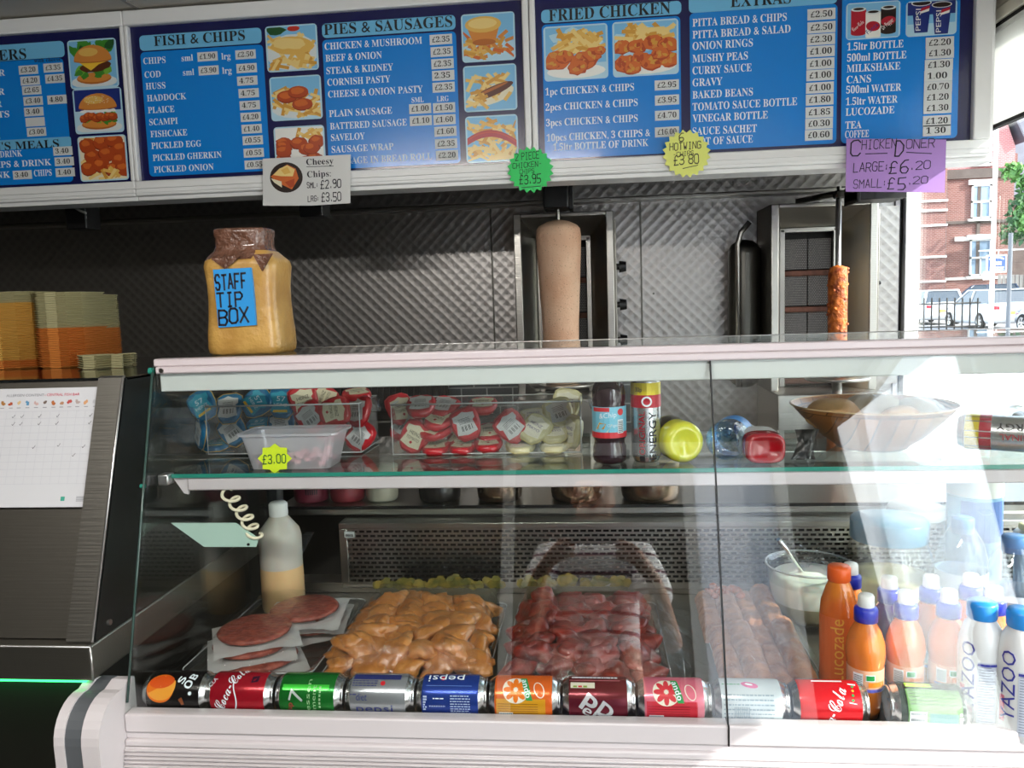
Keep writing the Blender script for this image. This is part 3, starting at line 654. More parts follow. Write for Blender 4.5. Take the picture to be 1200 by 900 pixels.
underline(b, 1014, 180.3, 1040, 179.7, YS, .9); underline(b, 1062, 178.5, 1092, 180, YS, .9); b.build('lettering', t, ink_marker)

# ------------------------------------------------------------------ back counter and doner grills
t = thing('back_counter', 'long stainless counter along the back wall under the grills', 'counter', (-.9, 1.6, 0))
MB().box(-3.1, 1.1, 1.42, 1.846, .86, .90, .004).build('worktop', t, steel)
MB().box(-3.1, 1.1, 1.45, 1.845, .10, .86, .004).build('cabinet', t, steel_dark)
MB().box(-3.0, 1.05, 1.50, 1.84, .0, .10).build('plinth', t, black)
mesh_m = brick_mat('burner_mesh', '6f6c6a', '807c78', '2b2827', 1, .006, .006, .0012, .6)
rust = mat('scorched_bar', '6b4436', .8, var=(40, .4))
heatsteel = mat('heat_tinted_steel', 'a5937c', .3, 1, var=(5, .3), col2='8d8a88')
def grill(label, x0, x1, xi0, xi1, z0, zt, knobs, sidex):
    """open-front gas grill: flange, splayed cheeks, burner stack; front plane at Y"""
    yf, yb = 1.62, 1.76
    t = thing('doner_grill', label, 'grill', ((x0+x1)/2, 1.72, .90), group='doner grills')
    b = MB(); b.box(x0, x1, yf+.01, 1.845, zt-.004, zt).box(x0, x0+.003, yf+.01, 1.845, z0, zt).box(x1-.003, x1, yf+.01, 1.845, z0, zt).box(x0, x1, 1.835, 1.845, z0, zt)
    b.build('casing', t, steel_dull)
    fl = .026; b = MB()
    for q in ((x0, x0+fl, z0, zt), (x1-fl, x1, z0, zt), (x0+fl, x1-fl, zt-.014, zt)): b.box(q[0], q[1], yf, yf+.012, q[2], q[3], .003)
    b.build('front_flange', t, steel)
    zi = zt-.075
    b = MB(); b.face([(x0+fl, yf+.006, z0), (x0+fl, yf+.006, zt-.014), (xi0, yb, zi), (xi0, yb, z0)]); b.build('cheek_panel', t, steel)
    b = MB(); b.face([(x1-fl, yf+.006, z0), (x1-fl, yf+.006, zt-.014), (xi1, yb, zi), (xi1, yb, z0)]); b.build('cheek_panel', t, heatsteel)
    b = MB(); b.face([(x0+fl, yf+.006, zt-.014), (x1-fl, yf+.006, zt-.014), (xi1, yb, zi), (xi0, yb, zi)]); b.build('top_panel', t, steel_dull)
    b = MB()
    for q in ((xi0-.002, xi0+.016, z0, zi), (xi1-.016, xi1+.002, z0, zi), (xi0, xi1, zi-.012, zi+.004)): b.box(q[0], q[1], yb-.012, yb+.004, q[2], q[3], .002)
    b.build('inner_flange', t, steel)
    h = .128; z = zi-.035; k = 0
    MB().box(xi0, xi1, yb+.03, yb+.04, z0, zi).build('burner_housing', t, dark_inside)
    while z-h > z0-.05:
        b = MB(); xm = (xi0+xi1)/2
        b.box(xi0+.018, xm-.002, yb+.008, yb+.02, z-h+.022, z).box(xm+.002, xi1-.018, yb+.008, yb+.02, z-h+.022, z)
        b.build('burner', t, mesh_m)
        MB().box(xi0+.014, xi1-.014, yb-.002, yb+.018, z-h-.002, z-h+.018, .004).build('burner_bar', t, rust)
        z -= h
    for kz in knobs:
        b = MB().cyl((x1+.006, yf+.03, kz), (x1+.022, yf+.03, kz), .011, n=12).cyl((x1+.018, yf+.03, kz), (x1+.042, yf+.03, kz), .021, .017, 16); b.build('knob', t, black)
    MB().box(x1+.001, x1+.008, yf+.01, yf+.16, z0+.12, zt-.03, .002).build('control_panel', t, steel_dull)
    MB().box(x0, x1, yf-.10, 1.845, .90, z0, .004).build('base_box', t, steel)
    return t
YG = 1.62
gx = lambda px, py=300: at(px, py, YG).x
g1 = grill('stainless doner grill behind the large pale meat cone, burners dark', gx(602.5), gx(719.5), gx(627), gx(692), 1.07, at(660, 249, YG).z, [at(728, 312, YG).z, at(729, 357, YG).z, at(729, 399, YG).z], 0)
x0, x1 = gx(903.5), gx(1029)
g2 = grill('stainless doner grill beside the window, with thin orange meat in front', x0, x1, gx(925), gx(996), 1.07, at(960, 237, YG).z, [], 1)
b = MB(); b.box(x0-.115, x0-.002, 1.72, 1.84, 1.07, g2.location.z+.70, .05, seg=4); b.build('side_shield', g2, steel_dark)
MB().tube([(x0-.095, 1.70, 1.08), (x0-.095, 1.70, 1.58), (x0-.085, 1.70, 1.62), (x0-.055, 1.70, 1.655)], .009).build('shield_rod', g2, steel)
for z in (1.43, 1.20): MB().cyl((x1+.006, 1.64, z), (x1+.016, 1.64, z), .006, n=8).build('hinge_pin', g2, black)
MB().box(x1, 1.097, 1.80, 1.83, 1.07, 1.70).build('side_plate', g2, turned)

def spit(x, y, ztip, zb, meatz): pass
# large pale cone
YK = 1.50
cx = (at(629, 300, YK).x + at(681, 300, YK).x)/2; ztop = at(655, 256, YK).z; zb = at(655, 447, YK).z
t = thing('doner_spit', 'upright doner spit carrying the large pale meat cone', 'spit', (cx, YK, zb-.02))
MB().cyl((cx, YK, zb-.12), (cx, YK, ztop+.035), .006, n=10).build('skewer', t, steel)
b = MB(); b.lathe([(0, zb-.016), (.105, zb-.016), (.112, zb-.008), (.105, zb-.006), (0, zb-.006)], 32, Matrix.Translation((cx, YK, 0))); b.build('drip_plate', t, steel)
MB().cyl((cx, YK, .90), (cx, YK, zb-.015), .014, n=12).build('post', t, steel)
b = MB().box(cx-.045, cx+.038, YK-.05, YK+.06, ztop+.028, ztop+.10, .006); b.box(cx+.038, cx+.052, YK-.03, YK+.05, ztop+.025, ztop+.14, .002)
b.build('motor', t, black)
MB().box(cx-.012, cx+.03, YK-.01, YK+.30, ztop+.10, ztop+.13, .004).build('motor_bracket', t, steel_dark)
Rk = (at(681, 300, YK).x-at(629, 300, YK).x)/2
H = ztop-zb
prof = [(0, 0), (Rk*.74, 0), (Rk*.80, .03*H), (Rk*.80, .2*H), (Rk*.84, .4*H), (Rk*.93, .62*H), (Rk*.99, .8*H), (Rk*1.01, .90*H), (Rk*.98, .945*H), (Rk*.86, .965*H), (Rk*.5, .99*H), (Rk*.15, H), (0, H)]
b = MB(); b.lathe(prof, 40, Matrix.Translation((cx, YK, zb-.005)), wob=.02)
m_d = mat('pale_doner_meat', 'e6c2a4', .65, var=(9, .3), col2='d8a888', bump=(160, .25))
n = m_d.node_tree; p_ = n.nodes['Principled BSDF']; vt = n.nodes.new('ShaderNodeTexVoronoi'); vt.inputs['Scale'].default_value = 120; tc_ = n.nodes['Texture Coordinate']
n.links.new(tc_.outputs['Object'], vt.inputs['Vector']); rr_ = n.nodes.new('ShaderNodeValToRGB'); rr_.color_ramp.elements[0].position = .10; rr_.color_ramp.elements[0].color = (.10, .035, .015, 1); rr_.color_ramp.elements[1].position = .2; rr_.color_ramp.elements[1].color = (1, 1, 1, 1)
mm = n.nodes.new('ShaderNodeMix'); mm.data_type = 'RGBA'; mm.blend_type = 'MULTIPLY'; mm.inputs[0].default_value = .6
src = p_.inputs['Base Color'].links[0].from_socket; n.links.new(vt.outputs['Distance'], rr_.inputs[0]); n.links.new(src, mm.inputs[6]); n.links.new(rr_.outputs[0], mm.inputs[7]); n.links.new(mm.outputs[2], p_.inputs['Base Color'])
tag(one(b.build('doner_meat', None, m_d), (cx, YK, zb)), 'tall pale brown doner meat cone on its spit, speckled', 'meat')
# thin orange chicken doner
YC = 1.46
pt = at(976, 230, YC); pb = at(984, 440, YC); pm0 = at(979, 311, YC); pm1 = at(984, 438, YC)
cx = (pm0.x+pm1.x)/2
t = thing('doner_spit', 'upright spit by the window, mostly bare, holding the thin chicken doner', 'spit', (pb.x, YC, pb.z-.02))
MB().tube([(cx, YC, pb.z-.10), (cx, YC, pt.z)], .0085, 10).build('skewer', t, alu)
b = MB(); b.lathe([(0, -.01), (.095, -.01), (.10, -.003), (.095, 0), (0, 0)], 32, Matrix.Translation((cx, YC, pb.z-.004))); b.build('drip_plate', t, steel)
MB().lathe([(.016, .90), (.016, pb.z-.10), (.014, pb.z-.015), (0, pb.z-.015)], 14, Matrix.Translation((cx, YC, 0))).lathe([(0, .90), (.06, .90), (.06, pb.z-.17), (.05, pb.z-.16), (0, pb.z-.16)], 20, Matrix.Translation((cx, YC, 0))).build('post', t, steel)
b = MB(); q0, q1 = V((cx, YC, pt.z+.005)), at(935, 236, 1.78)
b.tube([q0+V((.008, -.01, .004)), q1], .012, 4); b.box(cx-.012, cx+.02, YC-.02, YC+.02, pt.z-.006, pt.z+.014, .002); b.cyl((cx, YC, pt.z+.014), (cx, YC, pt.z+.03), .006, n=8); b.build('support_arm', t, steel_dark)
b = MB(); ra = (at(990, 350, YC).x-at(968, 350, YC).x)/2
hh = pm0.z-pm1.z
b.lathe([(0, 0), (ra*.93, 0), (ra*.95, hh*.3), (ra*1.0, hh*.5), (ra*1.0, hh*.9), (ra*.92, hh*.98), (ra*.3, hh), (0, hh)], 28, Matrix.Translation((cx, YC, pm1.z)), wob=.16)
for k in range(26):
    a, z = rnd.uniform(0, 2*PI), rnd.uniform(.02, .97)*hh; b.blob((cx+ra*.93*math.cos(a), YC+ra*.93*math.sin(a), pm1.z+z), (.0075, .0075, .006), k, .4, 1)
tag(one(b.build('chicken_doner_meat', None, mat('orange_chicken', 'd9772c', .5, var=(45, .5), col2='8a3a12', bump=(90, .7))), (cx, YC, pm1.z)), 'thin orange roasted chicken doner on the spit by the window', 'meat')
b = MB().box(at(1004, 229, 1.30).x, at(1063, 229, 1.30).x, 1.30, 1.42, at(1030, 233, 1.3).z, at(1030, 222, 1.3).z, .003)
b.box(at(1004, 229, 1.30).x, at(1008, 229, 1.30).x, 1.295, 1.42, at(1030, 236, 1.3).z, at(1030, 222, 1.3).z+.02, .002)
tag(one(b.build('spit_motor', None, black), (1.0, 1.36, at(1030, 222, 1.3).z+.02)), 'black motor box hanging under the purple price note', 'motor')
# clutter hanging under the hood on the left
b = MB(); c = at(95, 258, 1.3); b.box(c.x-.04, c.x+.03, 1.28, 1.36, c.z-.03, 1.951, .004); o = tag(one(b.build('extraction_switch_box', None, black), c), 'small black box hanging under the hood at far left', 'switch box')
b = MB(); pts = [at(66+7*k, 243-4*math.sin(k*.9)+k*.6, 1.25) for k in range(6)]; b.tube(pts, .004, 6); tag(one(b.build('hanging_cable', None, mat('grey_cable', '8c8b86', .6)), pts[0]), 'loose pale cable looped under the hood at far left', 'cable')
b = MB(); c = at(366, 250, 1.3); b.box(c.x-.035, c.x+.04, 1.28, 1.36, c.z-.012, 1.951, .004); tag(one(b.build('socket_box', None, black), c), 'black box under the hood behind the laminated price sheet', 'socket box')
# ribbed contact grill on the back counter
t = thing('contact_grill', 'black ribbed contact grill standing open on the back counter', 'grill', (-.72, 1.62, .90))
b = MB().box(-.98, -.50, 1.46, 1.80, .90, 1.02, .01); b.build('grill_body', t, steel_dark)
b = MB()
T = Matrix.Translation((-.74, 1.66, 1.02)) @ Matrix.Rotation(math.radians(68), 4, 'X')
b.box(-.22, .22, 0, .24, 0, .03, .004, T)
for k in range(19): b.box(-.205+.0225*k, -.193+.0225*k, .01, .23, .03, .038, 0, T)
b.build('ribbed_plate', t, black_matt)

# ================================================================== display counter
XL, XR, XS = -.77, 1.05, .196
ZR, ZT, YT = .754, 1.318, .161
def yg(z): return (z-ZR)/(ZT-ZR)*YT                                   # the front glass leans back
DECK, SHELF = .732, 1.118
dc = thing('display_counter', 'white fronted glass display counter full of drinks, sauces and trays of meat', 'display counter', (.14, .3, 0))
b = MB().box(XL, XR, -.006, .02, .722, ZR, .003); b.build('bottom_rail', dc, white_alu)
MB().box(XS-.0012, XS+.0012, -.0075, .02, .7225, .7545).build('rail_joint', dc, black)
b = MB().box(XL, XR, -.002, .02, .712, .722).box(XL, XR, -.010, .02, .700, .7115, .003); b.build('groove_strip', dc, white_alu)
b = MB()
for k in range(46):
    z = .698-.0062*k; b.box(XL, XR, -.014-.0012*min(k, 8), .02, z-.0042, z, .0012, seg=1)
b.box(XL, XR, -.010, .60, .16, .70).box(XL, XR, .0, .60, .02, .16); b.build('front_panel', dc, white_alu)
def bumper(xa, xb, grow):
    P = [(.034, .800), (.018, .800+grow)]
    for k in range(9):
        a = math.radians(80+k*12.5); P.append((.010-.012+.058*math.cos(a)-.012, .735+grow*.5+.060*math.sin(a)))
    P += [(-.068, .60), (-.062, .20), (.034, .20)]
    return P
for xa, xb, m_, g in ((-.845, -.828, white_alu, .004), (-.828, -.800, mat('grey_bumper', '55585c', .5), 0.), (-.800, XL-.0005, white_alu, .003)):
    b = MB(); b.prism(bumper(xa, xb, g), lambda u, v, d: V((d, u-g*.5, v)), xa, xb); b.build('end_bumper', dc, m_)
# glass
def slab(mb, x0, x1, z0, z1, off=0, th=.006):
    P = [V((x, yg(z)+off+o, z)) for o in (0, th) for z in (z0, z1) for x in (x0, x1)]
    mb.raw(P, [(0, 1, 3, 2), (4, 6, 7, 5), (0, 2, 6, 4), (1, 5, 7, 3), (0, 4, 5, 1), (2, 3, 7, 6)])
for x0, x1 in ((XL+.007, XS-.0015), (XS+.0015, XR-.007)):
    b = MB(); slab(b, x0, x1, ZR-.01, 1.300); b.build('front_glass', dc, glass_front)
b = MB(); slab(b, XS-.0012, XS+.0012, ZR, 1.300, -.0005, .007); b.build('glass_seal', dc, black)
for nm, x0 in (('l', XL), ('r', XR-.006)):
    b = MB(); P = [(yg(.75)-.002, .75), (.60, .75), (.60, 1.30), (yg(1.312), 1.312)]
    b.m(glass).prism(P, lambda u, v, d: V((d, u, v)), x0, x0+.006)
    b.m(mat('dark_glass_edge', '3a4f4a', .2)).tube([(x0+.003, yg(z)-.003, z) for z in (.77, 1.0, 1.30)], .0022, 6).m(glass_edge).cyl((x0-.004, yg(1.30), 1.302), (x0+.003, yg(1.30), 1.302), .006, n=10).cyl((x0-.004, yg(1.108), 1.108), (x0+.003, yg(1.108), 1.108), .004, n=10)
    b.build('side_glass', dc)
b = MB().box(XL+.004, XR, YT-.006, YT+.022, 1.3085, ZT+.0045, .003).box(XL+.010, XR, YT-.012, YT+.02, 1.2965, 1.309, .003); b.build('top_rail', dc, mat('pale_pink_aluminium', 'd2c6c9', .3, 0, spec=.6))
b = MB().cyl((XL+.022, YT-.0135, 1.3025), (XL+.022, YT-.011, 1.3025), .0042, n=12); b.build('rail_screw', dc, steel)
MB().box(XL+.012, XR-.01, .160, .172, 1.264, 1.2965, .002).build('light_cover', dc, mat('translucent_light_cover', 'd3d9d6', .4, emit=0))
b = MB().box(XL+.004, XR, YT+.022, .43, 1.3165, 1.3225); b.build('top_glass', dc, thin('top_glass', (.90, .93, .91), .06))
b = MB().box(XL+.01, XR, .428, .434, 1.3155, 1.3235, .001); b.build('top_glass_edge', dc, alu)
MB().box(XL+.05, XL+.075, .35, .37, 1.3225, 1.331, .002).build('hinge_clip', dc, black)
# shelf
b = MB().m(thin('shelf_glass', (.86, .93, .90), .06)).box(XL+.025, XR-.012, .150, .520, SHELF-.007, SHELF).m(glass_edge).box(XL+.025, XR-.012, .1485, .150, SHELF-.007, SHELF); b.build('shelf_glass', dc)
b = MB().box(XL+.052, XR-.012, .152, .172, SHELF-.031, SHELF-.0075, .003); b.build('shelf_rail', dc, white_alu)
b = MB().box(XL+.0065, XL+.026, .136, .160, SHELF-.018, SHELF+.002, .003); b.build('shelf_bracket', dc, alu)
b = MB().prism([(XL+.026, SHELF-.008), (XL+.052, SHELF-.008), (XL+.052, SHELF-.038), (XL+.044, SHELF-.036)], lambda u, v, d: V((u, d, v)), .154, .160); b.build('shelf_gusset', dc, white_alu)
# deck, back grille and ledge
b = MB().box(XL+.006, XR-.006, .018, .66, .70, DECK).box(XL+.006, XR-.006, .60, .66, DECK, .757, .002); b.build('deck', dc, steel_dull)
zt0, zb0 = .886, .758
b = MB(); X0, X1 = -.575, 1.02; nr = 12; ph = (zt0-zb0)/nr; pit = .0172
for r in range(nr+1):
    z = zb0+ph*r; b.box(X0, X1, .598, .6005, z-.0024, z+.0024)
for r in range(nr):
    z = zb0+ph*r; x = X0+(pit/2 if r % 2 else 0)
    while x < X1:
        b.box(max(X0, x-.0022), min(X1, x+.0022), .598, .6005, z+.0024, z+ph-.0024); x += pit
b.build('grille', dc, steel)
b = MB().box(X0, X1, .63, .64, zb0, zt0); b.build('grille_housing', dc, black_matt)
b = MB().box(X0-.02, X1, .596, .65, .8875, .9015, .002).box(X0-.02, X0, .596, .65, .757, .8875, .002).box(X0-.02, X1, .598, .65, .745, .757, .002); b.build('grille_frame', dc, steel)
lz = at(560, 592, .655).z
b = MB().box(XL+.01, XR-.01, .650, .90, lz-.004, lz).box(XL+.01, XR-.01, .650, .662, .906, lz-.006, .002); b.build('rear_ledge', dc, steel)
MB().box(XL+.01, XR-.01, .648, .652, lz-.006, lz+.001).build('ledge_edge', dc, black)
b = MB().box(XL+.01, XL+.05, .575, .60, .74, 1.25, .012); b.prism([(-.76, .735), (-.74, .735), (-.655, .88), (-.675, .88)], lambda u, v, d: V((u, d, v)), .575, .60); b.build('rear_post', dc, mat('dark_post', '26282a', .35))
MB().box(X0-.006, X0+.018, .594, .597, .868, .882).build('serial_plate', dc, tagw)
b = MB()
for k in range(9): b.box(X0-.003+.0021*k, X0-.002+.0021*k, .5932, .594, .870, .876)
b.build('barcode', dc, ink_black)

# ================================================================== hot cabinet on the left
hc = thing('hot_cabinet', 'dull stainless hot cabinet with sloping front at the left of the counter', 'cabinet', (-1.3, .4, 0))
XC = -.822; ZC = 1.290
def cabp(u, v, d): return V((d, u, v))
prof = [(.012, .868), (.158, ZC), (.80, ZC), (.80, .868)]
cabm = mat('cabinet_dull_steel', '86827a', .42, 1, bump=(250, .03, 'brushed')); cabside = mat('cabinet_dark_side', '3c3e3d', .35, .8)
b = MB(); b.prism([(.020, .870), (.163, ZC-.004), (.79, ZC-.004), (.79, .870)], cabp, -2.2, XC-.001); b.build('sloped_body', hc, cabm)
b = MB(); b.prism(prof, cabp, XC-.001, XC+.002); b.build('side_plate', hc, cabside)
sl = V((.146, .422)).normalized() if False else None
def slope(x, s, off=0):                                              # s 0..1 up the sloped front
    return V((x, .012+(.158-.012)*s-.945*off, .868+(ZC-.868)*s+.327*off))
b = MB()
for x0, x1, o in ((XC-.046, XC-.002, .006),):
    P = [slope(x, s, q) for q in (0, o) for s in (0, 1) for x in (x0, x1)]; b.raw(P, [(0, 1, 3, 2), (4, 6, 7, 5), (0, 2, 6, 4), (1, 5, 7, 3), (0, 4, 5, 1), (2, 3, 7, 6)])
b.build('corner_stile', hc, steel_dull)
b = MB(); b.tube([slope(XC, 0, .006), slope(XC, 1, .006), (XC, .158, ZC+.003), (XC-.046, .158, ZC+.003)], .0022, 6); b.build('edge_trim', hc, alu)
b = MB().box(-2.2, XC+.002, .162, .80, ZC-.003, ZC+.002); b.build('top_plate', hc, mat('dark_glass_top', '191a1a', .08, 0, coat=.6))
b = MB().box(-2.2, XC+.003, -.004, .80, .808, .868, .004); b.build('lower_band', hc, steel_dull)
b = MB(); b.tube([(XC+.003, -.004, .866), (XC+.003, -.004, .81)], .0016, 6).tube([(-2.2, -.003, .866), (XC+.003, -.003, .866)], .0012, 6); b.build('band_trim', hc, alu)
b = MB().box(-2.2, XC-.006, .030, .80, .10, .807); b.build('lower_body', hc, steel_dark)
MB().box(-2.2, XC-.02, .10, .78, .0, .10).build('plinth', hc, black)
MB().box(-2.2, XC-.016, .004, .012, .802, .8075).build('light_strip', hc, mat('green_led_strip', '30e66a', .4, emit=2.6))
l = lamp('green_glow', 'AREA', (-1.4, .008, .799), (0, .35, -1), .35, (.1, 1, .3), (1.1, .006))
b = MB().cyl((XC+.002, .05, .886), (XC+.006, .05, .886), .005, n=12); b.build('side_screw', hc, steel)
# allergen sheet taped to the sloped front
def posterpt(px, py):                                                # point of the sloped front seen at a pixel
    d = _ray(px, py); n_ = V((0, .422, -.146)).normalized(); p0 = slope(0, 0, .0015); return CAM + d*((p0-CAM).dot(n_)/d.dot(n_))
c0, c1, c2, c3 = posterpt(-170, 458), posterpt(134, 453), posterpt(114, 594), posterpt(-190, 597)
ex = (c1-c0); ey = (c2-c1); pw = ex.length; ex.normalize(); ey = V((0, -.146, -.422)).normalized(); phh = (c2-c1).dot(ey); c0.x = c1.x-pw
ex = V((1, 0, 0)); nrm = V((0, -.945, .327))
tp = thing('allergen_sheet', 'white allergen chart of ticks and food icons taped to the sloped cabinet front', 'poster', tuple(c1))
def pf(u, v, o=.0005): return c1 - ex*u + ey*v + nrm*o               # u leftwards, v downwards from the top right corner
b = MB(); P = [pf(u, v, o) for o in (0, .0006) for v in (0, phh) for u in (0, pw)]; b.raw(P, [(0, 1, 3, 2), (4, 6, 7, 5), (0, 2, 6, 4), (1, 5, 7, 3), (0, 4, 5, 1), (2, 3, 7, 6)]); b.build('sheet', tp, mat('glossy_white_sheet', 'd2d2d6', .2, coat=.4))
k = phh/141
grey = mat('grey_print', '8f8f96', .5); lg = mat('faint_grid_print', 'bcbcc4', .5)
b = MB(); b.m(grey)
write(b, 'ALLERGEN CONTENT', lambda u, v: pf((90-0)*k-u, 9.5*k-v, .0012), 3.3*k, 45*k, 'r') if False else write(b, 'ALLERGEN CONTENT', lambda u, v: pf(135*k-u, 10*k-v, .0012), 3.2*k, 48*k)
b.m(mat('red_print', 'd0405a', .5)); write(b, '- CENTRAL FISH BAR', lambda u, v: pf(86*k-u, 10*k-v, .0012), 3.2*k, 44*k)
b.m(lg)
def strip(u0, u1, v0, v1):
    b.face([pf(u0*k, v0*k, .0010), pf(u1*k, v0*k, .0010), pf(u1*k, v1*k, .0010), pf(u0*k, v1*k, .0010)])
for r in range(11): strip(8, 260, 28+8.6*r, 28.4+8.6*r)
for c_ in range(24): strip(10+11*c_, 10.3+11*c_, 28, 115)
icons = [('8a8f88', 10), ('b9b9bd', 21), ('d8a070', 32), ('b5a4a0', 43), ('c0504a', 53), ('b98a6a', 63), ('b0622e', 73), ('7a6a62', 84), ('c9a9a4', 95), ('5b93b8', 106), ('d9b98a', 117), ('b5553a', 127), ('a8743a', 138), ('6a8f4a', 150)]
for i, (h, u) in enumerate(icons):
    b.m(mat('icon_'+h, h, .5)); r_ = random.Random(i)
    for q in range(3):
        uu, vv = u+r_.uniform(-2, 2), 18+r_.uniform(-1.5, 1.5); b.face([pf((uu+2*math.cos(a*PI/4)*r_.uniform(.6, 1.2))*k, (vv+2*math.sin(a*PI/4)*r_.uniform(.6, 1.2))*k, .0012+q*.0001) for a in range(8)])
    b.m(grey); strip(u-2.5, u+2.5, 23.2, 24)
b.m(ink_black)
for u, v in ((25, 34), (66, 34), (89, 34), (111, 34), (122, 34), (25, 43), (66, 43), (88, 43), (111.5, 43), (121, 43), (29, 71), (60, 69), (91, 71), (40, 81)):
    for (a, c_), (d, e) in (((1.6, .2), (.6, 1.8)), ((.6, 1.8), (-2, -2))):
        b.face([pf((u+a+.25)*k, (v+c_)*k, .0012), pf((u+a-.25)*k, (v+c_)*k, .0012), pf((u+d-.25)*k, (v+e)*k, .0012), pf((u+d+.25)*k, (v+e)*k, .0012)])
b.m(mat('icon_3fa08a', '3fa08a', .5)); strip(44, 49, 129, 134)
b.m(grey)
for q in range(4): strip(8, 30, 129+1.6*q, 129.7+1.6*q)
b.build('print', tp)
# stacks of foam boxes standing on the cabinet
orange_foam, yellow_foam, pale_foam = mat('orange_foam', 'c9772e', .8, var=(5, .12)), mat('yellow_foam', 'cfa04a', .8, var=(5, .12)), mat('pale_foam', 'a9a27a', .8, var=(5, .1))
def foam(label, m_, group, x, y, wx, wy, name='foam_box'):
    o = None; b = MB(); cx = .022
    def ring(w_, d_, z, c): return [V((-w_+c, -d_, z)), V((w_-c, -d_, z)), V((w_, -d_+c, z)), V((w_, d_-c, z)), V((w_-c, d_, z)), V((-w_+c, d_, z)), V((-w_, d_-c, z)), V((-w_, -d_+c, z))]
    R_ = [ring(wx/2-.004, wy/2-.004, 0, cx), ring(wx/2, wy/2, .0038, cx), ring(wx/2-.001, wy/2-.001, .0044, cx), ring(wx/2-.012, wy/2-.012, .002, cx)]
    for A, B in zip(R_, R_[1:]):
        for k in range(8): b.face([A[k], A[(k+1) % 8], B[(k+1) % 8], B[k]])
    b.face(R_[0]); b.face(R_[-1]); b.box(-.012, .012, -wy/2-.0005, -wy/2+.004, .0005, .0038)
    o = b.build(name, None, m_); return tag(o, label, 'food box', group)
ZS0 = ZC+.0025
def stack(proto, x, y, z0, n, pitch=.0046, capchamfer=0):
    for k in range(n):
        o = proto if proto.get('used') is None else proto.copy()
        if proto.get('used') is None: proto['used'] = 1
        else: COL.objects.link(o)
        o.location = (x+rnd.uniform(-.0008, .0008), y+rnd.uniform(-.001, .001), z0+k*pitch)
    return z0+n*pitch
def px_x(px, Y): return at(px, 400, Y).x
Yk = .52
z_of = lambda py, px=60: at(px, py, Yk-.06).z
pit_ = .0048
def tower(items, x0px, x1px, Y, depth):
    xa, xb = px_x(x0px, Y-depth/2), px_x(x1px, Y-depth/2); z = ZS0
    for label, m_, grp, ytop in items:
        p = foam(label, m_, grp, 0, 0, xb-xa, depth); n = max(2, int((at((x0px+x1px)/2, ytop, Y-depth/2).z-z)/pit_)); z = stack(p, (xa+xb)/2, Y, z, n, pit_)
    del_keys.append(1)
del_keys = []
tower([('orange foam lid in the low pile under the yellow stack at far left', orange_foam, 'orange lids at far left', 421), ('yellow foam box in the tall stack at far left', yellow_foam, 'yellow foam boxes', 355), ('pale yellow foam box among the top few of the far left stack', pale_foam, 'pale boxes topping the far left stack', 341)], -42, 32.5, .50, .13)
tower([('orange foam box in the lower half of the middle stack', orange_foam, 'orange foam boxes', 383), ('pale foam box in the upper half of the middle stack', pale_foam, 'pale foam boxes', 341)], 34, 92, .50, .13)
tower([('orange foam box in the half hidden stack behind the middle one', orange_foam, 'orange boxes of the rear stack', 383), ('pale foam box topping the half hidden stack behind the middle one', pale_foam, 'pale boxes of the rear stack', 344)], 93.5, 112, .57, .12)
tower([('pale foam tray in the low stack in front, nearest the tip box', pale_foam, 'pale trays in the low stack', 414)], 80, 124, .40, .06)
tower([('pale foam tray in the low stack at the right end of the boxes', pale_foam, 'pale trays in the right end stack', 413)], 126, 144, .42, .06)

# ================================================================== on top of the counter: tip jar
tj = at(293, 414, .26)
cx, cy, z0 = (at(251, 415, .245).x+at(334, 411, .265).x)/2, .275, ZT+.0047
t = thing('tip_jar', 'plastic jar wrapped in brown paper and tape as a staff tip box', 'jar', (cx, cy, z0))
sc_ = (at(334, 400, .27).x-at(250, 400, .27).x)/2
Hj = at(290, 268, .26).z - z0
kraft = mat('brown_wrapping_paper', 'c49a52', .4, var=(14, .3), col2='a87c3a', bump=(30, .5), coat=.35)
b = MB(); q = 2
prof = [(0, 0), (sc_*.92, 0), (sc_*.98, .02*Hj), (sc_*1.0, .06*Hj), (sc_*.99, .18*Hj), (sc_*.955, .28*Hj), (sc_*.93, .42*Hj), (sc_*.935, .55*Hj), (sc_*.965, .65*Hj), (sc_*.985, .70*Hj), (sc_*.95, .745*Hj), (sc_*.80, .79*Hj), (sc_*.70, .82*Hj)]
b.lathe(prof, 56, Matrix.Translation((cx, cy, z0)), sq=(5.5, 1, .86)); b.build('wrapped_body', t, kraft)
b = MB(); b.lathe([(sc_*.96, .75*Hj), (sc_*.82, .80*Hj), (sc_*.735, .825*Hj), (sc_*.70, .86*Hj), (sc_*.695, .93*Hj), (sc_*.72, .95*Hj), (sc_*.72, .99*Hj), (sc_*.69, 1.0*Hj), (sc_*.6, .985*Hj), (0, .98*Hj)], 56, Matrix.Translation((cx-.004, cy, z0)), sq=(3.5, 1, .86), wob=.03)
yf = cy-sc_*.86*.985
for tri in (((247, 303), (282, 299), (264, 316)), ((296, 298), (319, 297), (307, 318))):
    P = [at(px, py, yf-.0035) for px, py in tri]; b.face(P); b.face([p+V((0, .004, 0)) for p in P])
b.build('brown_tape', t, mat('brown_parcel_tape', '6e4a3a', .25, var=(60, .3), bump=(70, .9), coat=.6))
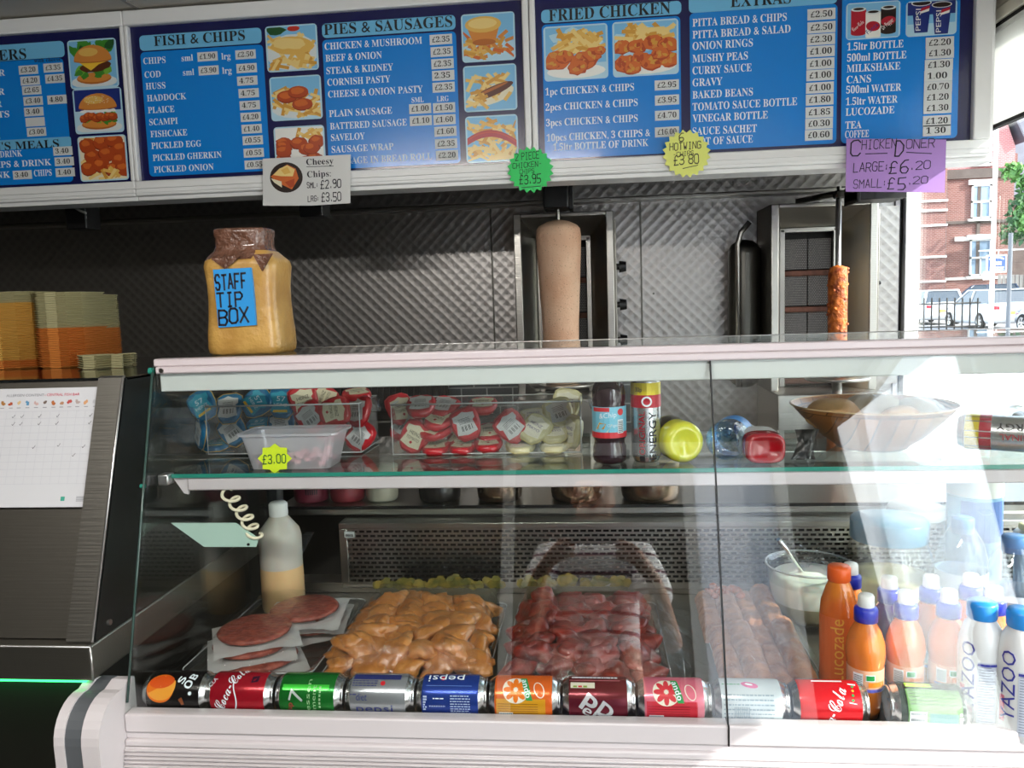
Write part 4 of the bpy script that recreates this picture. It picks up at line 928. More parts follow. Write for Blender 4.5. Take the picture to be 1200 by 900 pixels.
# blue sticker on the front left face
yf = cy-sc_*.86*.985
b = MB(); sk_ = [(249.5, 316), (294, 313.5), (300, 381), (256, 384)]
pts = [(at(px, py, yf-.004).x, at(px, py, yf-.004).z) for px, py in sk_]
b.prism(pts, lambda u, v, d: V((u, d, v)), yf-.004, yf+.006); b.build('blue_sticker', t, mat('blue_sticker', '2590d6', .45, coat=.3))
b = note(t, yf-.004, [('STAFF', 253, 340, 18, .04, .42, 292), ('TIP', 255, 360, 17, .04, .62, 287), ('BOX', 257, 380.5, 18, .05, .7, 295)], ink_marker, .15); b.build('lettering', t, ink_marker)
b = MB()
for x0, x1, y0, y1 in ((298, 316, 320, 347), (301, 315, 356, 367), (262, 300, 388, 411), (240, 262, 300, 311)):
    a, c = at(x0, y0, yf+.0002), at(x1, y1, yf+.0002); b.face([a, V((c.x, a.y, a.z+.003)), c, V((a.x, a.y, c.z-.002))])
pass
b.bm.free()

# ================================================================== things on the glass shelf
# ---- clear bins
def clear_bin(label, x0, x1, y0, y1, h):
    t = thing('clear_bin', label, 'bin', ((x0+x1)/2, (y0+y1)/2, SHELF)); w_ = .0022; z0 = SHELF+.003
    b = MB(); b.box(x0, x1, y0, y0+w_, z0, z0+h).box(x0, x1, y1-w_, y1, z0, z0+h).box(x0, x0+w_, y0+w_, y1-w_, z0, z0+h).box(x1-w_, x1, y0+w_, y1-w_, z0, z0+h).box(x0+w_, x1-w_, y0+w_, y1-w_, z0, z0+w_)
    for x in (x0+.012, x1-.016):
        for y in (y0+.01, y1-.014): b.box(x, x+.006, y, y+.006, SHELF, z0)
    b.build('walls', t, acrylic)
    b = MB(); rim = mat('polished_acrylic_edge', 'c4c8c8', .15, 0, spec=.8)
    b.tube([(x0, y0, z0+h), (x1, y0, z0+h), (x1, y1, z0+h), (x0, y1, z0+h), (x0, y0, z0+h)], .0018, 6).tube([(x0, y0, z0+.001), (x1, y0, z0+.001), (x1, y1, z0+.001)], .0013, 6).tube([(x1, y0, z0), (x1, y0, z0+h)], .0013, 6).tube([(x0, y0, z0), (x0, y0, z0+h)], .0009, 6)
    b.build('rim', t, rim)
    b = MB(); b.tube([(x1, (y0+y1)/2-.02, z0+h), (x1+.016, (y0+y1)/2-.018, z0+h-.004), (x1+.022, (y0+y1)/2, z0+h-.02), (x1+.016, (y0+y1)/2+.018, z0+h-.004), (x1, (y0+y1)/2+.02, z0+h)], .004, 8); b.build('handle', t, acrylic)
BIN1 = (-.757, -.447, .315, .445); BIN2 = (-.376, -.020, .285, .405)
clear_bin('left clear plastic bin full of blue and red dip pots, behind the tub', *BIN1, .096)
clear_bin('right clear plastic bin of red and cream dip pots, mid shelf', *BIN2, .096)
# ---- dip pots
pk_out = [(-.021, -.020), (-.026, -.004), (-.027, .012), (-.024, .024), (-.013, .030), (.013, .030), (.024, .024), (.027, .012), (.026, -.004), (.021, -.020), (.012, -.030), (-.012, -.030)]
lab_out = [(-.020, -.018), (-.016, .004), (-.021, .008), (-.021, .018), (-.009, .020), (0, .024), (.009, .020), (.021, .018), (.021, .008), (.016, .004), (.020, -.018), (.0, -.022)]
def dip_proto(kind):
    body, rimc, labc, txt, sub = {'blue': ('1d6f9c', 'd9b04a', '2f9db8', '57', 'HEINZ'), 'red': ('c8232f', 'c9a24a', 'd9d2b4', 'HEINZ', 'TOMATO'), 'cream': ('e3dcae', 'd8cc86', 'f0ecd8', 'HEINZ', 'MAYO')}[kind]
    bm_ = mat('dip_pot_'+kind, body, .3, coat=.4, var=(30, .18)); rm = mat('dip_rim_'+kind, rimc if kind != 'red' else 'b81f2c', .35); lm = mat('dip_label_'+kind, labc, .4)
    tx = ink_white if kind == 'blue' else ink_black if kind == 'red' else mat('purple_print', '4a3a86', .5)
    root = bpy.data.objects.new('dip_pot', None); COL.objects.link(root); root.empty_display_size = .02
    b = MB(); n = len(pk_out)
    layers = [(.90, .0080), (1.0, .0055), (1.04, .001), (1.04, -.001), (.98, -.004), (.88, -.0080)]
    rows = [[b.bm.verts.new((x*s_, y*s_, z)) for x, y in pk_out] for s_, z in layers]
    for A, B in zip(rows, rows[1:]):
        for k in range(n): f = b.bm.faces.new((A[k], A[(k+1) % n], B[(k+1) % n], B[k])); f.smooth = True
    b.bm.faces.new(rows[0]); b.bm.faces.new(list(reversed(rows[-1]))); b.build('pot', root, bm_, world=False)
    b = MB(); o_ = [(x*1.075, y*1.075) for x, y in pk_out]
    b.prism(o_, lambda u, v, d: V((u, v, d)), -.0006, .0006); b.build('seal_rim', root, rm, world=False)
    b = MB(); b.m(lm).prism(lab_out, lambda u, v, d: V((u, v, d)), .0084, .0089)
    b.m(tx); write(b, txt, lambda u, v: V((u, v+.003, .0092)), .010 if kind == 'blue' else .0068, .024 if kind != 'blue' else .018, 'c')
    write(b, sub, lambda u, v: V((u, v-.007, .0092)), .006, .027, 'c')
    if kind == 'blue': b.m(FC['cheese']).prism([(-.015, -.020), (.015, -.018), (.014, -.013), (-.014, -.015)], lambda u, v, d: V((u, v, d)), .0084, .0090)
    if kind == 'red': b.m(FC['red']).face([V((.003*math.cos(k), -.012+.003*math.sin(k), .0093)) for k in range(6)])
    b.build('label', root, None, world=False)
    b = MB(); b.m(mat('silver_back_label', 'c9cbca', .4)).prism(lab_out, lambda u, v, d: V((u, v, -d)), .0084, .0089); b.m(ink_black)
    for k in range(11):
        if k % 3 != 1: b.face([V((-.012+.0022*k, y_, -.0092)) for y_ in (-.013,)]+[V((-.0108+.0022*k, -.013, -.0092)), V((-.0108+.0022*k, -.003, -.0092)), V((-.012+.0022*k, -.003, -.0092))])
    for k in range(4): b.face([V((-.011, .001+.003*k, -.0092)), V((.011, .001+.003*k, -.0092)), V((.011, .0018+.003*k, -.0092)), V((-.011, .0018+.003*k, -.0092))])
    b.build('back_label', root, None, world=False)
    return root
protos = {}
def dip(kind, px, py, Y, roll, tilt, turn, back, label, group):
    """tilt: pitch back from facing the viewer; turn: yaw"""
    if kind not in protos: protos[kind] = dip_proto(kind); r = protos[kind]
    else: r = dup(protos[kind])
    tag(r, label, 'sauce pot', group)
    R_ = Matrix.Rotation(math.radians(turn), 4, 'Z') @ Matrix.Rotation(math.radians(90-tilt), 4, 'X') @ Matrix.Rotation(math.radians(roll), 4, 'Z')
    if back: R_ = R_ @ Matrix.Rotation(PI, 4, 'Y')
    r.rotation_euler = R_.to_euler(); p = at(px, py, Y); r.location = p
    return r
g = 'blue and red dip pots in the left bin'
Y1, Y2, Y3 = .338, .375, .412
for a in (('blue', 238, 475, Y1, 30, 10, 0, 0, 'blue dip pot leaning at the left end of the left bin, top row'),
          ('blue', 269, 479, Y1+.012, 5, 25, 0, 1, 'blue dip pot showing its barcode, second in the top row'),
          ('blue', 301, 472, Y1, -55, 15, 0, 0, 'blue dip pot lying tilted, third in the top row'),
          ('blue', 331, 472, Y1+.006, -5, 8, 0, 0, 'upright blue dip pot next to the red ones, front label readable'),
          ('blue', 237, 508, Y1, -20, 5, -50, 1, 'blue dip pot turned side on at the lower left corner of the bin'),
          ('blue', 273, 505, Y1+.015, 35, 10, 0, 1, 'blue dip pot with barcode showing, just above the white tub rim'),
          ('blue', 304, 500, Y2, 10, 70, 0, 0, 'blue dip pot lying flat behind the white tub'),
          ('blue', 255, 523, Y2-.01, 10, 80, 0, 0, 'blue dip pot lying flat on the floor of the left bin'),
          ('blue', 330, 499, Y1+.02, 10, 30, 0, 1, 'silver backed blue dip pot low down beside the red ones'),
          ('red', 356, 470, Y1+.006, 15, 10, 20, 0, 'red dip pot standing beside the upright blue one'),
          ('red', 380, 467, Y2, 60, 20, 30, 0, 'red dip pot edge up at the top of the left bin'),
          ('red', 364, 489, Y1-.004, 35, 10, 0, 1, 'red dip pot with barcode, lower left of the red ones'),
          ('red', 392, 482, Y1-.006, -80, 12, 0, 0, 'red dip pot turned sideways with cream label in front'),
          ('red', 419, 463, Y2, 20, 80, 10, 0, 'red dip pot lying flat on top at the right end'),
          ('red', 421, 482, Y1+.004, 5, 20, -30, 1, 'red dip pot side on in the right corner of the left bin'),
          ('red', 422, 511, Y1, -35, 10, -10, 1, 'red dip pot with barcode at the lower right corner, left bin'),
          ('red', 402, 503, Y2, 20, 55, 0, 1, 'red dip pot low in the left bin behind the tub corner'),
          ('red', 385, 503, Y1+.012, 5, 40, 0, 1, 'red dip pot just above the tub rim showing barcode')):
    dip(*a, g)
g = 'red and cream dip pots in the right bin'
Y1, Y2, Y3 = .309, .346, .382
for a in (('red', 486, 512, Y1, -30, 12, 0, 0, 'red dip pot with tomato label leaning at the lower left of the right bin'),
          ('red', 493, 476, Y1+.006, 5, 62, 0, 1, 'red dip pot lying on top at the left of the right bin'),
          ('red', 520, 477, Y2, -20, 62, 0, 1, 'red dip pot tipped back, second along the top'),
          ('red', 515, 492, Y1+.012, -30, 60, 0, 0, 'red dip pot edge on below the top row'),
          ('red', 510, 505, Y1+.01, -40, 66, 0, 0, 'red dip pot sloping down beside the tomato label one'),
          ('red', 546, 497, Y1, 18, 12, 0, 1, 'red dip pot with long white text panel in the middle of the right bin'),
          ('red', 566, 476, Y2, 5, 74, 0, 0, 'red dip pot lying flat at the top, right of middle'),
          ('red', 511, 525, Y1+.002, 5, 80, 0, 0, 'red dip pot lying flat on the bin floor, left'),
          ('red', 543, 524, Y1+.004, -5, 80, 0, 0, 'red dip pot lying flat on the bin floor, middle'),
          ('red', 572, 521, Y1+.002, 10, 78, 0, 0, 'red dip pot lying flat on the bin floor, right of middle'),
          ('red', 469, 480, Y2, 10, 20, 40, 0, 'red dip pot on edge in the top left corner of the right bin'),
          ('red', 475, 499, Y2-.006, -30, 30, 0, 1, 'red dip pot half hidden behind the tomato label one'),
          ('red', 540, 515, Y2, -10, 60, 0, 0, 'red dip pot wedged under the white panelled one'),
          ('red', 574, 508, Y2-.008, 10, 66, 0, 0, 'red dip pot sloping up toward the cream ones'),
          ('red', 599, 500, Y1, 42, 14, 0, 1, 'red dip pot leaning against the cream ones with a pink corner'),
          ('cream', 627, 503, Y1+.002, -35, 40, 0, 0, 'cream dip pot propped next to the last red one'),
          ('cream', 626, 490, Y2, 10, 70, 0, 0, 'cream dip pot lying behind the propped cream one'),
          ('cream', 655, 484, Y2, 20, 30, 0, 1, 'cream dip pot near the top right of the right bin'),
          ('cream', 664, 474, Y3, -10, 20, 0, 0, 'cream dip pot highest in the top right corner'),
          ('cream', 649, 508, Y1+.012, 5, 66, 0, 0, 'cream dip pot lying tilted at lower right'),
          ('cream', 672, 506, Y1+.006, 0, 8, -62, 0, 'cream dip pot standing on edge against the right wall'),
          ('cream', 610, 524, Y1+.002, 8, 80, 0, 0, 'cream dip pot flat on the floor near the red ones'),
          ('cream', 650, 523, Y1+.002, -5, 80, 0, 0, 'cream dip pot flat on the floor at the right'),
          ('cream', 658, 497, Y2+.006, 30, 40, 0, 1, 'cream dip pot behind the tilted one at right')):
    dip(*a, g)
# ---- tub of pink sweets with a price star
x0, x1, y0, y1 = -.625, -.452, .170, .262; hT = .066
t = thing('plastic_tub', 'translucent lidless tub at the front of the shelf with a neon price star', 'tub', ((x0+x1)/2, (y0+y1)/2, SHELF))
def rr_ring(w0, w1, d0, d1, z, r=.014):
    return [V((p[0], p[1], z)) for p in rrect(w0, w1, d0, d1, r, 4)]
tubm = thin('frosted_tub', (.90, .90, .92), .05, .15, haze=.30, hazecol='e8e8ee')
b = MB(); fl = .014
R_ = [rr_ring(x0+fl, x1-fl, y0+fl*.6, y1-fl*.6, SHELF+.0005), rr_ring(x0, x1, y0, y1, SHELF+hT-.006), rr_ring(x0-.007, x1+.007, y0-.006, y1+.006, SHELF+hT-.004), rr_ring(x0-.007, x1+.007, y0-.006, y1+.006, SHELF+hT), rr_ring(x0+.001, x1-.001, y0+.001, y1-.001, SHELF+hT)]
vs = [[b.bm.verts.new(p) for p in r] for r in R_]; n = len(R_[0])
for A, B in zip(vs, vs[1:]):
    for k in range(n): b.bm.faces.new((A[k], A[(k+1) % n], B[(k+1) % n], B[k]))
b.bm.faces.new(vs[0]); b.build('tub_body', t, tubm)
st = star(322.5, 537, 15, 19.5, 8, .168, .39); 
b = MB(); pts = [(at(px, py, .168).x, at(px, py, .168).z) for px, py in [(322.5+(20 if k % 2 == 0 else 15.5)*math.cos(k*PI/8+.0), 537+(17.5 if k % 2 == 0 else 14)*math.sin(k*PI/8)) for k in range(16)]]
b.prism(pts, lambda u, v, d: V((u, d, v)), .1655, .1665); b.build('price_star', t, mat('neon_yellow_card', 'd9f02a', .6))
b = note(t, .1655, [('£3.00', 308, 543.5, 11, .02, .55, 338)], mat('green_ink', '1f6a3a', .6), .12); b.build('lettering', t, mat('green_ink', '1f6a3a', .6))
pinkm = mat('pink_sweet', 'e6a0a8', .6, var=(40, .2), col2='f0c8cc')
b = MB()
for k in range(70): b.blob((rnd.uniform(x0+.022, x1-.022), rnd.uniform(y0+.016, y1-.016), SHELF+rnd.uniform(.006, .026)), (.0085, .008, .006), k, .2, 1)
tag(one(b.build('pink_sweets', None, pinkm), ((x0+x1)/2, (y0+y1)/2, SHELF)), 'pale pink sweets heaped in the bottom of the tub', 'sweets', None, 'stuff')

# ---- wrap helper for cylinders
def wrapv(c, r, axis='z', a0=0.):
    """vertical cylinder: u runs round (left to right seen from -Y), v up"""
    return lambda u, v, o=.0006: V((c[0]+(r+o)*math.sin(u/r+a0), c[1]-(r+o)*math.cos(u/r+a0), c[2]+v))
def patchv(b, c, r, u0, u1, v0, v1, o=.0004, n=10):
    f = wrapv(c, r)
    for k in range(n):
        a, d = u0+(u1-u0)*k/n, u0+(u1-u0)*(k+1)/n; b.face([f(a, v0, o), f(d, v0, o), f(d, v1, o), f(a, v1, o)], True)
# ---- dark cordial bottle
c = (at(715, 543, .205).x, .215, SHELF); r = (at(735, 500, .205).x-at(695, 500, .205).x)/2
t = thing('cordial_bottle', 'dark purple cordial bottle with a blue and red label', 'bottle', c)
b = MB(); b.lathe([(0, .003), (r*.8, 0), (r*.97, .004), (r, .012), (r*.98, .028), (r*.90, .034), (r*.90, .040), (r, .046), (r, .098), (r*.94, .104), (r, .11), (r*.99, .125), (r*.9, .136), (r*.55, .150), (r*.45, .156), (r*.45, .160)], 28, Matrix.Translation(c)); b.build('bottle', t, mat('dark_purple_drink', '2b1620', .12, coat=.5, spec=.6))
b = MB(); b.lathe([(r*.5, .158), (r*.5, .176), (0, .176)], 20, Matrix.Translation(c)); b.build('cap', t, mat('purple_cap', '3a1f4a', .4))
b = MB(); b.m(mat('label_sky', '7cc4dc', .35)); patchv(b, c, r, -r*1.5, r*1.5, .046, .100)
b.m(mat('label_red', 'd0303a', .4)); patchv(b, c, r, -r*1.5, r*1.5, .046, .056, .0006); patchv(b, c, r, -r*1.1, r*.0, .092, .099, .0006)
b.m(FC['cream']); f = wrapv(c, r); b.face([f(-.026, .060, .0008), f(-.004, .056, .0008), f(.004, .070, .0008), f(-.018, .074, .0008)]); b.m(FC['chip3']); b.face([f(-.024, .062, .0009), f(-.010, .062, .0009), f(-.006, .071, .0009), f(-.018, .073, .0009)])
b.m(ink_white); write_round(b, "&Chip", lambda u, v: f(-.018+u, .080+v+u*.1, .001), .009, .030); write(b, 'Original', lambda u, v: f(-.004+u, .066+v, .001), .005, .022); patchv(b, c, r, .014, .026, .054, .078, .0008, 3)
b.m(ink_black)
for k in range(8): patchv(b, c, r, .0150, .0250, .0555+.0026*k, .0568+.0026*k, .0011, 2)
b.m(mat('label_red', 'd0303a', .4)); b.face([f(.020+.006*math.cos(a*PI/6), .091+.006*math.sin(a*PI/6), .0009) for a in range(12)])
b.build('label', t)
# ---- energy can standing
c = (at(758, 541, .215).x, .222, SHELF); r = (at(776, 500, .215).x-at(741, 500, .215).x)/2; hc_ = .152
def can_mesh(b, c, r, h, body, T=None, silver=None):
    T = T or Matrix.Translation(c)
    b.m(silver); b.lathe([(0, .004), (r*.72, .002), (r*.80, 0), (r*.84, .002), (r*.985, .010)], 32, T)
    b.m(body); b.lathe([(r*.985, .010), (r, .013), (r, h-.015), (r*.97, h-.010)], 32, T)
    b.m(silver); b.lathe([(r*.97, h-.010), (r*.86, h-.003), (r*.87, h-.0005), (r*.84, h), (r*.80, h-.004), (0, h-.004)], 32, T)
t = thing('energy_drink_can', 'tall silver energy drink can with yellow and red bands, standing', 'can', c)
silver = mat('can_aluminium', 'c9c9c9', .22, 1)
b = MB(); can_mesh(b, c, r, hc_, mat('can_silver_print', 'b9bcbe', .25, .8), None, silver); b.build('can_body', t)
b = MB(); f = wrapv(c, r)
b.m(mat('can_yellow', 'd8c421', .3, .2)); patchv(b, c, r, -r*1.55, r*1.55, .118, .139)
b.m(mat('can_crimson', 'b3152f', .3, .2)); patchv(b, c, r, -r*1.55, r*1.55, .096, .118)
b.m(ink_black); write(b, '30p', lambda u, v: f(-.020+u, .124+v, .001), .008, .012); write_round(b, 'ENERGY', lambda u, v: f(.0165-v, .006+u, .001), .013, .083)
b.m(mat('can_crimson', 'b3152f', .3, .2)); write_round(b, 'ORIGINAL', lambda u, v: f(-.0035-v, .014+u, .001), .0105, .076); b.m(ink_black); patchv(b, c, r, -.013, -.0045, .003, .012, .0008, 3)
b.m(ink_white); b.face([f(.009*math.cos(a*PI/8), .107+.009*math.sin(a*PI/8), .001) for a in range(16)]); b.m(mat('can_crimson', 'b3152f', .3, .2)); b.face([f(.006*math.cos(a*PI/8), .107+.006*math.sin(a*PI/8), .0013) for a in range(16)])
b.build('printed_label', t)
# ---- bottles lying with their bases to the viewer
def lying(c, r, yaw, pitch=0): return Matrix.Translation(c) @ Matrix.Rotation(math.radians(yaw), 4, 'Z') @ Matrix.Rotation(math.radians(-90+pitch), 4, 'X')
p0 = at(803, 519, .19); r = .036
c = V((p0.x, .185, SHELF+r)); T = lying(c, r, 14)
t = thing('lying_bottle', 'yellow drink bottle lying with its round base facing out', 'bottle', c)
ylw = mat('yellow_drink', 'dfe04a', .15, coat=.5, sss=.2)
b = MB(); b.lathe([(0, .008), (r*.35, .007), (r*.6, .001), (r*.8, 0), (r*.97, .008), (r, .018), (r, .085), (r*.9, .105), (r*.45, .135), (r*.38, .15)], 32, T); b.build('bottle', t, ylw)
b = MB(); b.lathe([(r*1.01, .040), (r*1.012, .042), (r*1.012, .080), (r*1.0, .082)], 32, T); b.build('label', t, mat('dark_label', '3a3226', .4))
MB().lathe([(r*.44, .148), (r*.44, .166), (0, .166)], 20, T).build('cap', t, mat('yellow_cap', 'cfd048', .4))
p0 = at(848, 517, .2); r = .034; c = V((p0.x, .20, SHELF+r)); T = lying(c, r, -22)
t = thing('lying_bottle', 'clear blue water bottle lying with its ribbed base facing out', 'bottle', c)
watm = thin('water_bottle_plastic', (.62, .80, .93), .08, .03, (45, .9))
b = MB(); b.lathe([(0, .012), (r*.3, .008), (r*.55, 0), (r*.85, .002), (r, .014)]+[(r*(1-.05*(k % 2)), .018+.008*k) for k in range(10)]+[(r*.85, .108), (r*.42, .135), (r*.38, .15)], 32, T)
for k in range(5):
    a = 2*PI*k/5; b.m(watm); b.blob(T @ V((r*.5*math.cos(a), r*.5*math.sin(a), .004)), (r*.3, r*.12, r*.3), k, .2, 1)
b.build('bottle', t, watm)
MB().lathe([(r*.43, .146), (r*.43, .162), (0, .162)], 20, T).build('cap', t, mat('blue_cap', '2f7fd0', .35))
b = MB(); b.lathe([(r*1.0, .050), (r*1.01, .052), (r*1.01, .090), (r*.99, .092)], 32, T); b.build('label', t, mat('blue_water_label', '4a92d8', .35))
# ---- red sauce squeezer lying
p0 = at(898, 524, .17); c = V((p0.x, .168, SHELF+.0265))
T = lying(c, 1, 0)
t = thing('sauce_squeeze_bottle', 'red sauce squeeze bottle lying base outward beside the black sachet', 'bottle', c)
b = MB(); r = .033; q = (3.4, 1, .78)
b.lathe([(0, .012), (r*.55, .010), (r*.72, .003), (r*.84, 0), (r*.97, .005), (r, .015), (r, .07), (r*.8, .10), (r*.4, .115)], 36, T, sq=q); b.build('bottle', t, mat('red_sauce_plastic', 'a3141f', .18, coat=.5))
b = MB(); b.lathe([(r*1.03, .035), (r*1.03, .08), (r*.85, .102)], 36, T, sq=q); b.build('label', t, mat('clear_label_white', 'd8d8d4', .35))
b = MB(); b.lathe([(r*.5, .112), (r*.62, .118), (r*.58, .15), (0, .152)], 20, T); b.build('cap', t, wplastic)
# ---- crumpled black sachet
p0 = at(944, 524, .215); 
b = MB()
def sach(u, v):
    x, z = (u-.5)*.040, (v-.5)*.048; pinch = 1-.35*math.sin(PI*v); q = noise.noise(V((u*5, v*5, 2)))*.004
    return V((p0.x+x*pinch+(v-.5)*.012, .215-.006*math.sin(PI*u)*math.sin(PI*v)+q+(v-.5)*.02, SHELF+.025+z))
b.grid(sach, 14, 14)
def sach2(u, v): return sach(u, v)+V((0, .006+.004*math.sin(PI*u)*math.sin(PI*v), 0))
b.grid(sach2, 14, 14); b.m(tagw)
for (u, v) in ((.45, .45),): b.face([sach(u-.1, v-.05)-V((0, .001, 0)), sach(u+.15, v-.05)-V((0, .001, 0)), sach(u+.15, v+.05)-V((0, .001, 0)), sach(u-.1, v+.05)-V((0, .001, 0))])
b.mats = [mat('black_foil', '151515', .3, coat=.4), tagw]
tag(one(b.build('sauce_sachet'), (p0.x, .215, SHELF)), 'crumpled black sachet standing between the red bottle and the bowl', 'sachet')
# ---- wood-look bowl with wrapped rolls
cl, cr = at(933, 482, .30), at(1124, 486, .30); rb = (cr.x-cl.x)/2; c = V(((cl.x+cr.x)/2, .325, SHELF)); hb = .078
t = thing('wooden_bowl', 'wide wood-patterned bowl holding wrapped bread rolls', 'bowl', c)
wood = brick_mat('wood_block_pattern', 'b07a45', '8a5a30', '5f3b1c', 1, .030, .07, .001, .35)
b = MB(); prof = [(0, .004), (rb*.42, 0), (rb*.46, .006), (rb*.62, .022), (rb*.82, .050), (rb*1.0, hb), (rb*1.005, hb+.002), (rb*.98, hb), (rb*.80, .054), (rb*.60, .028), (rb*.4, .012), (0, .010)]
b.lathe(prof, 48, Matrix.Translation(c)); b.build('bowl_body', t, wood)
b = MB(); b.tube([c+V((rb*1.002*math.cos(k*PI/24), rb*1.002*math.sin(k*PI/24), hb+.001)) for k in range(49)], .0016, 6); b.build('rim', t, mat('pale_rim', 'c9a878', .3, coat=.4))
bread = mat('bread_crust', 'bd7f42', .55, var=(12, .35), col2='e2b980'); bread2 = mat('floury_bread', 'd8c6a8', .7, var=(10, .2))
for i, (dx, dy, dz, sx, m_, lb) in enumerate(((-.072, -.01, .062, .050, bread, 'golden bread roll in clear wrap at the left of the bowl'), (.005, .015, .066, .056, bread2, 'pale wrapped bread roll in the middle of the bowl'), (.072, .0, .058, .048, bread2, 'floury bread roll at the right end of the bowl'), (.035, -.045, .050, .038, bread, 'smaller roll low at the front of the bowl'))):
    b = MB(); b.blob((c.x+dx, c.y+dy, SHELF+dz), (sx, sx*.85, .031), i+3, .12, 3); o = tag(one(b.build('bread_roll', None, m_), (c.x+dx, c.y+dy, SHELF+dz-.03)), lb, 'bread roll', 'rolls in the wooden bowl')
b = MB()
def wrapf(u, v):
    x, y = (u-.5)*.235, (v-.5)*.125; d = min(1, math.hypot(x/.118, y/.063)); return V((c.x+x, c.y+y, SHELF+.072+.030*math.sqrt(max(0, 1-d*d))+.006*noise.noise(V((x*40, y*40, 1)))))
b.grid(wrapf, 36, 20); tag(one(b.build('cling_film', None, film), (c.x, c.y, SHELF+.07)), 'crinkled cling film over the bread rolls in the bowl', 'film')
# ---- energy can lying at the right
p0 = at(1137, 497, .30); r = .031; c = V((p0.x-.02, .30, SHELF+r))
T = Matrix.Translation(c) @ Matrix.Rotation(math.radians(-30), 4, 'Z') @ Matrix.Rotation(PI/2, 4, 'Y') @ Matrix.Rotation(0, 4, 'Z')
t = thing('energy_drink_can', 'energy drink can lying on its side behind the bowl', 'can', c)
def can_lying(b, T, r, h, body): can_mesh(b, None, r, h, body, T, silver)
b = MB(); can_lying(b, T, r, .15, mat('can_silver_print', 'b9bcbe', .25, .8)); b.build('can_body', t)
def wrapl(T, r):
    """lying can: u along the axis (0 at the first end), v up round the near side, 0 = facing the viewer level"""
    return lambda u, v, o=.0005: T @ V((-(r+o)*math.sin(v/r), -(r+o)*math.cos(v/r), u))
def patchl(b, T, r, u0, u1, v0, v1, o=.0003, n=10):
    f = wrapl(T, r)
    for k in range(n):
        a, d = v0+(v1-v0)*k/n, v0+(v1-v0)*(k+1)/n; b.face([f(u0, a, o), f(u1, a, o), f(u1, d, o), f(u0, d, o)], True)
b = MB(); f = wrapl(T, r); b.m(mat('can_yellow', 'd8c421', .3, .2)); patchl(b, T, r, .012, .034, -.04, .06); b.m(mat('can_crimson', 'b3152f', .3, .2)); patchl(b, T, r, .034, .052, -.04, .06)
b.m(ink_black); write_round(b, 'ENERGY', lambda u, v: f(.135-u, .022-v, .0008), .013, .075); b.m(mat('can_crimson', 'b3152f', .3, .2)); write_round(b, 'ORIGINAL', lambda u, v: f(.135-u, .003-v, .0008), .010, .07); b.build('printed_label', t)
p0 = at(1185, 505, .25); r = .034; c = V((p0.x, .27, SHELF+r)); T = lying(c, r, -35)
t = thing('lying_bottle', 'clear empty bottle lying at the far right of the shelf', 'bottle', c)
b = MB(); b.lathe([(0, .010), (r*.5, .004), (r*.85, 0), (r, .012), (r, .10), (r*.8, .125), (r*.42, .15), (r*.40, .165)], 32, T); b.build('bottle', t, thin('pale_bottle_plastic', (.90, .94, .97), .07, .03, (30, .6)))
MB().lathe([(r*.45, .160), (r*.45, .178), (0, .178)], 20, T).build('cap', t, wplastic)

# ================================================================== the row of cans along the front
def print_text(b, f, text, u, v, cap, width, rot=0, align='l', col=ink_white):
    c, s_ = math.cos(math.radians(rot)), math.sin(math.radians(rot)); b.m(col)
    write_round(b, text, lambda x, y: f(u+x*c-y*s_, v+x*s_+y*c, .0007), cap, width)
def ell_l(b, f, u, v, a, d, rot=0, n=20, o=.0006, a0=0, a1=360):
    c, s_ = math.cos(math.radians(rot)), math.sin(math.radians(rot)); N = max(1, int(max(a, d)/.004)); rows = []
    for m_ in range(1, N+1):
        P = []
        for k in range(n+(a1-a0 < 360)):
            q = math.radians(a0+(a1-a0)*k/n); x, y = a*m_/N*math.cos(q), d*m_/N*math.sin(q); P.append(f(u+x*c-y*s_, v+x*s_+y*c, o))
        rows.append(P)
    full = a1-a0 >= 360; n_ = len(rows[0]); cc = f(u, v, o)
    for k in range(n_ if full else n_-1):
        k2 = (k+1) % n_; b.face([cc, rows[0][k], rows[0][k2]])
        for A, B in zip(rows, rows[1:]): b.face([A[k], B[k], B[k2], A[k2]])
def bars(b, T, u0, u1, v, n, dv, col, h=.0016, seed=0):
    """rows of tiny unreadable print"""
    r = random.Random(seed+n); b.m(col)
    for k in range(n):
        u = u0
        while u < u1-.002:
            w_ = r.uniform(.002, .007); patchl(b, T, RC, u, min(u1, u+w_), v-dv*k, v-dv*k+h, .0007, 1); u += w_+.0012
def bold(t): return ''.join(chr(0x1D5D4+ord(c)-65) if 'A' <= c <= 'Z' else chr(0x1D5EE+ord(c)-97) if 'a' <= c <= 'z' else c for c in t)
RC, HC = .033, .115
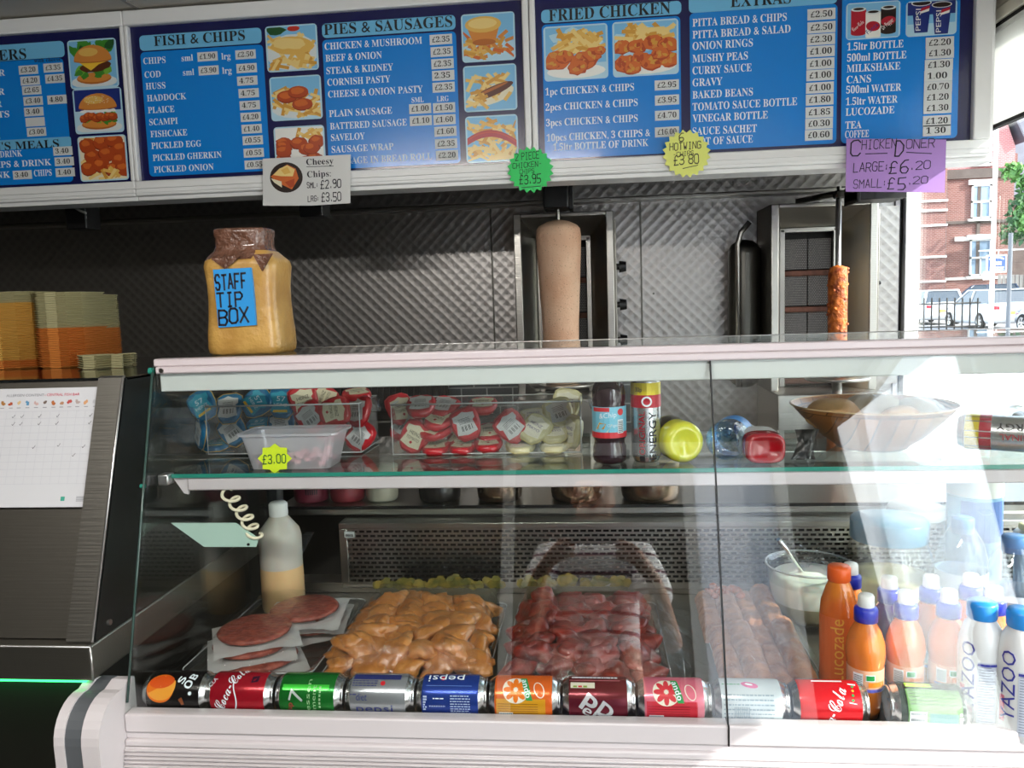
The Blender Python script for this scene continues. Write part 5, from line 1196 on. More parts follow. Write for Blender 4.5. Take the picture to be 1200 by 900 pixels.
def soda(x0, label, body, lid_right, draw, y=.052, yaw=0, col2=None, dz=0):
    c = V((x0, y, DECK+RC+.0005))
    T = Matrix.Translation(c) @ Matrix.Rotation(math.radians(yaw), 4, 'Z') @ Matrix.Rotation(PI/2, 4, 'Y')
    t = thing('soft_drink_can', label, 'can', c)
    Tb = T if lid_right else T @ Matrix.Translation((0, 0, HC)) @ Matrix.Rotation(PI, 4, 'X')
    b = MB(); h = HC
    b.m(silver); b.lathe([(0, .006), (RC*.70, .003), (RC*.74, 0), (RC*.80, .002), (RC*.97, .011)], 36, Tb)
    b.m(body); b.lathe([(RC*.97, .011), (RC, .014), (RC, h-.017), (RC*.975, h-.0125)], 36, Tb)
    b.m(silver); b.lathe([(RC*.975, h-.0125), (RC*.84, h-.005), (RC*.80, h-.004), (RC*.83, h-.002), (RC*.82, h), (RC*.77, h), (RC*.75, h-.004), (0, h-.004)], 36, Tb)
    b.box(-.004, .006, -.009, .009, h-.004, h-.0025, 0, Tb); b.build('can_body', t)
    b = MB(); draw(b, wrapl(T, RC), T); b.build('printed_design', t)
    return t
def cm(n_, h, metal=.35, rough=.22): return mat('can_'+n_, h, rough, metal)
def d_tango_dark(b, f, T):
    b.m(cm('orange_fruit', 'e8731a', .1)); ell_l(b, f, .036, .020, .024, .024, 0, 24, .0004); b.m(cm('orange_light', 'f5a43a', .1)); ell_l(b, f, .037, .022, .024, .022, 8, 24, .0005, 200, 380)
    b.m(cm('orange_flesh', 'e2571a', .1)); ell_l(b, f, .036, .030, .021, .011, 5, 20, .0007); b.m(cm('orange_pith', 'f2c878', .1)); b.face([f(.0355, .022, .0009), f(.0365, .022, .0009), f(.0385, .040, .0009), f(.0375, .040, .0009)])
    print_text(b, f, bold('OB'), .087, .018, .013, .026, 72); print_text(b, f, bold('S'), .073, .026, .012, .012, 72); b.m(ink_white); ell_l(b, f, .088, .012, .003, .003); b.m(cm('brown_mark', '8a4a28', .1)); b.face([f(.068, .002, .0006), f(.074, .006, .0006), f(.078, -.006, .0006), f(.073, -.008, .0006)])
def d_coke(b, f, T):
    print_text(b, f, script('Coca-Cola'), .034, -.016, .020, .082, 66); print_text(b, f, 'CLA', .012, .022, .007, .016, 60); b.m(ink_white)
    for k in range(12):
        u0, u1 = .044+.0008*k, .044+.0008*(k+1); b.face([f(.052+.004*math.sin(k*.4), -.016+.004*k, .0006), f(.054+.004*math.sin(k*.4), -.016+.004*k, .0006), f(.054+.004*math.sin(k*.4+.4), -.012+.004*k, .0006), f(.052+.004*math.sin(k*.4+.4), -.012+.004*k, .0006)])
    b.m(cm('dark_plum', '3a0f2a', .2)); b.face([f(.078, .030, .0006), f(.090, .032, .0006), f(.090, .044, .0006), f(.078, .042, .0006)])
def d_7up(b, f, T):
    b.m(cm('lime', '43d843', .4)); patchl(b, T, RC, .004+.012, .094, .020, .029, .0004)
    print_text(b, f, '7', .050, .000, .024, .018, 78, 'l', cm('pale_silver', 'cfd8d2')); print_text(b, f, 'up', .032, -.012, .009, .012, 78, 'l', cm('crimson', 'c02238', .1))
    print_text(b, f, 'lment', .073, -.014, .007, .042, 90, 'l', cm('pale_green', 'a8d8a0')); print_text(b, f, 'essen', .063, -.014, .007, .052, 90, 'l', cm('pale_green', 'a8d8a0'))
    for q in range(6): patchl(b, T, RC, .078, .081, -.008+.006*q, -.004+.006*q, .0007, 1)
def d_diet(b, f, T):
    nb = cm('ink_navy', '2a3370', .1); print_text(b, f, 'diet', .022, .006, .011, .018, 0, 'l', nb); print_text(b, f, 'pepsi', .022, -.014, .014, .060, 0, 'l', nb)
    b.m(nb); patchl(b, T, RC, .014, .092, .040, .052, .0005)
    bars(b, T, .014, .056, .036, 3, .004, nb)
    b.m(cm('ball_red', 'cc2430', .1)); ell_l(b, f, .064, .033, .004, .004); bars(b, T, .012, .024, .014, 1, .004, nb)
def d_pepsi(b, f, T):
    print_text(b, f, 'pepsi', .078, .052, .016, .058, 180); b.m(cm('ball_red', 'cc2430', .1)); ell_l(b, f, .044, .044, .004, .004); b.m(cm('pale_blue', '6f94d8', .2)); patchl(b, T, RC, .006+.012, .092, .030, .0308, .0005, 2)
    bars(b, T, .058, .090, .014, 8, .004, cm('pale_ink', 'b8c8e8', .1)); bars(b, T, .030, .050, .010, 1, .004, ink_white); bars(b, T, .014, .020, .012, 6, .004, cm('pale_ink', 'b8c8e8', .1), .0026); b.m(cm('pale_ink', 'b8c8e8', .1))
    for k in range(12): b.face([f(.024+.0022*k, -.020, .0006), f(.0252+.0022*k, -.020, .0006), f(.0252+.0022*k, .0, .0006), f(.024+.0022*k, .0, .0006)])
def d_fruit(rim, flesh, field, ink):
    def d(b, f, T):
        b.m(cm('field_'+field, field, .15)); patchl(b, T, RC, .014, .092, -.020, .012, .0003); b.m(cm('white_pith', 'f2ead8', .1)); ell_l(b, f, .045, .026, .021, .021, 0, 24, .0005)
        b.m(cm('flesh_'+flesh, flesh, .1))
        for k in range(8): a = k*45; ell_l(b, f, .045+.0115*math.cos(math.radians(a)), .026+.0115*math.sin(math.radians(a)), .0085, .0042, a, 10, .0008)
        b.m(cm('leaf_green', '2f9a52', .1)); [b.face([f(.052+.00125*k, .046-.0045*k, .0012), f(.062+.00125*k, .046-.0045*k, .0012), f(.06325+.00125*k, .0415-.0045*k, .0012), f(.05325+.00125*k, .0415-.0045*k, .0012)]) for k in range(8)]; print_text(b, lambda u, v, o=0: f(u, v, .0016), bold('ando'), .0535, .042, .008, .030, -74)
        b.m(cm('white_pith', 'f2ead8', .1)); ell_l(b, f, .082, .026, .008, .013, 20, 20, .0005); b.m(cm('field_'+rim, rim, .15)); ell_l(b, f, .082, .026, .0065, .0115, 20, 20, .0007)
        b.m(cm('ink_'+ink, ink, .1))
        for k in range(6): patchl(b, T, RC, .016, .080, -.016+.004*k, -.0150+.004*k, .0006, 1)
        b.m(ink_white); patchl(b, T, RC, .018, .040, -.020, -.010, .0008, 2); b.m(ink_black)
        for k in range(9): patchl(b, T, RC, .019+.0023*k, .0202+.0023*k, -.019, -.011, .001, 2)
    return d
def d_pepper(b, f, T):
    si_ = cm('silver_ink', 'd4d6da'); print_text(b, f, bold('P'), .026, .002, .026, .022, -36, 'l', si_); print_text(b, f, bold('D'), .052, -.006, .022, .024, -36, 'l', si_); print_text(b, f, bold('ep'), .030, -.008, .016, .032, -30, 'l', si_)
    b.m(cm('label_cream', 'd8d4c0', .05)); patchl(b, T, RC, .014, .052, .030, .040, .0005, 3); b.m(cm('ink_green', '7da03a', .1)); patchl(b, T, RC, .018, .024, .031, .034, .0008, 1); patchl(b, T, RC, .034, .040, .031, .034, .0008, 1); b.m(cm('ball_red', 'cc2430', .1)); patchl(b, T, RC, .026, .032, .031, .034, .0008, 1)
    b.m(cm('rose_line', 'e08a94', .2)); patchl(b, T, RC, .012, .092, .044, .0452, .0005, 1); bars(b, T, .016, .088, .050, 1, .004, ink_white, .004)
def d_white(b, f, T):
    b.m(cm('pink_mark', 'd85a90', .1)); ell_l(b, f, .056, .040, .013, .0055, -14, 18); b.m(cm('soft_white', 'e8ecec', .1)); ell_l(b, f, .055, .041, .006, .002, -14, 12, .0008); g_ = cm('grey_ink', '8fa0a8', .1)
    bars(b, T, .014, .090, .022, 6, .007, g_, .0022)
    b.m(g_)
    for k in range(10): patchl(b, T, RC, .030+.0024*k, .0312+.0024*k, -.012, .006, .0006, 2)
    bars(b, T, .014, .042, .040, 1, .004, cm('leaf_green', '2f9a52', .1))
def d_coke2(b, f, T):
    print_text(b, f, script('Coca-Cola'), .050, -.046, .022, .086, 68); b.m(cm('soft_white', 'e8ecec', .1)); b.face([f(.083, .014, .0006), f(.094, .012, .0006), f(.098, .044, .0006), f(.087, .046, .0006)])
    for k, c_ in enumerate(('leaf_green', 'leaf_green', 'orange_light', 'leaf_green')): b.m(cm(c_, 'ffffff')); ell_l(b, f, .089+.001*k, .018+.007*k, .002, .002, 0, 10, .0009)
    b.m(cm('soft_white', 'e8ecec', .1)); patchl(b, T, RC, .034, .080, .050, .054, .0006, 2)
def d_energy(b, f, T):
    b.m(cm('moss', '6f9a5c', .1)); patchl(b, T, RC, .022, .098, -.02, .040, .0003); b.m(cm('lime_patch', 'a8d83a', .1)); patchl(b, T, RC, .024, .062, .044, .055, .0005, 3); b.m(ink_black)
    bars(b, T, .026, .094, .036, 5, .005, ink_black)
    b.m(cm('pond', '4f8a8a', .1)); patchl(b, T, RC, .052, .092, -.016, .004, .0006, 3); b.m(ink_white); patchl(b, T, RC, .024, .048, -.020, .006, .0008, 3); b.m(ink_black)
    for k in range(10): patchl(b, T, RC, .026+.0021*k, .0272+.0021*k, -.020, .004, .001, 2)
    bars(b, T, .094, .099, .002, 3, .006, ink_white, .004)
CX = lambda k: -.6474+.118*k
soda(CX(-1)+.008, 'black can with a halved orange on it, first of the front row', cm('black', '120f10', .2), True, d_tango_dark)
soda(CX(0)+.001, 'dark red can with white script, second from the left in the row', cm('cola_red_dark', 'a80f24'), True, d_coke)
soda(CX(1)+.001, 'bright green can between the red and the silver can', cm('green', '157a2a', .5), True, d_7up)
soda(CX(2)+.001, 'silver can reading diet in small blue letters', cm('silver', 'b4b8be', .7), True, d_diet)
soda(CX(3)+.001, 'blue can lying with its lettering upside down', cm('blue', '1d3f9a', .45), True, d_pepsi)
soda(CX(4)+.001, 'orange can with an orange slice and yellow lower half', cm('orange', 'ea6a22', .3), True, d_fruit('ea6a22', 'ee7a1c', 'd89a1c', '8a5a18'))
soda(CX(5)+.001, 'dark wine coloured can with large slanted silver lettering', cm('wine', '6a1424', .45), True, d_pepper)
soda(CX(6)+.001, 'pink and red can with a red citrus slice', cm('pink', 'e8788c', .25), True, d_fruit('e8788c', 'd83a44', 'cc2a3a', '8a1420'))
soda(CX(7)+.001, 'white can with a small pink fruit, under the glass joint', cm('whitecan', 'cdd6d8', .2), True, d_white)
soda(CX(8)+.001, 'bright red can with white script, at the right end of the row', cm('cola_red', 'd2121f'), True, d_coke2)
soda(.445, 'dark green can with its lid end showing, apart at the right', cm('dark_green', '1f3026', .3), False, d_energy, y=.050, yaw=-4)

# ================================================================== trays of meat on the deck
def tray(label, x0, x1, y0, y1, m_, h=.016):
    t = thing('meat_tray', label, 'tray', ((x0+x1)/2, (y0+y1)/2, DECK)); b = MB()
    R_ = [rr_ring(x0+.012, x1-.012, y0+.012, y1-.012, DECK+.0008, .012), rr_ring(x0+.004, x1-.004, y0+.004, y1-.004, DECK+h-.002, .016), rr_ring(x0-.006, x1+.006, y0-.006, y1+.006, DECK+h, .018), rr_ring(x0-.006, x1+.006, y0-.006, y1+.006, DECK+h-.0012, .018), rr_ring(x0+.006, x1-.006, y0+.006, y1-.006, DECK+h-.004, .016)]
    vs = [[b.bm.verts.new(p) for p in r] for r in R_]; n = len(R_[0])
    for A, B in zip(vs, vs[1:]):
        for k in range(n): b.bm.faces.new((A[k], A[(k+1) % n], B[(k+1) % n], B[k]))
    b.bm.faces.new(vs[0]); b.build('tray_body', t, m_)
    b = MB(); b.tube(rr_ring(x0-.006, x1+.006, y0-.006, y1+.006, DECK+h, .018)+[rr_ring(x0-.006, x1+.006, y0-.006, y1+.006, DECK+h, .018)[0]], .0013, 6); b.build('tray_rim', t, mat('polished_acrylic_edge', 'c4c8c8', .15, 0, spec=.8))
    return t
def film_over(label, x0, x1, y0, y1, zf, seed):
    b = MB()
    def f(u, v):
        x, y = x0+(x1-x0)*u, y0+(y1-y0)*v; e = min(1, min(u, 1-u)*9, min(v, 1-v)*9)
        return V((x, y, DECK+.016+(zf(u, v)-.016)*e+.004*e*noise.noise(V((x*38, y*38, seed)))+.0018*noise.noise(V((x*130, y*60, seed+4)))))
    b.grid(f, 46, 46); return tag(one(b.build('cling_film', None, film), ((x0+x1)/2, (y0+y1)/2, DECK+.016)), label, 'film')
clear_tray = thin('clear_tray', (.80, .82, .82), .08, .05)
# burgers
TX0, TX1, TY0, TY1 = -.752, -.515, .155, .505
tray('clear tray of raw burgers and paper squares at the left', TX0, TX1, TY0, TY1, clear_tray, .020)
beef = mat('raw_burger', 'a4523f', .45, var=(70, .35), col2='7a3226', bump=(110, .5), coat=.2); paper = thin('waxed_paper', (.85, .85, .85), .04, .3, haze=.62, hazecol='e2e2de')
b = MB()
b.lathe([(0, 0), (.060, 0), (.068, .003), (.070, .007), (.067, .011), (.060, .0125), (0, .012)], 36, None, wob=.025)
pb0 = b.build('burger_patty', None, beef); pn0 = MB()
def pfn(u, v): return V(((u-.5)*.158, (v-.5)*.158, .004*noise.noise(V((u*5, v*5, 3)))+.0016*noise.noise(V((u*14, v*14, 1)))-.010*max(0, abs(u-.5)+abs(v-.5)-.62)))
pn0.grid(pfn, 16, 16); pn0 = pn0.build('paper_square', None, paper)
used = [0, 0]
def put(proto, i, loc, rz, label, cat, group, tx=0):
    o = proto if not used[i] else proto.copy()
    if used[i]: COL.objects.link(o)
    used[i] = 1; o.location = loc; o.rotation_euler = (tx, 0, rz); return tag(o, label, cat, group)
lv = ('lowest', 'second', 'third', 'top')
for (sx, sy, nm, n_) in ((-.655, .250, 'front', 3), (-.600, .385, 'rear', 3)):
    z = DECK+.0045
    for k in range(n_):
        ox, oy = (rnd.uniform(-.01, .01)-.012*(k-1) * (nm == 'front'), rnd.uniform(-.012, .012)+.022*(k-1)*(nm == 'front'))
        put(pn0, 0, (sx+ox+.004, sy+oy-.006, z+.003), rnd.uniform(-.4, .4)+.35, f'white paper square under the {lv[k if k < n_-1 else 3]} burger of the {nm} pile', 'paper', 'paper squares between burgers', rnd.uniform(-.03, .03)); z += .005
        put(pb0, 1, (sx+ox, sy+oy, z), rnd.uniform(0, 6), f'raw burger, {lv[k if k < n_-1 else 3]} of the {nm} pile in the left tray', 'burger', 'raw burgers in the left tray', rnd.uniform(-.04, .04)); z += .0125
film_over('cling film stretched over the burgers in the left tray', TX0, TX1, TY0-.02, TY1, lambda u, v: .066-.02*abs(u-.5)-.012*abs(v-.45), 2)
# marinated chicken, red chicken
def pieces(x0, x1, y0, y1, nx, ny, m_, label, group, nm, seed, sz):
    protos_ = []
    for k in range(5):
        b = MB(); b.blob((0, 0, 0), (sz*1.25, sz*.82, sz*.55), seed+k*7, .55, 3, None, 1.3)
        for q in range(2): b.blob((rnd.uniform(-.5, .5)*sz, rnd.uniform(-.4, .4)*sz, sz*.2), (sz*.6, sz*.45, sz*.4), seed+k*7+q+2, .5, 2)
        protos_.append(b.build(nm, None, m_))
    i = 0
    for layer in range(2):
        for r in range(ny-layer):
            for c_ in range(nx-layer):
                o = protos_[i % 5] if i < 5 else protos_[i % 5].copy()
                if i >= 5: COL.objects.link(o)
                x = x0+(x1-x0)*(c_+.5+layer*.5+rnd.uniform(-.2, .2))/nx; y = y0+(y1-y0)*(r+.5+layer*.5+rnd.uniform(-.2, .2))/ny
                o.location = (x, y, DECK+.026+layer*.019+rnd.uniform(-.003, .004)); o.rotation_euler = (rnd.uniform(-.4, .4), rnd.uniform(-.3, .3), rnd.uniform(0, 6.3)); o.scale = [rnd.uniform(.88, 1.12)]*3
                tag(o, label, 'chicken piece', group); i += 1
chick = mat('marinated_chicken', 'c98a48', .32, var=(22, .4), col2='ab6a2c', coat=.5, bump=(60, .5), sss=.15)
tand = mat('red_marinated_chicken', '8a2410', .4, var=(30, .5), col2='561206', coat=.15, bump=(50, .4)); tand_hi = mat('orange_patch', 'c85a22', .3)
tray('wide tray of orange marinated chicken left of centre', -.488, -.198, .135, .495, clear_tray)
pieces(-.482, -.205, .142, .470, 5, 6, chick, 'orange marinated raw chicken piece in the tray left of centre', 'orange chicken pieces', 'chicken_piece', 3, .034)
film_over('cling film over the orange chicken tray', -.488, -.198, .125, .48, lambda u, v: .078+.004*math.sin(u*9), 7)
tray('tray of deep red marinated chicken in the middle of the deck', -.160, .122, .135, .505, clear_tray)
pieces(-.155, .115, .142, .480, 5, 7, tand, 'deep red marinated raw chicken piece in the middle tray', 'red chicken pieces', 'chicken_piece', 40, .032)
film_over('cling film bunched over the red chicken tray', -.165, .150, .120, .50, lambda u, v: .080+.006*math.sin(u*14+v*8), 12)
b = MB()
def ff(u, v):
    x, y = .125+.075*u, .17+.30*v; return V((x, y, DECK+.004+.050*(1-u)**1.5*math.sin(PI*(.15+.7*v))+.012*noise.noise(V((x*45, y*45, 3)))+.010))
b.grid(ff, 18, 40); tag(one(b.build('cling_film', None, film), (.16, .3, DECK+.005)), 'loose crumpled cling film between the red chicken and the doner tray', 'film')
# doner slices
tray('tray of brown cooked doner slices under film, right of the glass joint', .218, .375, .130, .485, clear_tray, .02)
doner = mat('cooked_doner', 'b07a56', .5, var=(30, .4), col2='82502f', bump=(60, .5))
k = 0
for r in range(4):
    for c_ in range(4):
        b = MB(); x, y, L = .232+.037*c_+rnd.uniform(-.006, .006), .17+.085*r, rnd.uniform(.05, .07); zz = DECK+.012+.014*(c_ % 2)+rnd.uniform(0, .006)
        def sl_(u, v): 
            a = (u-.5)*2; return V((x+.023*a, y+(v-.5)*2*L*.8, zz+.006+.018*(1-a**4)+.003*noise.noise(V((u*14, v*4, c_)))+.004*noise.noise(V((u*4, v*9, r*7+c_)))+.014*v))
        b.grid(sl_, 10, 16); b.face([sl_(i/10, 0) for i in range(11)]); b.face([sl_(i/10, 1) for i in range(11)])
        tag(one(b.build('doner_slice', None, doner), (x, y, zz)), 'thick brown strip of cooked doner in the filmed tray', 'doner strip', 'cooked doner strips'); k += 1
b = MB()
for q in range(24): b.blob((rnd.uniform(.235, .30), rnd.uniform(.44, .48), DECK+.055+rnd.uniform(0, .012)), (.009, .008, .007), q, .4, 1)
tag(one(b.build('fried_crumbs', None, mat('orange_crust', 'b0561f', .5, var=(60, .4))), (.27, .46, DECK+.05)), 'orange crisp crumbs at the back of the doner tray', 'crumbs', None, 'stuff')
film_over('cling film pulled tight over the brown doner strips', .212, .395, .118, .49, lambda u, v: .078-.05*max(0, u-.55)*1.6, 21)
# plastic leaf garnish behind the two chicken trays
leafm = mat('gold_green_leaf', '958236', .45, var=(40, .4), col2='565c2c', coat=.3)
def garnish(label, x0, x1, y):
    t = thing('garnish_strip', label, 'garnish', ((x0+x1)/2, y, DECK+.03))
    b = MB(); b.box(x0, x1, y-.003, y+.003, DECK+.0, DECK+.050); b.build('strip', t, mat('clear_garnish_base', '5a5a4a', .3, coat=.3))
    b = MB(); x = x0
    while x < x1:
        for q in range(rnd.choice((1, 2, 3))):
            L, a, lean = rnd.uniform(.016, .030), rnd.uniform(-1.1, 1.1), rnd.uniform(-.8, .3); base = V((x+rnd.uniform(-.004, .004), y, DECK+.044+rnd.uniform(0, .010)))
            dx = V((math.sin(a), lean*.5, math.cos(a))).normalized(); sd = V((math.cos(a), .2, -math.sin(a)))
            P = [base, base+dx*L*.5+sd*L*.36, base+dx*L*.85+sd*L*.30, base+dx*L, base+dx*L*.85-sd*L*.30, base+dx*L*.5-sd*L*.36]; b.face(P, True); b.face([p+V((0, .0012, 0)) for p in P], True)
        x += rnd.uniform(.004, .012)
    b.build('leaves', t, leafm)
garnish('gold green plastic leaf strip behind the orange chicken', -.475, -.215, .500)
garnish('gold green plastic leaf strip behind the red chicken', -.150, .070, .512)

# ================================================================== bottles and jars on the deck
# mayonnaise squeeze bottle
c = V((-.700, .505, DECK)); r = .047
t = thing('squeeze_bottle', 'tall white capped squeeze bottle part filled with yellow sauce', 'bottle', c)
b = MB(); T = Matrix.Translation(c); b.m(mat('yellow_sauce', 'e2bc88', .35, sss=.2)).lathe([(0, 0), (r*.95, 0), (r, .006), (r, .085), (r*.99, .10)], 32, T)
b.m(mat('milky_plastic', 'c6c0b4', .35, sss=.3)).lathe([(r*.99, .10), (r, .165), (r*.92, .183), (r*.42, .213), (r*.40, .216)], 32, T); b.build('bottle', t)
b = MB(); b.m(wplastic).lathe([(r*.42, .214), (r*.44, .218), (r*.44, .24), (r*.36, .245), (0, .245)], 24, T); b.build('cap', t)
# coil cord and card hanging from the shelf
b = MB(); a0, a1 = at(263, 574, .155), at(300, 630, .155); pts = []
for k in range(140):
    u = k/139; p = a0.lerp(a1, u); q = u*5.2*2*PI; pts.append(p+V((.012*math.cos(q)+.006*math.sin(u*PI), .0+.012*math.sin(q)*.6, .006*math.sin(q))))
b.tube(pts, .0028, 8); tag(one(b.build('coil_cord', None, cream), a0), 'cream spiral cord hanging from the shelf rail at left', 'cord')
b = MB(); P = [(at(px, py, .150).x, at(px, py, .150).z) for px, py in ((200, 613), (276, 613), (303, 631), (300, 641), (239, 641))]; b.prism(P, lambda u, v, d: V((u, d, v)), .1505, .1525)
t = thing('hanging_card', 'pale mint plastic card hanging on the spiral cord', 'card', (P[1][0], .151, P[1][1])); b.build('card', t, mat('mint_card', 'b5d3c6', .35, coat=.3)); c = at(291, 638, .150)
MB().cyl((c.x, .149, c.z), (c.x, .1505, c.z), .0025, n=10).build('rivet', t, black)
# glass bowl of mayonnaise with a spoon
c = V((.435, .452, DECK)); r = .083
t = thing('glass_bowl', 'round clear glass bowl of white mayonnaise with a spoon in it', 'bowl', c); T = Matrix.Translation(c)
b = MB(); b.lathe([(0, .001), (r*.5, .001), (r*.72, .018), (r*.90, .048), (r*.99, .085), (r*1.02, .118), (r*1.04, .122), (r*1.0, .122), (r*.97, .088)], 40, T); b.build('bowl_body', t, thin('bowl_glass', (.93, .95, .94), .07))
b = MB(); b.tube([c+V((r*1.03*math.cos(k*PI/20), r*1.03*math.sin(k*PI/20), .1215)) for k in range(41)], .0022, 6); b.build('rim', t, mat('polished_acrylic_edge', 'c4c8c8', .15, 0, spec=.8))
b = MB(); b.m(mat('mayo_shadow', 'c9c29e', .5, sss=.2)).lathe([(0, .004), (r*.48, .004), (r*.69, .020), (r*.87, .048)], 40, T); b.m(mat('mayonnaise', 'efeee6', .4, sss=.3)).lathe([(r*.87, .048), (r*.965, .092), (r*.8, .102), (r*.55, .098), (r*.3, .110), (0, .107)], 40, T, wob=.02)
tag(one(b.build('mayonnaise'), c), 'thick white mayonnaise filling the glass bowl', 'sauce', None, 'stuff')
a0, a1 = at(912, 632, .40), at(942, 672, .44)
b = MB(); b.tube([a0, a0.lerp(a1, .5)+V((0, 0, .002)), a1, a1+(a1-a0)*.25], [.0042, .0036, .003, .003], 8); b.blob(a1+(a1-a0)*.42, (.012, .016, .006), 1, 0, 2)
tag(one(b.build('spoon', None, mat('polished_steel', 'd5d5d3', .15, 1)), a1), 'metal spoon leaning in the bowl of mayonnaise', 'spoon')
b = MB()
def cf(u, v):
    x, y = .452+.085*(u-.5), .48+.07*(v-.5); return V((x, y, DECK+.112+.045*max(0, noise.noise(V((u*3.1, v*3.1, 9)))+.25)+.012*noise.noise(V((u*11, v*11, 2)))))
b.grid(cf, 26, 26); tag(one(b.build('cling_film', None, film), (.45, .48, DECK+.11)), 'scrunched cling film pushed back on the mayonnaise bowl', 'film')
# generic bottle builders
def sport_bottle(x, y, body, label, first=[None]):
    c = V((x, y, DECK+.0005)); t = thing('sports_cap_bottle', label, 'bottle', c, 0, 'small sports cap juice bottles'); T = Matrix.Translation(c); r = .029
    b = MB(); b.lathe([(0, .004), (r*.55, .002), (r*.72, 0), (r*.80, .012), (r*.86, .030), (r*.90, .044), (r*.93, .05), (r*.93, .082), (r*1.0, .094), (r*1.02, .106), (r*.97, .120), (r*.78, .138), (r*.52, .152), (r*.50, .156)], 32, T); b.build('bottle', t, body)
    b = MB(); b.lathe([(r*.945, .047), (r*.955, .048), (r*.955, .081), (r*.94, .082)], 32, T); b.build('label', t, mat('label_of_'+body.name, 'e2a98a' if 'orange' in body.name else '6a3a8a', .4))
    f = wrapv(c, r*.955); b = MB(); b.m(mat('violet_print', '5a5ab0', .4)); patchv(b, c, r*.955, -.030, .030, .048, .053, .0005); b.m(ink_white); patchv(b, c, r*.955, -.027, -.012, .055, .077, .0005, 4); patchv(b, c, r*.955, -.008, .006, .066, .076, .0005, 4); b.m(cm('leaf_green', '2f9a52', .1)); patchv(b, c, r*.955, -.007, .005, .067, .075, .0008, 3); b.m(mat('orange_print', 'e8801c', .4)); patchv(b, c, r*.955, -.004, .024, .056, .064, .0006, 4)
    b.m(ink_black)
    for k in range(7): patchv(b, c, r*.955, -.026, -.013, .057+.0026*k, .058+.0026*k, .0008, 2)
    b.build('label_print', t)
    b = MB(); b.lathe([(r*.54, .153), (r*.62, .154), (r*.62, .172), (r*.58, .175), (r*.42, .177)], 28, T); b.build('collar', t, mat('royal_blue_collar', '2434c0', .3, coat=.3))
    b = MB(); b.lathe([(r*.40, .176), (r*.44, .178), (r*.42, .193), (r*.36, .196), (0, .196)], 24, T); b.build('sports_cap', t, mat('white_cap', 'eeeeea', .35))
orj = mat('orange_juice_plastic', 'ea8236', .18, coat=.5, sss=.15, var=(14, .12)); purp = mat('purple_juice_plastic', '4a1a7a', .18, coat=.5)
for (px, py, m_, lb) in ((1015, 701, orj, 'orange sports cap bottle standing in front beside the red can'), (1062, 697, orj, 'orange sports cap bottle second along the front, behind the green can'), (1042, 680, purp, 'purple sports cap bottle behind the first orange one'),
     (1091, 679, orj, 'orange sports cap bottle in the back row, behind the second and third'), (1112, 696, orj, 'orange sports cap bottle just left of the blue capped milkshake'), (1138, 677, orj, 'orange sports cap bottle in the back row behind the milkshake'), (1165, 692, orj, 'orange sports cap bottle hidden behind the milkshake shoulder'), (997, 664, orj, 'sports cap bottle hidden behind the tall orange capped bottle')):
    p = atz(px, py, DECK+.190); sport_bottle(p.x, p.y, m_, lb)
# tall orange drink
p = atz(1001, 676, DECK+.212); c = V((p.x-.010, p.y+.045, DECK+.0005)); r = .031
t = thing('orange_drink_bottle', 'taller orange drink bottle with orange screw cap and sideways lettering', 'bottle', c); T = Matrix.Translation(c)
b = MB(); b.lathe([(0, .003), (r*.8, 0), (r*.97, .006), (r, .02), (r*.95, .05), (r*.99, .07), (r*1.0, .13), (r*.92, .155), (r*.66, .180), (r*.52, .190), (r*.5, .194)], 32, T); b.build('bottle', t, mat('amber_drink', 'e08a28', .15, coat=.5, var=(10, .2), col2='d8661e'))
b = MB(); b.m(mat('orange_sleeve', 'de6a2c', .3, coat=.3)); patchv(b, c, r*1.0, -r*1.5, r*1.5, .018, .135, .0006, 14); f = wrapv(c, r); b.m(mat('gold_print', 'f0b84a', .4)); write_round(b, 'Lucozade', lambda u, v: f(-.001-v, .026+u, .0012), .021, .108); b.build('sleeve', t)
b = MB(); b.lathe([(r*.56, .190), (r*.60, .192), (r*.60, .212), (r*.54, .215), (0, .215)], 28, T); b.build('cap', t, mat('orange_cap', 'e85f1c', .35))
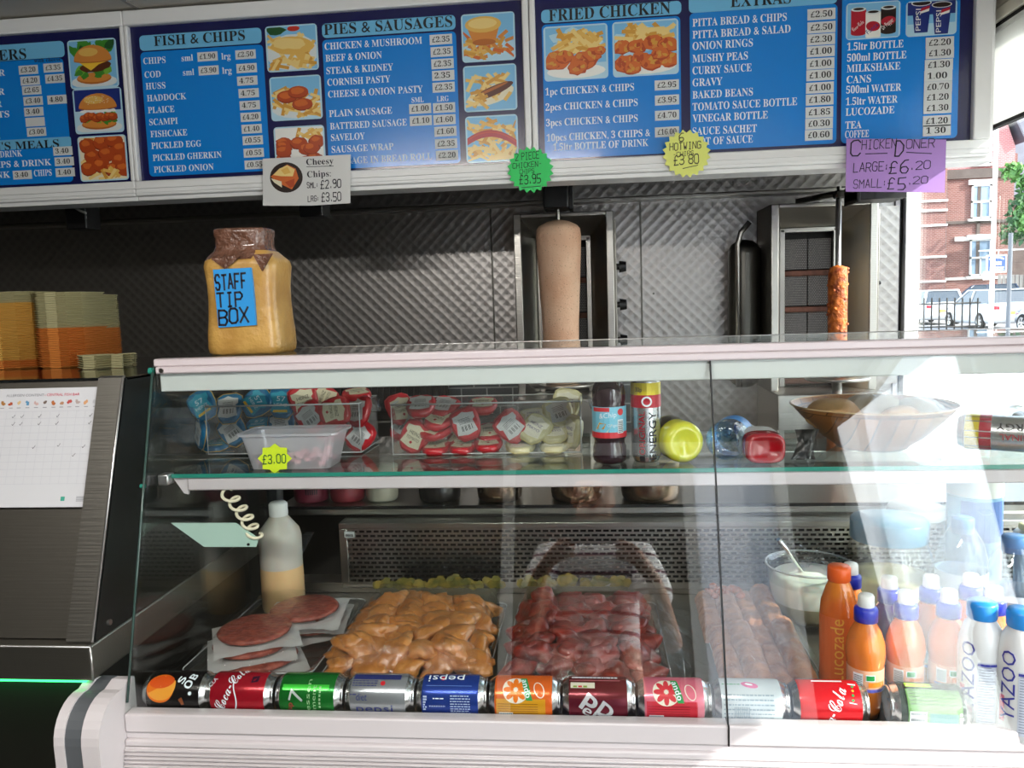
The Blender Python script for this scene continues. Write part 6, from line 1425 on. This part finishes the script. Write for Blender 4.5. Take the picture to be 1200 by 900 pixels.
# milkshakes
def milk(px, py, label, pinkpatch=True):
    p = atz(px, py, DECK+.19); c = V((p.x, p.y+.01, DECK+.0005)); r = .032; t = thing('milkshake_bottle', label, 'bottle', c); T = Matrix.Translation(c)
    b = MB(); b.lathe([(0, .002), (r*.85, 0), (r*.98, .005), (r, .02), (r, .118), (r*.97, .136), (r*.82, .156), (r*.60, .168), (r*.56, .172)], 32, T); b.build('bottle', t, mat('white_milk_bottle', 'dde1e2', .3, coat=.3))
    b = MB(); b.lathe([(r*.62, .170), (r*.66, .172), (r*.66, .192), (r*.60, .196), (0, .196)], 28, T); b.build('cap', t, mat('sky_blue_cap', '2f8fe0', .35, coat=.2))
    f = wrapv(c, r); b = MB(); nv = mat('navy_print', '3a3fa0', .4)
    b.m(mat('rose_print', 'd87a92', .4)); patchv(b, c, r, .012, .036, .110, .138, .0006, 4) if pinkpatch else None; patchv(b, c, r, -.044, -.036, .03, .07, .0006, 3); patchv(b, c, r, .012, .05, .0, .018, .0006, 4)
    b.m(mat('panel_print', 'c2cad8', .4)); patchv(b, c, r, -.018, .008, .015, .112, .0005, 5); b.m(mat('small_print', '8a92a6', .5))
    for k in range(22): patchv(b, c, r, -.016, .006-(k % 3)*.003, .020+.0042*k, .0214+.0042*k, .0008, 3)
    b.m(nv); patchv(b, c, r, -.018, .008, .106, .110, .0009, 4); print_text(b, lambda u, v, o=.001: f(u, v, o), 'YAZOO', .036, .004, .022, .125, 72, 'l', nv)
    print_text(b, lambda u, v, o=.001: f(u, v, o), 'OOZA', -.022, .060, .020, .075, 90, 'l', nv) if False else None
    print_text(b, lambda u, v, o=.001: f(u, v, o), 'YAZOO', -.022, .034, .020, .106, 90, 'l', nv)
    if pinkpatch: print_text(b, lambda u, v, o=.001: f(u, v, o), 'MILK', .0145, .124, .009, .019, -12); print_text(b, lambda u, v, o=.001: f(u, v, o), 'SHAKE', .0150, .114, .008, .020, -12)
    b.build('label', t)
milk(1155, 712, 'white milkshake bottle with blue cap and navy lettering, beside the green can')
milk(1203, 722, 'white milkshake bottle cut off by the right edge of the view', False)
# big jars and bottles at the back right
jar_glass = thin('jar_glass', (.94, .95, .94), .06, .01)
c = V((.590, .452, DECK)); r = .083; T = Matrix.Translation(c)
t = thing('pickle_jar', 'big round clear jar with a wide teal blue lid, behind the bottles', 'jar', c)
b = MB(); b.lathe([(0, .003), (r*.8, .002), (r*.98, .012), (r*1.02, .05), (r*1.02, .105), (r*.97, .140), (r*.86, .168), (r*.84, .176)], 40, T); b.build('jar_body', t, jar_glass)
b = MB(); b.lathe([(r*.86, .174), (r*.88, .176), (r*.88, .212), (r*.84, .216), (r*.1, .217), (0, .217)], 40, T); b.build('lid', t, mat('teal_lid', '2f6f8e', .35, coat=.2))
b = MB(); b.lathe([(0, .006), (r*.78, .006), (r*.95, .014), (r*.985, .05), (r*.985, .098), (r*.5, .10), (0, .10)], 40, T); tag(one(b.build('pickle_brine', None, mat('pickle_brine', 'b5a878', .3, sss=.2, var=(20, .25))), c), 'cloudy yellow pickle brine in the big jar', 'brine', None, 'stuff')
c = V((.690, .575, DECK)); r = .058; T = Matrix.Translation(c)
t = thing('storage_jar', 'clear jar with a flat white lid behind the teal lidded one', 'jar', c)
b = MB(); b.lathe([(0, .002), (r*.9, .002), (r, .012), (r, .17), (r*.9, .185)], 36, T); b.build('jar_body', t, jar_glass)
b = MB(); b.lathe([(r*.95, .184), (r*1.0, .186), (r*1.0, .204), (r*.95, .208), (0, .208)], 36, T); b.build('lid', t, wplastic)
def big_bottle(x, y, r, h, body, capm, label, name='water_bottle', lab=None, capr=.4, caph=.03):
    c = V((x, y, DECK+.0005)); T = Matrix.Translation(c); t = thing(name, label, 'bottle', c)
    b = MB(); prof = [(0, .004), (r*.6, 0), (r*.92, .004), (r, .016)]
    for k in range(1, 6): prof.append((r*(.965 if k % 2 else 1), .016+(h*.55-.016)*k/6))
    prof += [(r, h*.58), (r*.96, h*.68), (r*.80, h*.80), (r*capr*1.05, h*.92), (r*capr*.95, h*.94)]
    b.lathe(prof, 36, T); b.build('bottle', t, body)
    b = MB(); b.lathe([(r*capr*1.05, h-caph), (r*capr*1.1, h-caph+.002), (r*capr*1.1, h-.003), (r*capr, h), (0, h)], 28, T); b.build('cap', t, capm)
    if lab: b = MB(); b.lathe([(r*1.0, h*.30), (r*1.012, h*.31), (r*1.012, h*.55), (r*1.0, h*.56)], 36, T); b.build('label', t, lab)
bluecap = mat('deep_blue_cap', '3a78b8', .35); wb = thin('water_bottle_clear', (.86, .92, .96), .07, .02, (14, .35), haze=.05, hazecol='b9c8d4')
p = atz(1128, 606, DECK+.232); big_bottle(p.x, p.y, .046, .232, wb, bluecap, 'clear water bottle with blue cap left of its twin', lab=mat('clear_sleeve', 'b8c4d2', .3))
p = atz(1167, 624, DECK+.225); big_bottle(p.x+.022, p.y-.02, .046, .225, wb, bluecap, 'clear water bottle with blue cap near the right edge', lab=mat('clear_sleeve', 'b8c4d2', .3))
c = V((.795, .545, DECK)); r = .052; T = Matrix.Translation(c)
t = thing('plastic_drum', 'tall blue plastic drum with a white lid behind the water bottles', 'drum', c)
b = MB(); b.lathe([(0, 0), (r*.95, 0), (r, .006), (r, .24), (r*.97, .246)], 36, T); b.build('drum_body', t, mat('pale_blue_plastic', '7fb4d8', .3, coat=.3))
b = MB(); b.lathe([(r*1.02, .242), (r*1.02, .285), (r*.95, .290), (0, .290)], 36, T); b.build('lid', t, wplastic)
b = MB(); patchv(b, c, r, -r*.9, r*1.2, .15, .235, .0006); b.m(ink_white); f = wrapv(c, r); b.face([f(-.002+.017*math.cos(a*PI/8), .215+.006*math.sin(a*PI/8), .001) for a in range(16)])
b.mats = [mat('blue_drum_label', '4a78c0', .35), ink_white]; b.build('label', t)
c = V((.865, .395, DECK)); r = .058; T = Matrix.Translation(c)
t = thing('sauce_tub', 'round tub with a pale yellow label at the right edge of the deck', 'tub', c)
b = MB(); b.lathe([(0, 0), (r*.92, 0), (r, .01), (r, .17), (r*1.0, .18)], 36, T); b.build('tub_body', t, mat('pale_blue_plastic', '7fb4d8', .3)); b = MB(); b.lathe([(r*1.04, .178), (r*1.04, .196), (r*.98, .20), (0, .20)], 36, T); b.build('lid', t, wplastic)
b = MB(); b.box(c.x-.045, c.x+.045, c.y-.03, c.y+.03, DECK+.2003, DECK+.214, .004); b.build('folded_label', t, mat('yellow_paper', 'efe6a8', .6))

# ================================================================== tubs and tins on the rear ledge
def ledge_tub(px0, px1, col, label, h, name='sauce_tub', writing=None, m_=None, y=.72):
    xa, xb = at(px0, 585, y).x, at(px1, 585, y).x; r = (xb-xa)/2; c = V(((xa+xb)/2, y, lz+.0003)); T = Matrix.Translation(c); t = thing(name, label, 'tub', c)
    b = MB(); b.lathe([(0, 0), (r*.88, 0), (r*.97, .006), (r, .018), (r, h-.02), (r*.94, h-.01)], 32, T); b.build('tub_body', t, m_ or mat('tub_'+col, col, .35, coat=.3))
    b = MB(); b.lathe([(r*.98, h-.014), (r*1.02, h-.012), (r*1.02, h), (0, h)], 32, T); b.build('lid', t, mat('tub_lid_'+col, col, .4))
    if writing:
        f = wrapv(c, r); b = MB()
        for k in range(6): b.face([f(.0+.005*k, .022, .0008), f(.003+.005*k, .022, .0008), f(.003+.005*k, .042, .0008), f(.0+.005*k, .042, .0008)])
        b.build('barcode_label', t, ink_black)
ledge_tub(346, 386, '7a3040', 'dark red sauce tub with black print, leftmost on the rear ledge', .085, writing=1)
ledge_tub(388, 428, '9a3e46', 'plain red sauce tub beside the dark red one', .085)
ledge_tub(430, 467, 'd6d2bc', 'white sauce tub right of the two red ones', .085)
tinm = mat('brown_steel_tin', '8f7c6a', .25, .9)
ledge_tub(492, 540, '2c2a28', 'black pan standing between the white tub and the tins', .06, 'round_pan')
ledge_tub(560, 612, '8f7c6a', 'brownish steel tin, first of the three on the ledge', .09, 'steel_tin', None, tinm)
ledge_tub(646, 706, '8f7c6a', 'brownish steel tin, middle of the three on the ledge', .09, 'steel_tin', None, tinm)
ledge_tub(728, 796, '8f7c6a', 'brownish steel tin, the widest and rightmost of the three', .09, 'steel_tin', None, tinm)

# ================================================================== the street outside
struct(MB().box(1.32, 140, -120, 160, -.14, -.10), 'road', mat('asphalt', '8f9092', .9, var=(1.2, .12)))
struct(MB().box(1.32, 9.5, -120, 160, -.10, -.005), 'pavement', mat('pavement_slabs', 'b5b2ac', .9, var=(.8, .08)))
def wpx(px, py, Y): p = at(px, py, Y); return p.x, p.z
# cars stand parallel to the street
def car(label, x, y, paintm, L=4.0, Wd=1.74, Hh=1.46, rz=0., estate=0):
    """local frame: +Y forward, origin on the road under the middle"""
    t = thing('car', label, 'car', (x, y, -.10), rz)
    def sec(yv, prof): return [V((px_, yv, pz)) for px_, pz in prof]
    w2 = Wd/2
    st = [(-L/2, .42, .86, .84), (-L/2+.06, .30, .95, .92), (-L/2+.5, .22, .98, .99), (-L*.2, .2, .95, 1.0), (L*.15, .2, .92, 1.0), (L*.30, .22, .88, .98), (L/2-.25, .24, .76, .93), (L/2-.04, .32, .66, .82), (L/2, .42, .56, .72)]
    b = MB(); rows = []
    for yv, zl, zh, k in st:
        w_ = w2*k; rows.append([b.bm.verts.new(p) for p in sec(yv, [(-w_*.92, zl), (-w_, zl+.12), (-w_*1.0, (zl+zh)/2), (-w_*.96, zh-.06), (-w_*.82, zh), (0, zh+.02), (w_*.82, zh), (w_*.96, zh-.06), (w_, (zl+zh)/2), (w_, zl+.12), (w_*.92, zl), (0, zl-.02)])])
    for A, B in zip(rows, rows[1:]):
        for k in range(12): f = b.bm.faces.new((A[k], A[(k+1) % 12], B[(k+1) % 12], B[k])); f.smooth = True
    b.bm.faces.new(rows[0]); b.bm.faces.new(rows[-1]); b.build('body', t, paintm, world=False)
    # cabin: dark glass house with a painted roof and pillars
    y0, y1, y2, y3 = -L/2+.12, -L/2+.55, L*.05, L*.27
    if estate: y1 = -L/2+.3
    def ring(z, ya, yb, w_): return [V((-w_, ya, z)), V((w_, ya, z)), V((w_, yb, z)), V((-w_, yb, z))]
    b = MB(); A, B = ring(.90, y0, y3, w2*.90), ring(Hh-.04, y1, y2, w2*.70)
    for k in range(4): b.face([A[k], A[(k+1) % 4], B[(k+1) % 4], B[k]])
    b.build('windows', t, mat('car_glass', '3c4a56', .08, coat=.5), world=False)
    b = MB(); b.box(-w2*.72, w2*.72, y1-.06, y2+.05, Hh-.05, Hh, .03)
    for sx in (-1, 1):
        for ya, yb, q in ((y0, y1, .05), (-L*.08, -L*.08, .04), (y3, y2, .035)): b.tube([(sx*w2*.905, ya, .90), (sx*w2*.71, yb, Hh-.03)], q, 6)
    b.build('roof', t, paintm, world=False)
    for sx in (-1, 1):
        for yv in (-L*.31, L*.31):
            b = MB(); T = Matrix.Translation((sx*(w2-.10), yv, .31)) @ Matrix.Rotation(PI/2*sx, 4, 'Y'); b.m(black_matt).lathe([(0, 0), (.31, 0), (.31, .09), (.29, .11), (.21, .112)], 20, T); b.m(silver).lathe([(.21, .112), (.19, .10), (.05, .105), (0, .105)], 20, T)
            for k in range(5): a = 2*PI*k/5; b.m(black_matt).box(-.018, .018, .07, .18, .101, .106, 0, T @ Matrix.Rotation(a+.3, 4, 'Z'))
            b.build('wheel', t, None, world=False)
        MB().box(sx*w2*.72-.11, sx*w2*.72+.11, -L/2-.01, -L/2+.12, .72, .86, .03).build('tail_light', t, mat('tail_light_red', 'd01830', .25, coat=.5), world=False)
        MB().box(sx*w2*.66-.12, sx*w2*.66+.12, L/2-.14, L/2-.0, .56, .66, .03).build('head_light', t, mat('head_light', 'd8dde0', .15, coat=.5), world=False)
    MB().box(-.26, .26, -L/2-.02, -L/2, .55, .66).build('number_plate', t, mat('yellow_plate', 'd8c860', .5), world=False)
    return t
carw = mat('white_car_paint', 'e9ebee', .2, coat=.6)
car('white hatchback seen from behind on the left, red tail light towards us', 15.1, 30.9, carw)
car('white car parked ahead of the hatchback, against the window frame', 15.1, 36.7, carw, 4.3, 1.8, 1.5, 0, 1)
car('dark blue car parked further back between the two white ones', 20.3, 43.0, mat('dark_blue_car_paint', '2a3a52', .2, coat=.6), 4.3, 1.8, 1.7, math.radians(70))
car('grey car cut by the right edge of the view', 15.1, 25.4, mat('grey_car_paint', '8a929c', .25, .4, coat=.6), 4.2, 1.8, 1.55, 0, 1)
# railing
t = thing('street_railing', 'thin black pavement railing in front of the parked cars', 'railing', (9.0, 22, -.005))
for i, px in enumerate((1075, 1083, 1092, 1101, 1110, 1119, 1128, 1137, 1146)):
    a, c = at(px, 350, 22), at(px, 388, 22); MB().cyl((a.x, 22, 0), (a.x, 22, a.z+.02), .022, n=8).build('bar', t, black)
for py in (357, 384): a, c = at(1066, py, 22), at(1149, py, 22); MB().tube([(a.x, 22, a.z), (c.x, 22, a.z)], .022, 6).build('rail', t, black)
# white lamp post
p = at(1163.5, 300, 15); t = thing('lamp_post', 'slim white post standing on the pavement outside the window', 'post', (p.x, 15, -.1))
MB().cyl((p.x, 15, -.1), (p.x, 15, 7.5), .042, .035, 14).lathe([(.09, -.1), (.09, .5), (.05, .6)], 14, Matrix.Translation((p.x, 15, 0))).build('pole', t, white_frame)
MB().box(p.x-.16, p.x-.03, 14.97, 15.03, at(1160, 328, 15).z, at(1160, 318, 15).z, .005).build('small_plate', t, white_frame)
MB().tube([(p.x, 15, 7.4), (p.x+.3, 15, 7.7), (p.x+1.0, 15, 7.8)], .03).box(p.x+.8, p.x+1.4, 14.88, 15.12, 7.72, 7.86, .04).build('lamp_head', t, alu)
# hanging sign
Ys_ = 19.0; a, c = at(1156, 299, Ys_), at(1179, 319, Ys_); m0, m1 = at(1147, 294, Ys_), at(1184, 293, Ys_)
t = thing('hanging_sign', 'small blue sign with white border hanging from a street bracket', 'sign', (m1.x, Ys_, -.1))
MB().cyl((m1.x, Ys_, -.1), (m1.x, Ys_, m1.z+.4), .05, n=10).build('post', t, mat('grey_post', '6a7078', .5)); MB().tube([(m0.x, Ys_, m0.z), (m1.x+.4, Ys_, m0.z)], .018, 6).build('bracket', t, white_frame)
MB().box(a.x, c.x, Ys_-.02, Ys_+.02, c.z, a.z, .004).build('board', t, white_frame)
b = MB(); e = .035; b.box(a.x+e, c.x-e, Ys_-.026, Ys_-.019, c.z+e, a.z-e); b.build('blue_face', t, mat('sign_blue', '2a4fa8', .4))
b = MB(); W_, H_ = c.x-a.x, a.z-c.z; y = Ys_-.028
for k in range(9):
    u = .12+.085*k; v = .80-.45*(u-.46)**2*1.6; b.face([V((a.x+W_*(u+q), y, c.z+H_*(v+r))) for q, r in ((0, 0), (.05, 0), (.05, .09), (0, .09))])
for k in range(4): b.face([V((a.x+W_*(.28+.12*k+q), y, c.z+H_*(.42+r))) for q, r in ((0, 0), (.085, 0), (.085, .2), (0, .2))])
for v in (.26, .14): b.face([V((a.x+W_*q, y, c.z+H_*r)) for q, r in ((.15, v), (.85, v), (.85, v+.07), (.15, v+.07))])
b.build('lettering', t, ink_white)
for px in (1160, 1170): p = at(px, 299, Ys_); MB().tube([(p.x, Ys_, a.z), (p.x, Ys_, m0.z)], .012, 6).build('hook', t, white_frame)
# brick buildings
YBd = 52.0
brick = brick_mat('red_brick', '8f5a52', '7c463e', 'a08e88', 1, .24, .09, .012, .9); pinkb = brick_mat('pink_washed_brick', 'c87f80', 'bd7274', 'd0a8a6', 1, .24, .09, .012, .9)
stone = mat('pale_stone', 'e6e2dc', .8); slate = mat('slate_roof', '6b6c78', .7, var=(.8, .25)); darkb = mat('dark_brick_band', '6a5f5a', .9, var=(2, .2))
t = thing('brick_building', 'three storey red brick house with white stone bands across the street', 'building', (wpx(1120, 340, YBd)[0], YBd, -.1))
xa, xb, xc = wpx(1040, 300, YBd)[0], wpx(1098, 300, YBd)[0], wpx(1186, 300, YBd)[0]
zz = lambda py, px=1120: wpx(px, py, YBd)[1]
MB().box(xb, xc, YBd, YBd+9, -.1, zz(208)).build('wall', t, brick)
MB().box(xa, xb, YBd-1.2, YBd+9, -.1, zz(150, 1090)).build('bay_wall', t, brick)
MB().box(xb-.3, xc, YBd-.15, YBd+9, zz(210), zz(199)).build('dark_cornice', t, darkb)
b = MB(); b.prism([(xb-.3, zz(199)), (xc, zz(199)), (xc, zz(172, 1180)), ((xb+xc)/2+1.2, zz(118)), (xb-.3, zz(160))], lambda u, v, d: V((u, d, v)), YBd, YBd+8.8); b.build('gable_wall', t, pinkb)
for py in (237, 248, 265, 301, 329): MB().box(xa, xb+.05, YBd-1.3, YBd-1.18, zz(py+2.5, 1085), zz(py, 1085)).build('stone_band', t, stone)
MB().box(xb, xc, YBd-.1, YBd, zz(327.5, 1140), zz(324.5, 1140)).build('stone_band', t, stone)
MB().box(xb, xc, YBd-.1, YBd, zz(262, 1140), zz(258.5, 1140)).build('stone_band', t, darkb)
MB().cyl((xb+.25, YBd-.3, 0), (xb+.25, YBd-.3, zz(215)), .14, n=10).build('drainpipe', t, mat('dark_drainpipe', '33363c', .6))
MB().box(xb+1.0, xb+1.9, YBd-.12, YBd, zz(283), zz(278)).build('house_plaque', t, stone)
MB().box(xb+2.3, xb+2.5, YBd-.1, YBd, zz(327), zz(215)).build('brick_pier', t, darkb)
def bwin(x0, y0, x1, y1, lint):
    a, c = wpx(x0, y0, YBd), wpx(x1, y1, YBd); f = .10
    b = MB()
    for q in ((a[0], a[0]+f, c[1], a[1]), (c[0]-f, c[0], c[1], a[1]), (a[0], c[0], a[1]-f, a[1]), (a[0], c[0], c[1], c[1]+f), (a[0], c[0], (a[1]+c[1])/2-.06, (a[1]+c[1])/2+.06), ((a[0]+c[0])/2-.04, (a[0]+c[0])/2+.04, c[1], (a[1]+c[1])/2)): b.box(q[0], q[1], YBd-.14, YBd-.02, q[2], q[3])
    b.box(a[0]-.2, c[0]+.2, YBd-.2, YBd-.01, a[1], a[1]+lint); b.box(a[0]-.2, c[0]+.2, YBd-.22, YBd-.01, c[1]-.14, c[1]); w_ = b.build('window', t, white_frame)
    MB().box(a[0]+f, c[0]-f, YBd-.08, YBd-.05, c[1]+f, a[1]-f).build('pane', w_, mat('pale_window_pane', '8fa6bd', .15, coat=.4))
bwin(1142, 178, 1160, 192, .12); bwin(1138, 217, 1160, 256, .3); bwin(1136, 281, 1160, 323, .3)
b = MB(); b.prism([(xb-.6, zz(150)), ((xb+xc)/2+1.2, zz(112)), (xc+.4, zz(168, 1180)), (xc+.4, zz(164, 1180)), ((xb+xc)/2+1.2, zz(106)), (xb-.6, zz(144))], lambda u, v, d: V((u, d, v)), YBd-.4, YBd+9); b.build('roof_edge', t, slate)
x2 = wpx(1290, 300, 56)[0]
t = thing('slate_roofed_house', 'dark slate roofed house behind the tree at the right edge', 'building', (xc+3, 57, -.1))
MB().box(xc+1.3, x2, 56, 64, -.1, wpx(1190, 230, 56)[1]).build('wall', t, darkb)
b = MB(); zr0, zr1 = wpx(1190, 232, 56)[1], wpx(1190, 118, 56)[1]; b.prism([(55.5, zr0), (60, zr1), (64.5, zr0)], lambda u, v, d: V((d, u, v)), xc+1.3, x2); b.build('roof', t, slate)
MB().box(xc+1.6, xc+2.4, 56.5, 57.5, zr0, zr0+3).build('chimney_stack', t, brick)
# fence in front of it
t = thing('timber_fence', 'grey timber fence below the tree at the right', 'fence', (wpx(1190, 330, 44)[0], 44, -.1))
for i in range(12):
    px = 1170+5*i; a, c = wpx(px, 322, 44), wpx(px+4, 322, 44); MB().box(a[0], c[0], 44, 44.06, -.1, a[1], .01).build('board', t, mat('weathered_timber', '8d8b88', .9, var=(2, .2)))
# trees
leaf_a, leaf_b = mat('sunlit_leaf', '7fae5c', .6, var=(1.5, .35), col2='4f8048'), mat('deep_leaf', '4f7a48', .6, var=(1.5, .3), col2='335a38')
bark = mat('bark', '5a4a3c', .9, var=(4, .3))
def tree(label, x, y, zc, rx, rz, lm, n=2600, seed=1, ls=.28):
    r = random.Random(seed); t = thing('leafy_tree', label, 'tree', (x, y, -.1))
    b = MB(); b.tube([(x, y, -.1), (x+.1, y, zc*.5), (x, y+.1, zc)], [.28, .22, .1], 10)
    for k in range(6): a = k*1.05; b.tube([(x, y, zc*.55), (x+rx*.5*math.cos(a), y+rx*.5*math.sin(a), zc+.2*rz*math.sin(k*2.2))], [.10, .03], 6)
    b.build('trunk', t, bark); b = MB()
    cl = [(V((r.gauss(0, .45)*rx, r.gauss(0, .45)*rx, r.gauss(0, .42)*rz)), r.uniform(.25, .5)) for _ in range(26)]
    for _ in range(n):
        c_, q = r.choice(cl); d = V((r.gauss(0, 1), r.gauss(0, 1), r.gauss(0, 1))).normalized(); p = V((x, y, zc))+c_+d*q*rx*r.uniform(.5, 1)
        e1 = V((r.gauss(0, 1), r.gauss(0, 1), r.gauss(0, 1))).normalized()*ls*r.uniform(.5, 1); e2 = e1.cross(d).normalized()*ls*r.uniform(.3, .6)
        b.face([p-e1, p+e2, p+e1, p-e2])
    b.build('leaves', t, lm)
p = at(1196, 240, 40); tree('bushy green tree in sunlight at the right edge of the view', p.x+1.0, 40, p.z, 1.5, 2.6, leaf_a, 3600, 4, .22)
p = at(1250, 260, 46); tree('darker green tree behind the sunlit one', p.x, 46, p.z, 3.0, 3.4, leaf_b, 2600, 9, .3)
for i, (x, y, zc, lb) in enumerate(((16, -14, 3.0, 'leafy street tree behind the viewer, reflected low in the counter glass'), (20, -9, 2.6, 'smaller leafy tree behind the viewer, reflected in the counter glass'), (13, -20, 3.2, 'leafy tree furthest behind the viewer, reflected in the glass'))):
    tree(lb, x, y, zc, 2.6, 1.8, leaf_a, 1500, 20+i, .32)

# ================================================================== the photographer, seen in the glass
def skin_obj(name, verts, edges, material, parent, root=0, sub=2):
    me = bpy.data.meshes.new(name); off = parent.location
    me.from_pydata([V(v[:3])-off for v in verts], edges, []); o = bpy.data.objects.new(name, me); COL.objects.link(o); o.parent = parent; me.materials.append(material)
    md = o.modifiers.new('skin', 'SKIN'); md.use_smooth_shade = True
    for i, v in enumerate(verts):
        rr = v[3]; me.skin_vertices[0].data[i].radius = rr if isinstance(rr, tuple) else (rr, rr)
    me.skin_vertices[0].data[root].use_root = True
    s_ = o.modifiers.new('sub', 'SUBSURF'); s_.levels = sub; s_.render_levels = sub; return o
pr = thing('person', 'person in a white and navy striped shirt holding up a phone, seen in the glass', 'person', (0, -1.66, 0))
skin = mat('skin', 'c58f74', .5, var=(20, .1), sss=.1)
PV = [(0, -1.68, .95, (.15, .11)), (0, -1.67, 1.15, (.15, .10)), (0, -1.66, 1.33, (.17, .10)), (0, -1.66, 1.43, (.10, .08)), (0, -1.65, 1.50, .055), (0, -1.63, 1.58, (.072, .085)), (0, -1.63, 1.67, (.078, .095)), (0, -1.64, 1.72, (.06, .07))]
PE = [(i, i+1) for i in range(7)]
def add(par, *pts):
    i = par
    for p in pts: PV.append(p); PE.append((i, len(PV)-1)); i = len(PV)-1
    return i
add(5, (0, -1.535, 1.600, .016)); 
for sx in (-1, 1): add(6, (sx*.083, -1.65, 1.61, .014))
for sx, el, wr, pa in ((1, (.245, -1.40, 1.05), (.190, -1.255, 1.235), (.150, -1.222, 1.30)), (-1, (-.24, -1.42, 1.08), (-.185, -1.265, 1.25), (-.145, -1.225, 1.31))):
    i = add(3, (sx*.17, -1.64, 1.40, .062), (*el, .043), ((el[0]*.4+wr[0]*.6), (el[1]*.4+wr[1]*.6), (el[2]*.4+wr[2]*.6), .036), (*wr, .027), (*pa, (.034, .018)))
    P = V(pa)
    for k, (dz, L) in enumerate(((.044, .070), (.030, .078), (.012, .074), (-.006, .060))):
        q = P+V((-sx*.030, .010, dz)); q2 = q+V((-sx*.030, .012, .006)); q3 = q2+V((-sx*.024, -.004 if k else .002, .002)); add(i, (*q, .0095), (*q2, .0085), (*q3, .0075))
    q = P+V((-sx*.014, -.022, .026)); q2 = q+V((-sx*.026, -.010, .022)); add(i, (*q, .011), (*q2, .009))
for sx in (-1, 1): add(0, (sx*.10, -1.68, .86, .10), (sx*.11, -1.66, .48, .065), (sx*.115, -1.69, .10, .045), (sx*.12, -1.56, .04, (.045, .03)))
skin_obj('body', PV, PE, skin, pr)
shm = mat('striped_shirt', 'eeeef0', .7)
n = shm.node_tree; tc_ = n.nodes.new('ShaderNodeTexCoord'); wv = n.nodes.new('ShaderNodeTexWave'); wv.bands_direction = 'Z'; wv.inputs['Scale'].default_value = 4.6; wv.inputs['Distortion'].default_value = .6; rp = n.nodes.new('ShaderNodeValToRGB')
rp.color_ramp.elements[0].position = .90; rp.color_ramp.elements[0].color = (*lin('eeeef0'), 1); rp.color_ramp.elements[1].position = .94; rp.color_ramp.elements[1].color = (*lin('6a2a46'), 1)
n.links.new(tc_.outputs['Object'], wv.inputs[0]); n.links.new(wv.outputs['Fac'], rp.inputs[0]); n.links.new(rp.outputs[0], n.nodes['Principled BSDF'].inputs['Base Color'])
SV = [(0, -1.68, .90, (.175, .125)), (0, -1.67, 1.15, (.168, .118)), (0, -1.66, 1.33, (.185, .115)), (0, -1.66, 1.42, (.12, .09)), (.17, -1.64, 1.40, .078), (.225, -1.50, 1.20, .066), (-.17, -1.64, 1.40, .078), (-.22, -1.51, 1.22, .066)]
skin_obj('shirt', SV, [(0, 1), (1, 2), (2, 3), (3, 4), (4, 5), (3, 6), (6, 7)], shm, pr)
skin_obj('trousers', [(0, -1.68, .93, (.165, .122)), (.10, -1.68, .84, .108), (.11, -1.66, .48, .078), (.115, -1.69, .12, .062), (-.10, -1.68, .84, .108), (-.11, -1.66, .48, .078), (-.115, -1.69, .12, .062)], [(0, 1), (1, 2), (2, 3), (0, 4), (4, 5), (5, 6)], mat('navy_trousers', '1f2540', .8), pr)
hair = MB(); hair.blob((0, -1.665, 1.70), (.10, .105, .105), 2, .12, 3); hair.blob((0, -1.71, 1.62), (.09, .06, .10), 3, .12, 2); hair.build('hair', pr, mat('brown_hair', '3a2a1f', .6))
b = MB()
for sx in (-1, 1): b.blob((sx*.032, -1.548, 1.635), (.012, .006, .007), 1, 0, 2)
b.build('eyes', pr, mat('eye_white', 'e8e8e8', .2)); MB().blob((0, -1.546, 1.562), (.026, .008, .007), 1, 0, 2).build('mouth', pr, mat('lips', 'a8605a', .5))
b = MB(); b.box(-.082, .082, -1.205, -1.196, 1.345, 1.425, .004); t = thing('mobile_phone', 'dark mobile phone held up by the person reflected in the glass', 'phone', (0, -1.2, 1.345)); b.build('phone_body', t, black); MB().cyl((.0, -1.1958, 1.40), (.0, -1.1945, 1.40), .007, n=16).build('lens', t, dark_inside)
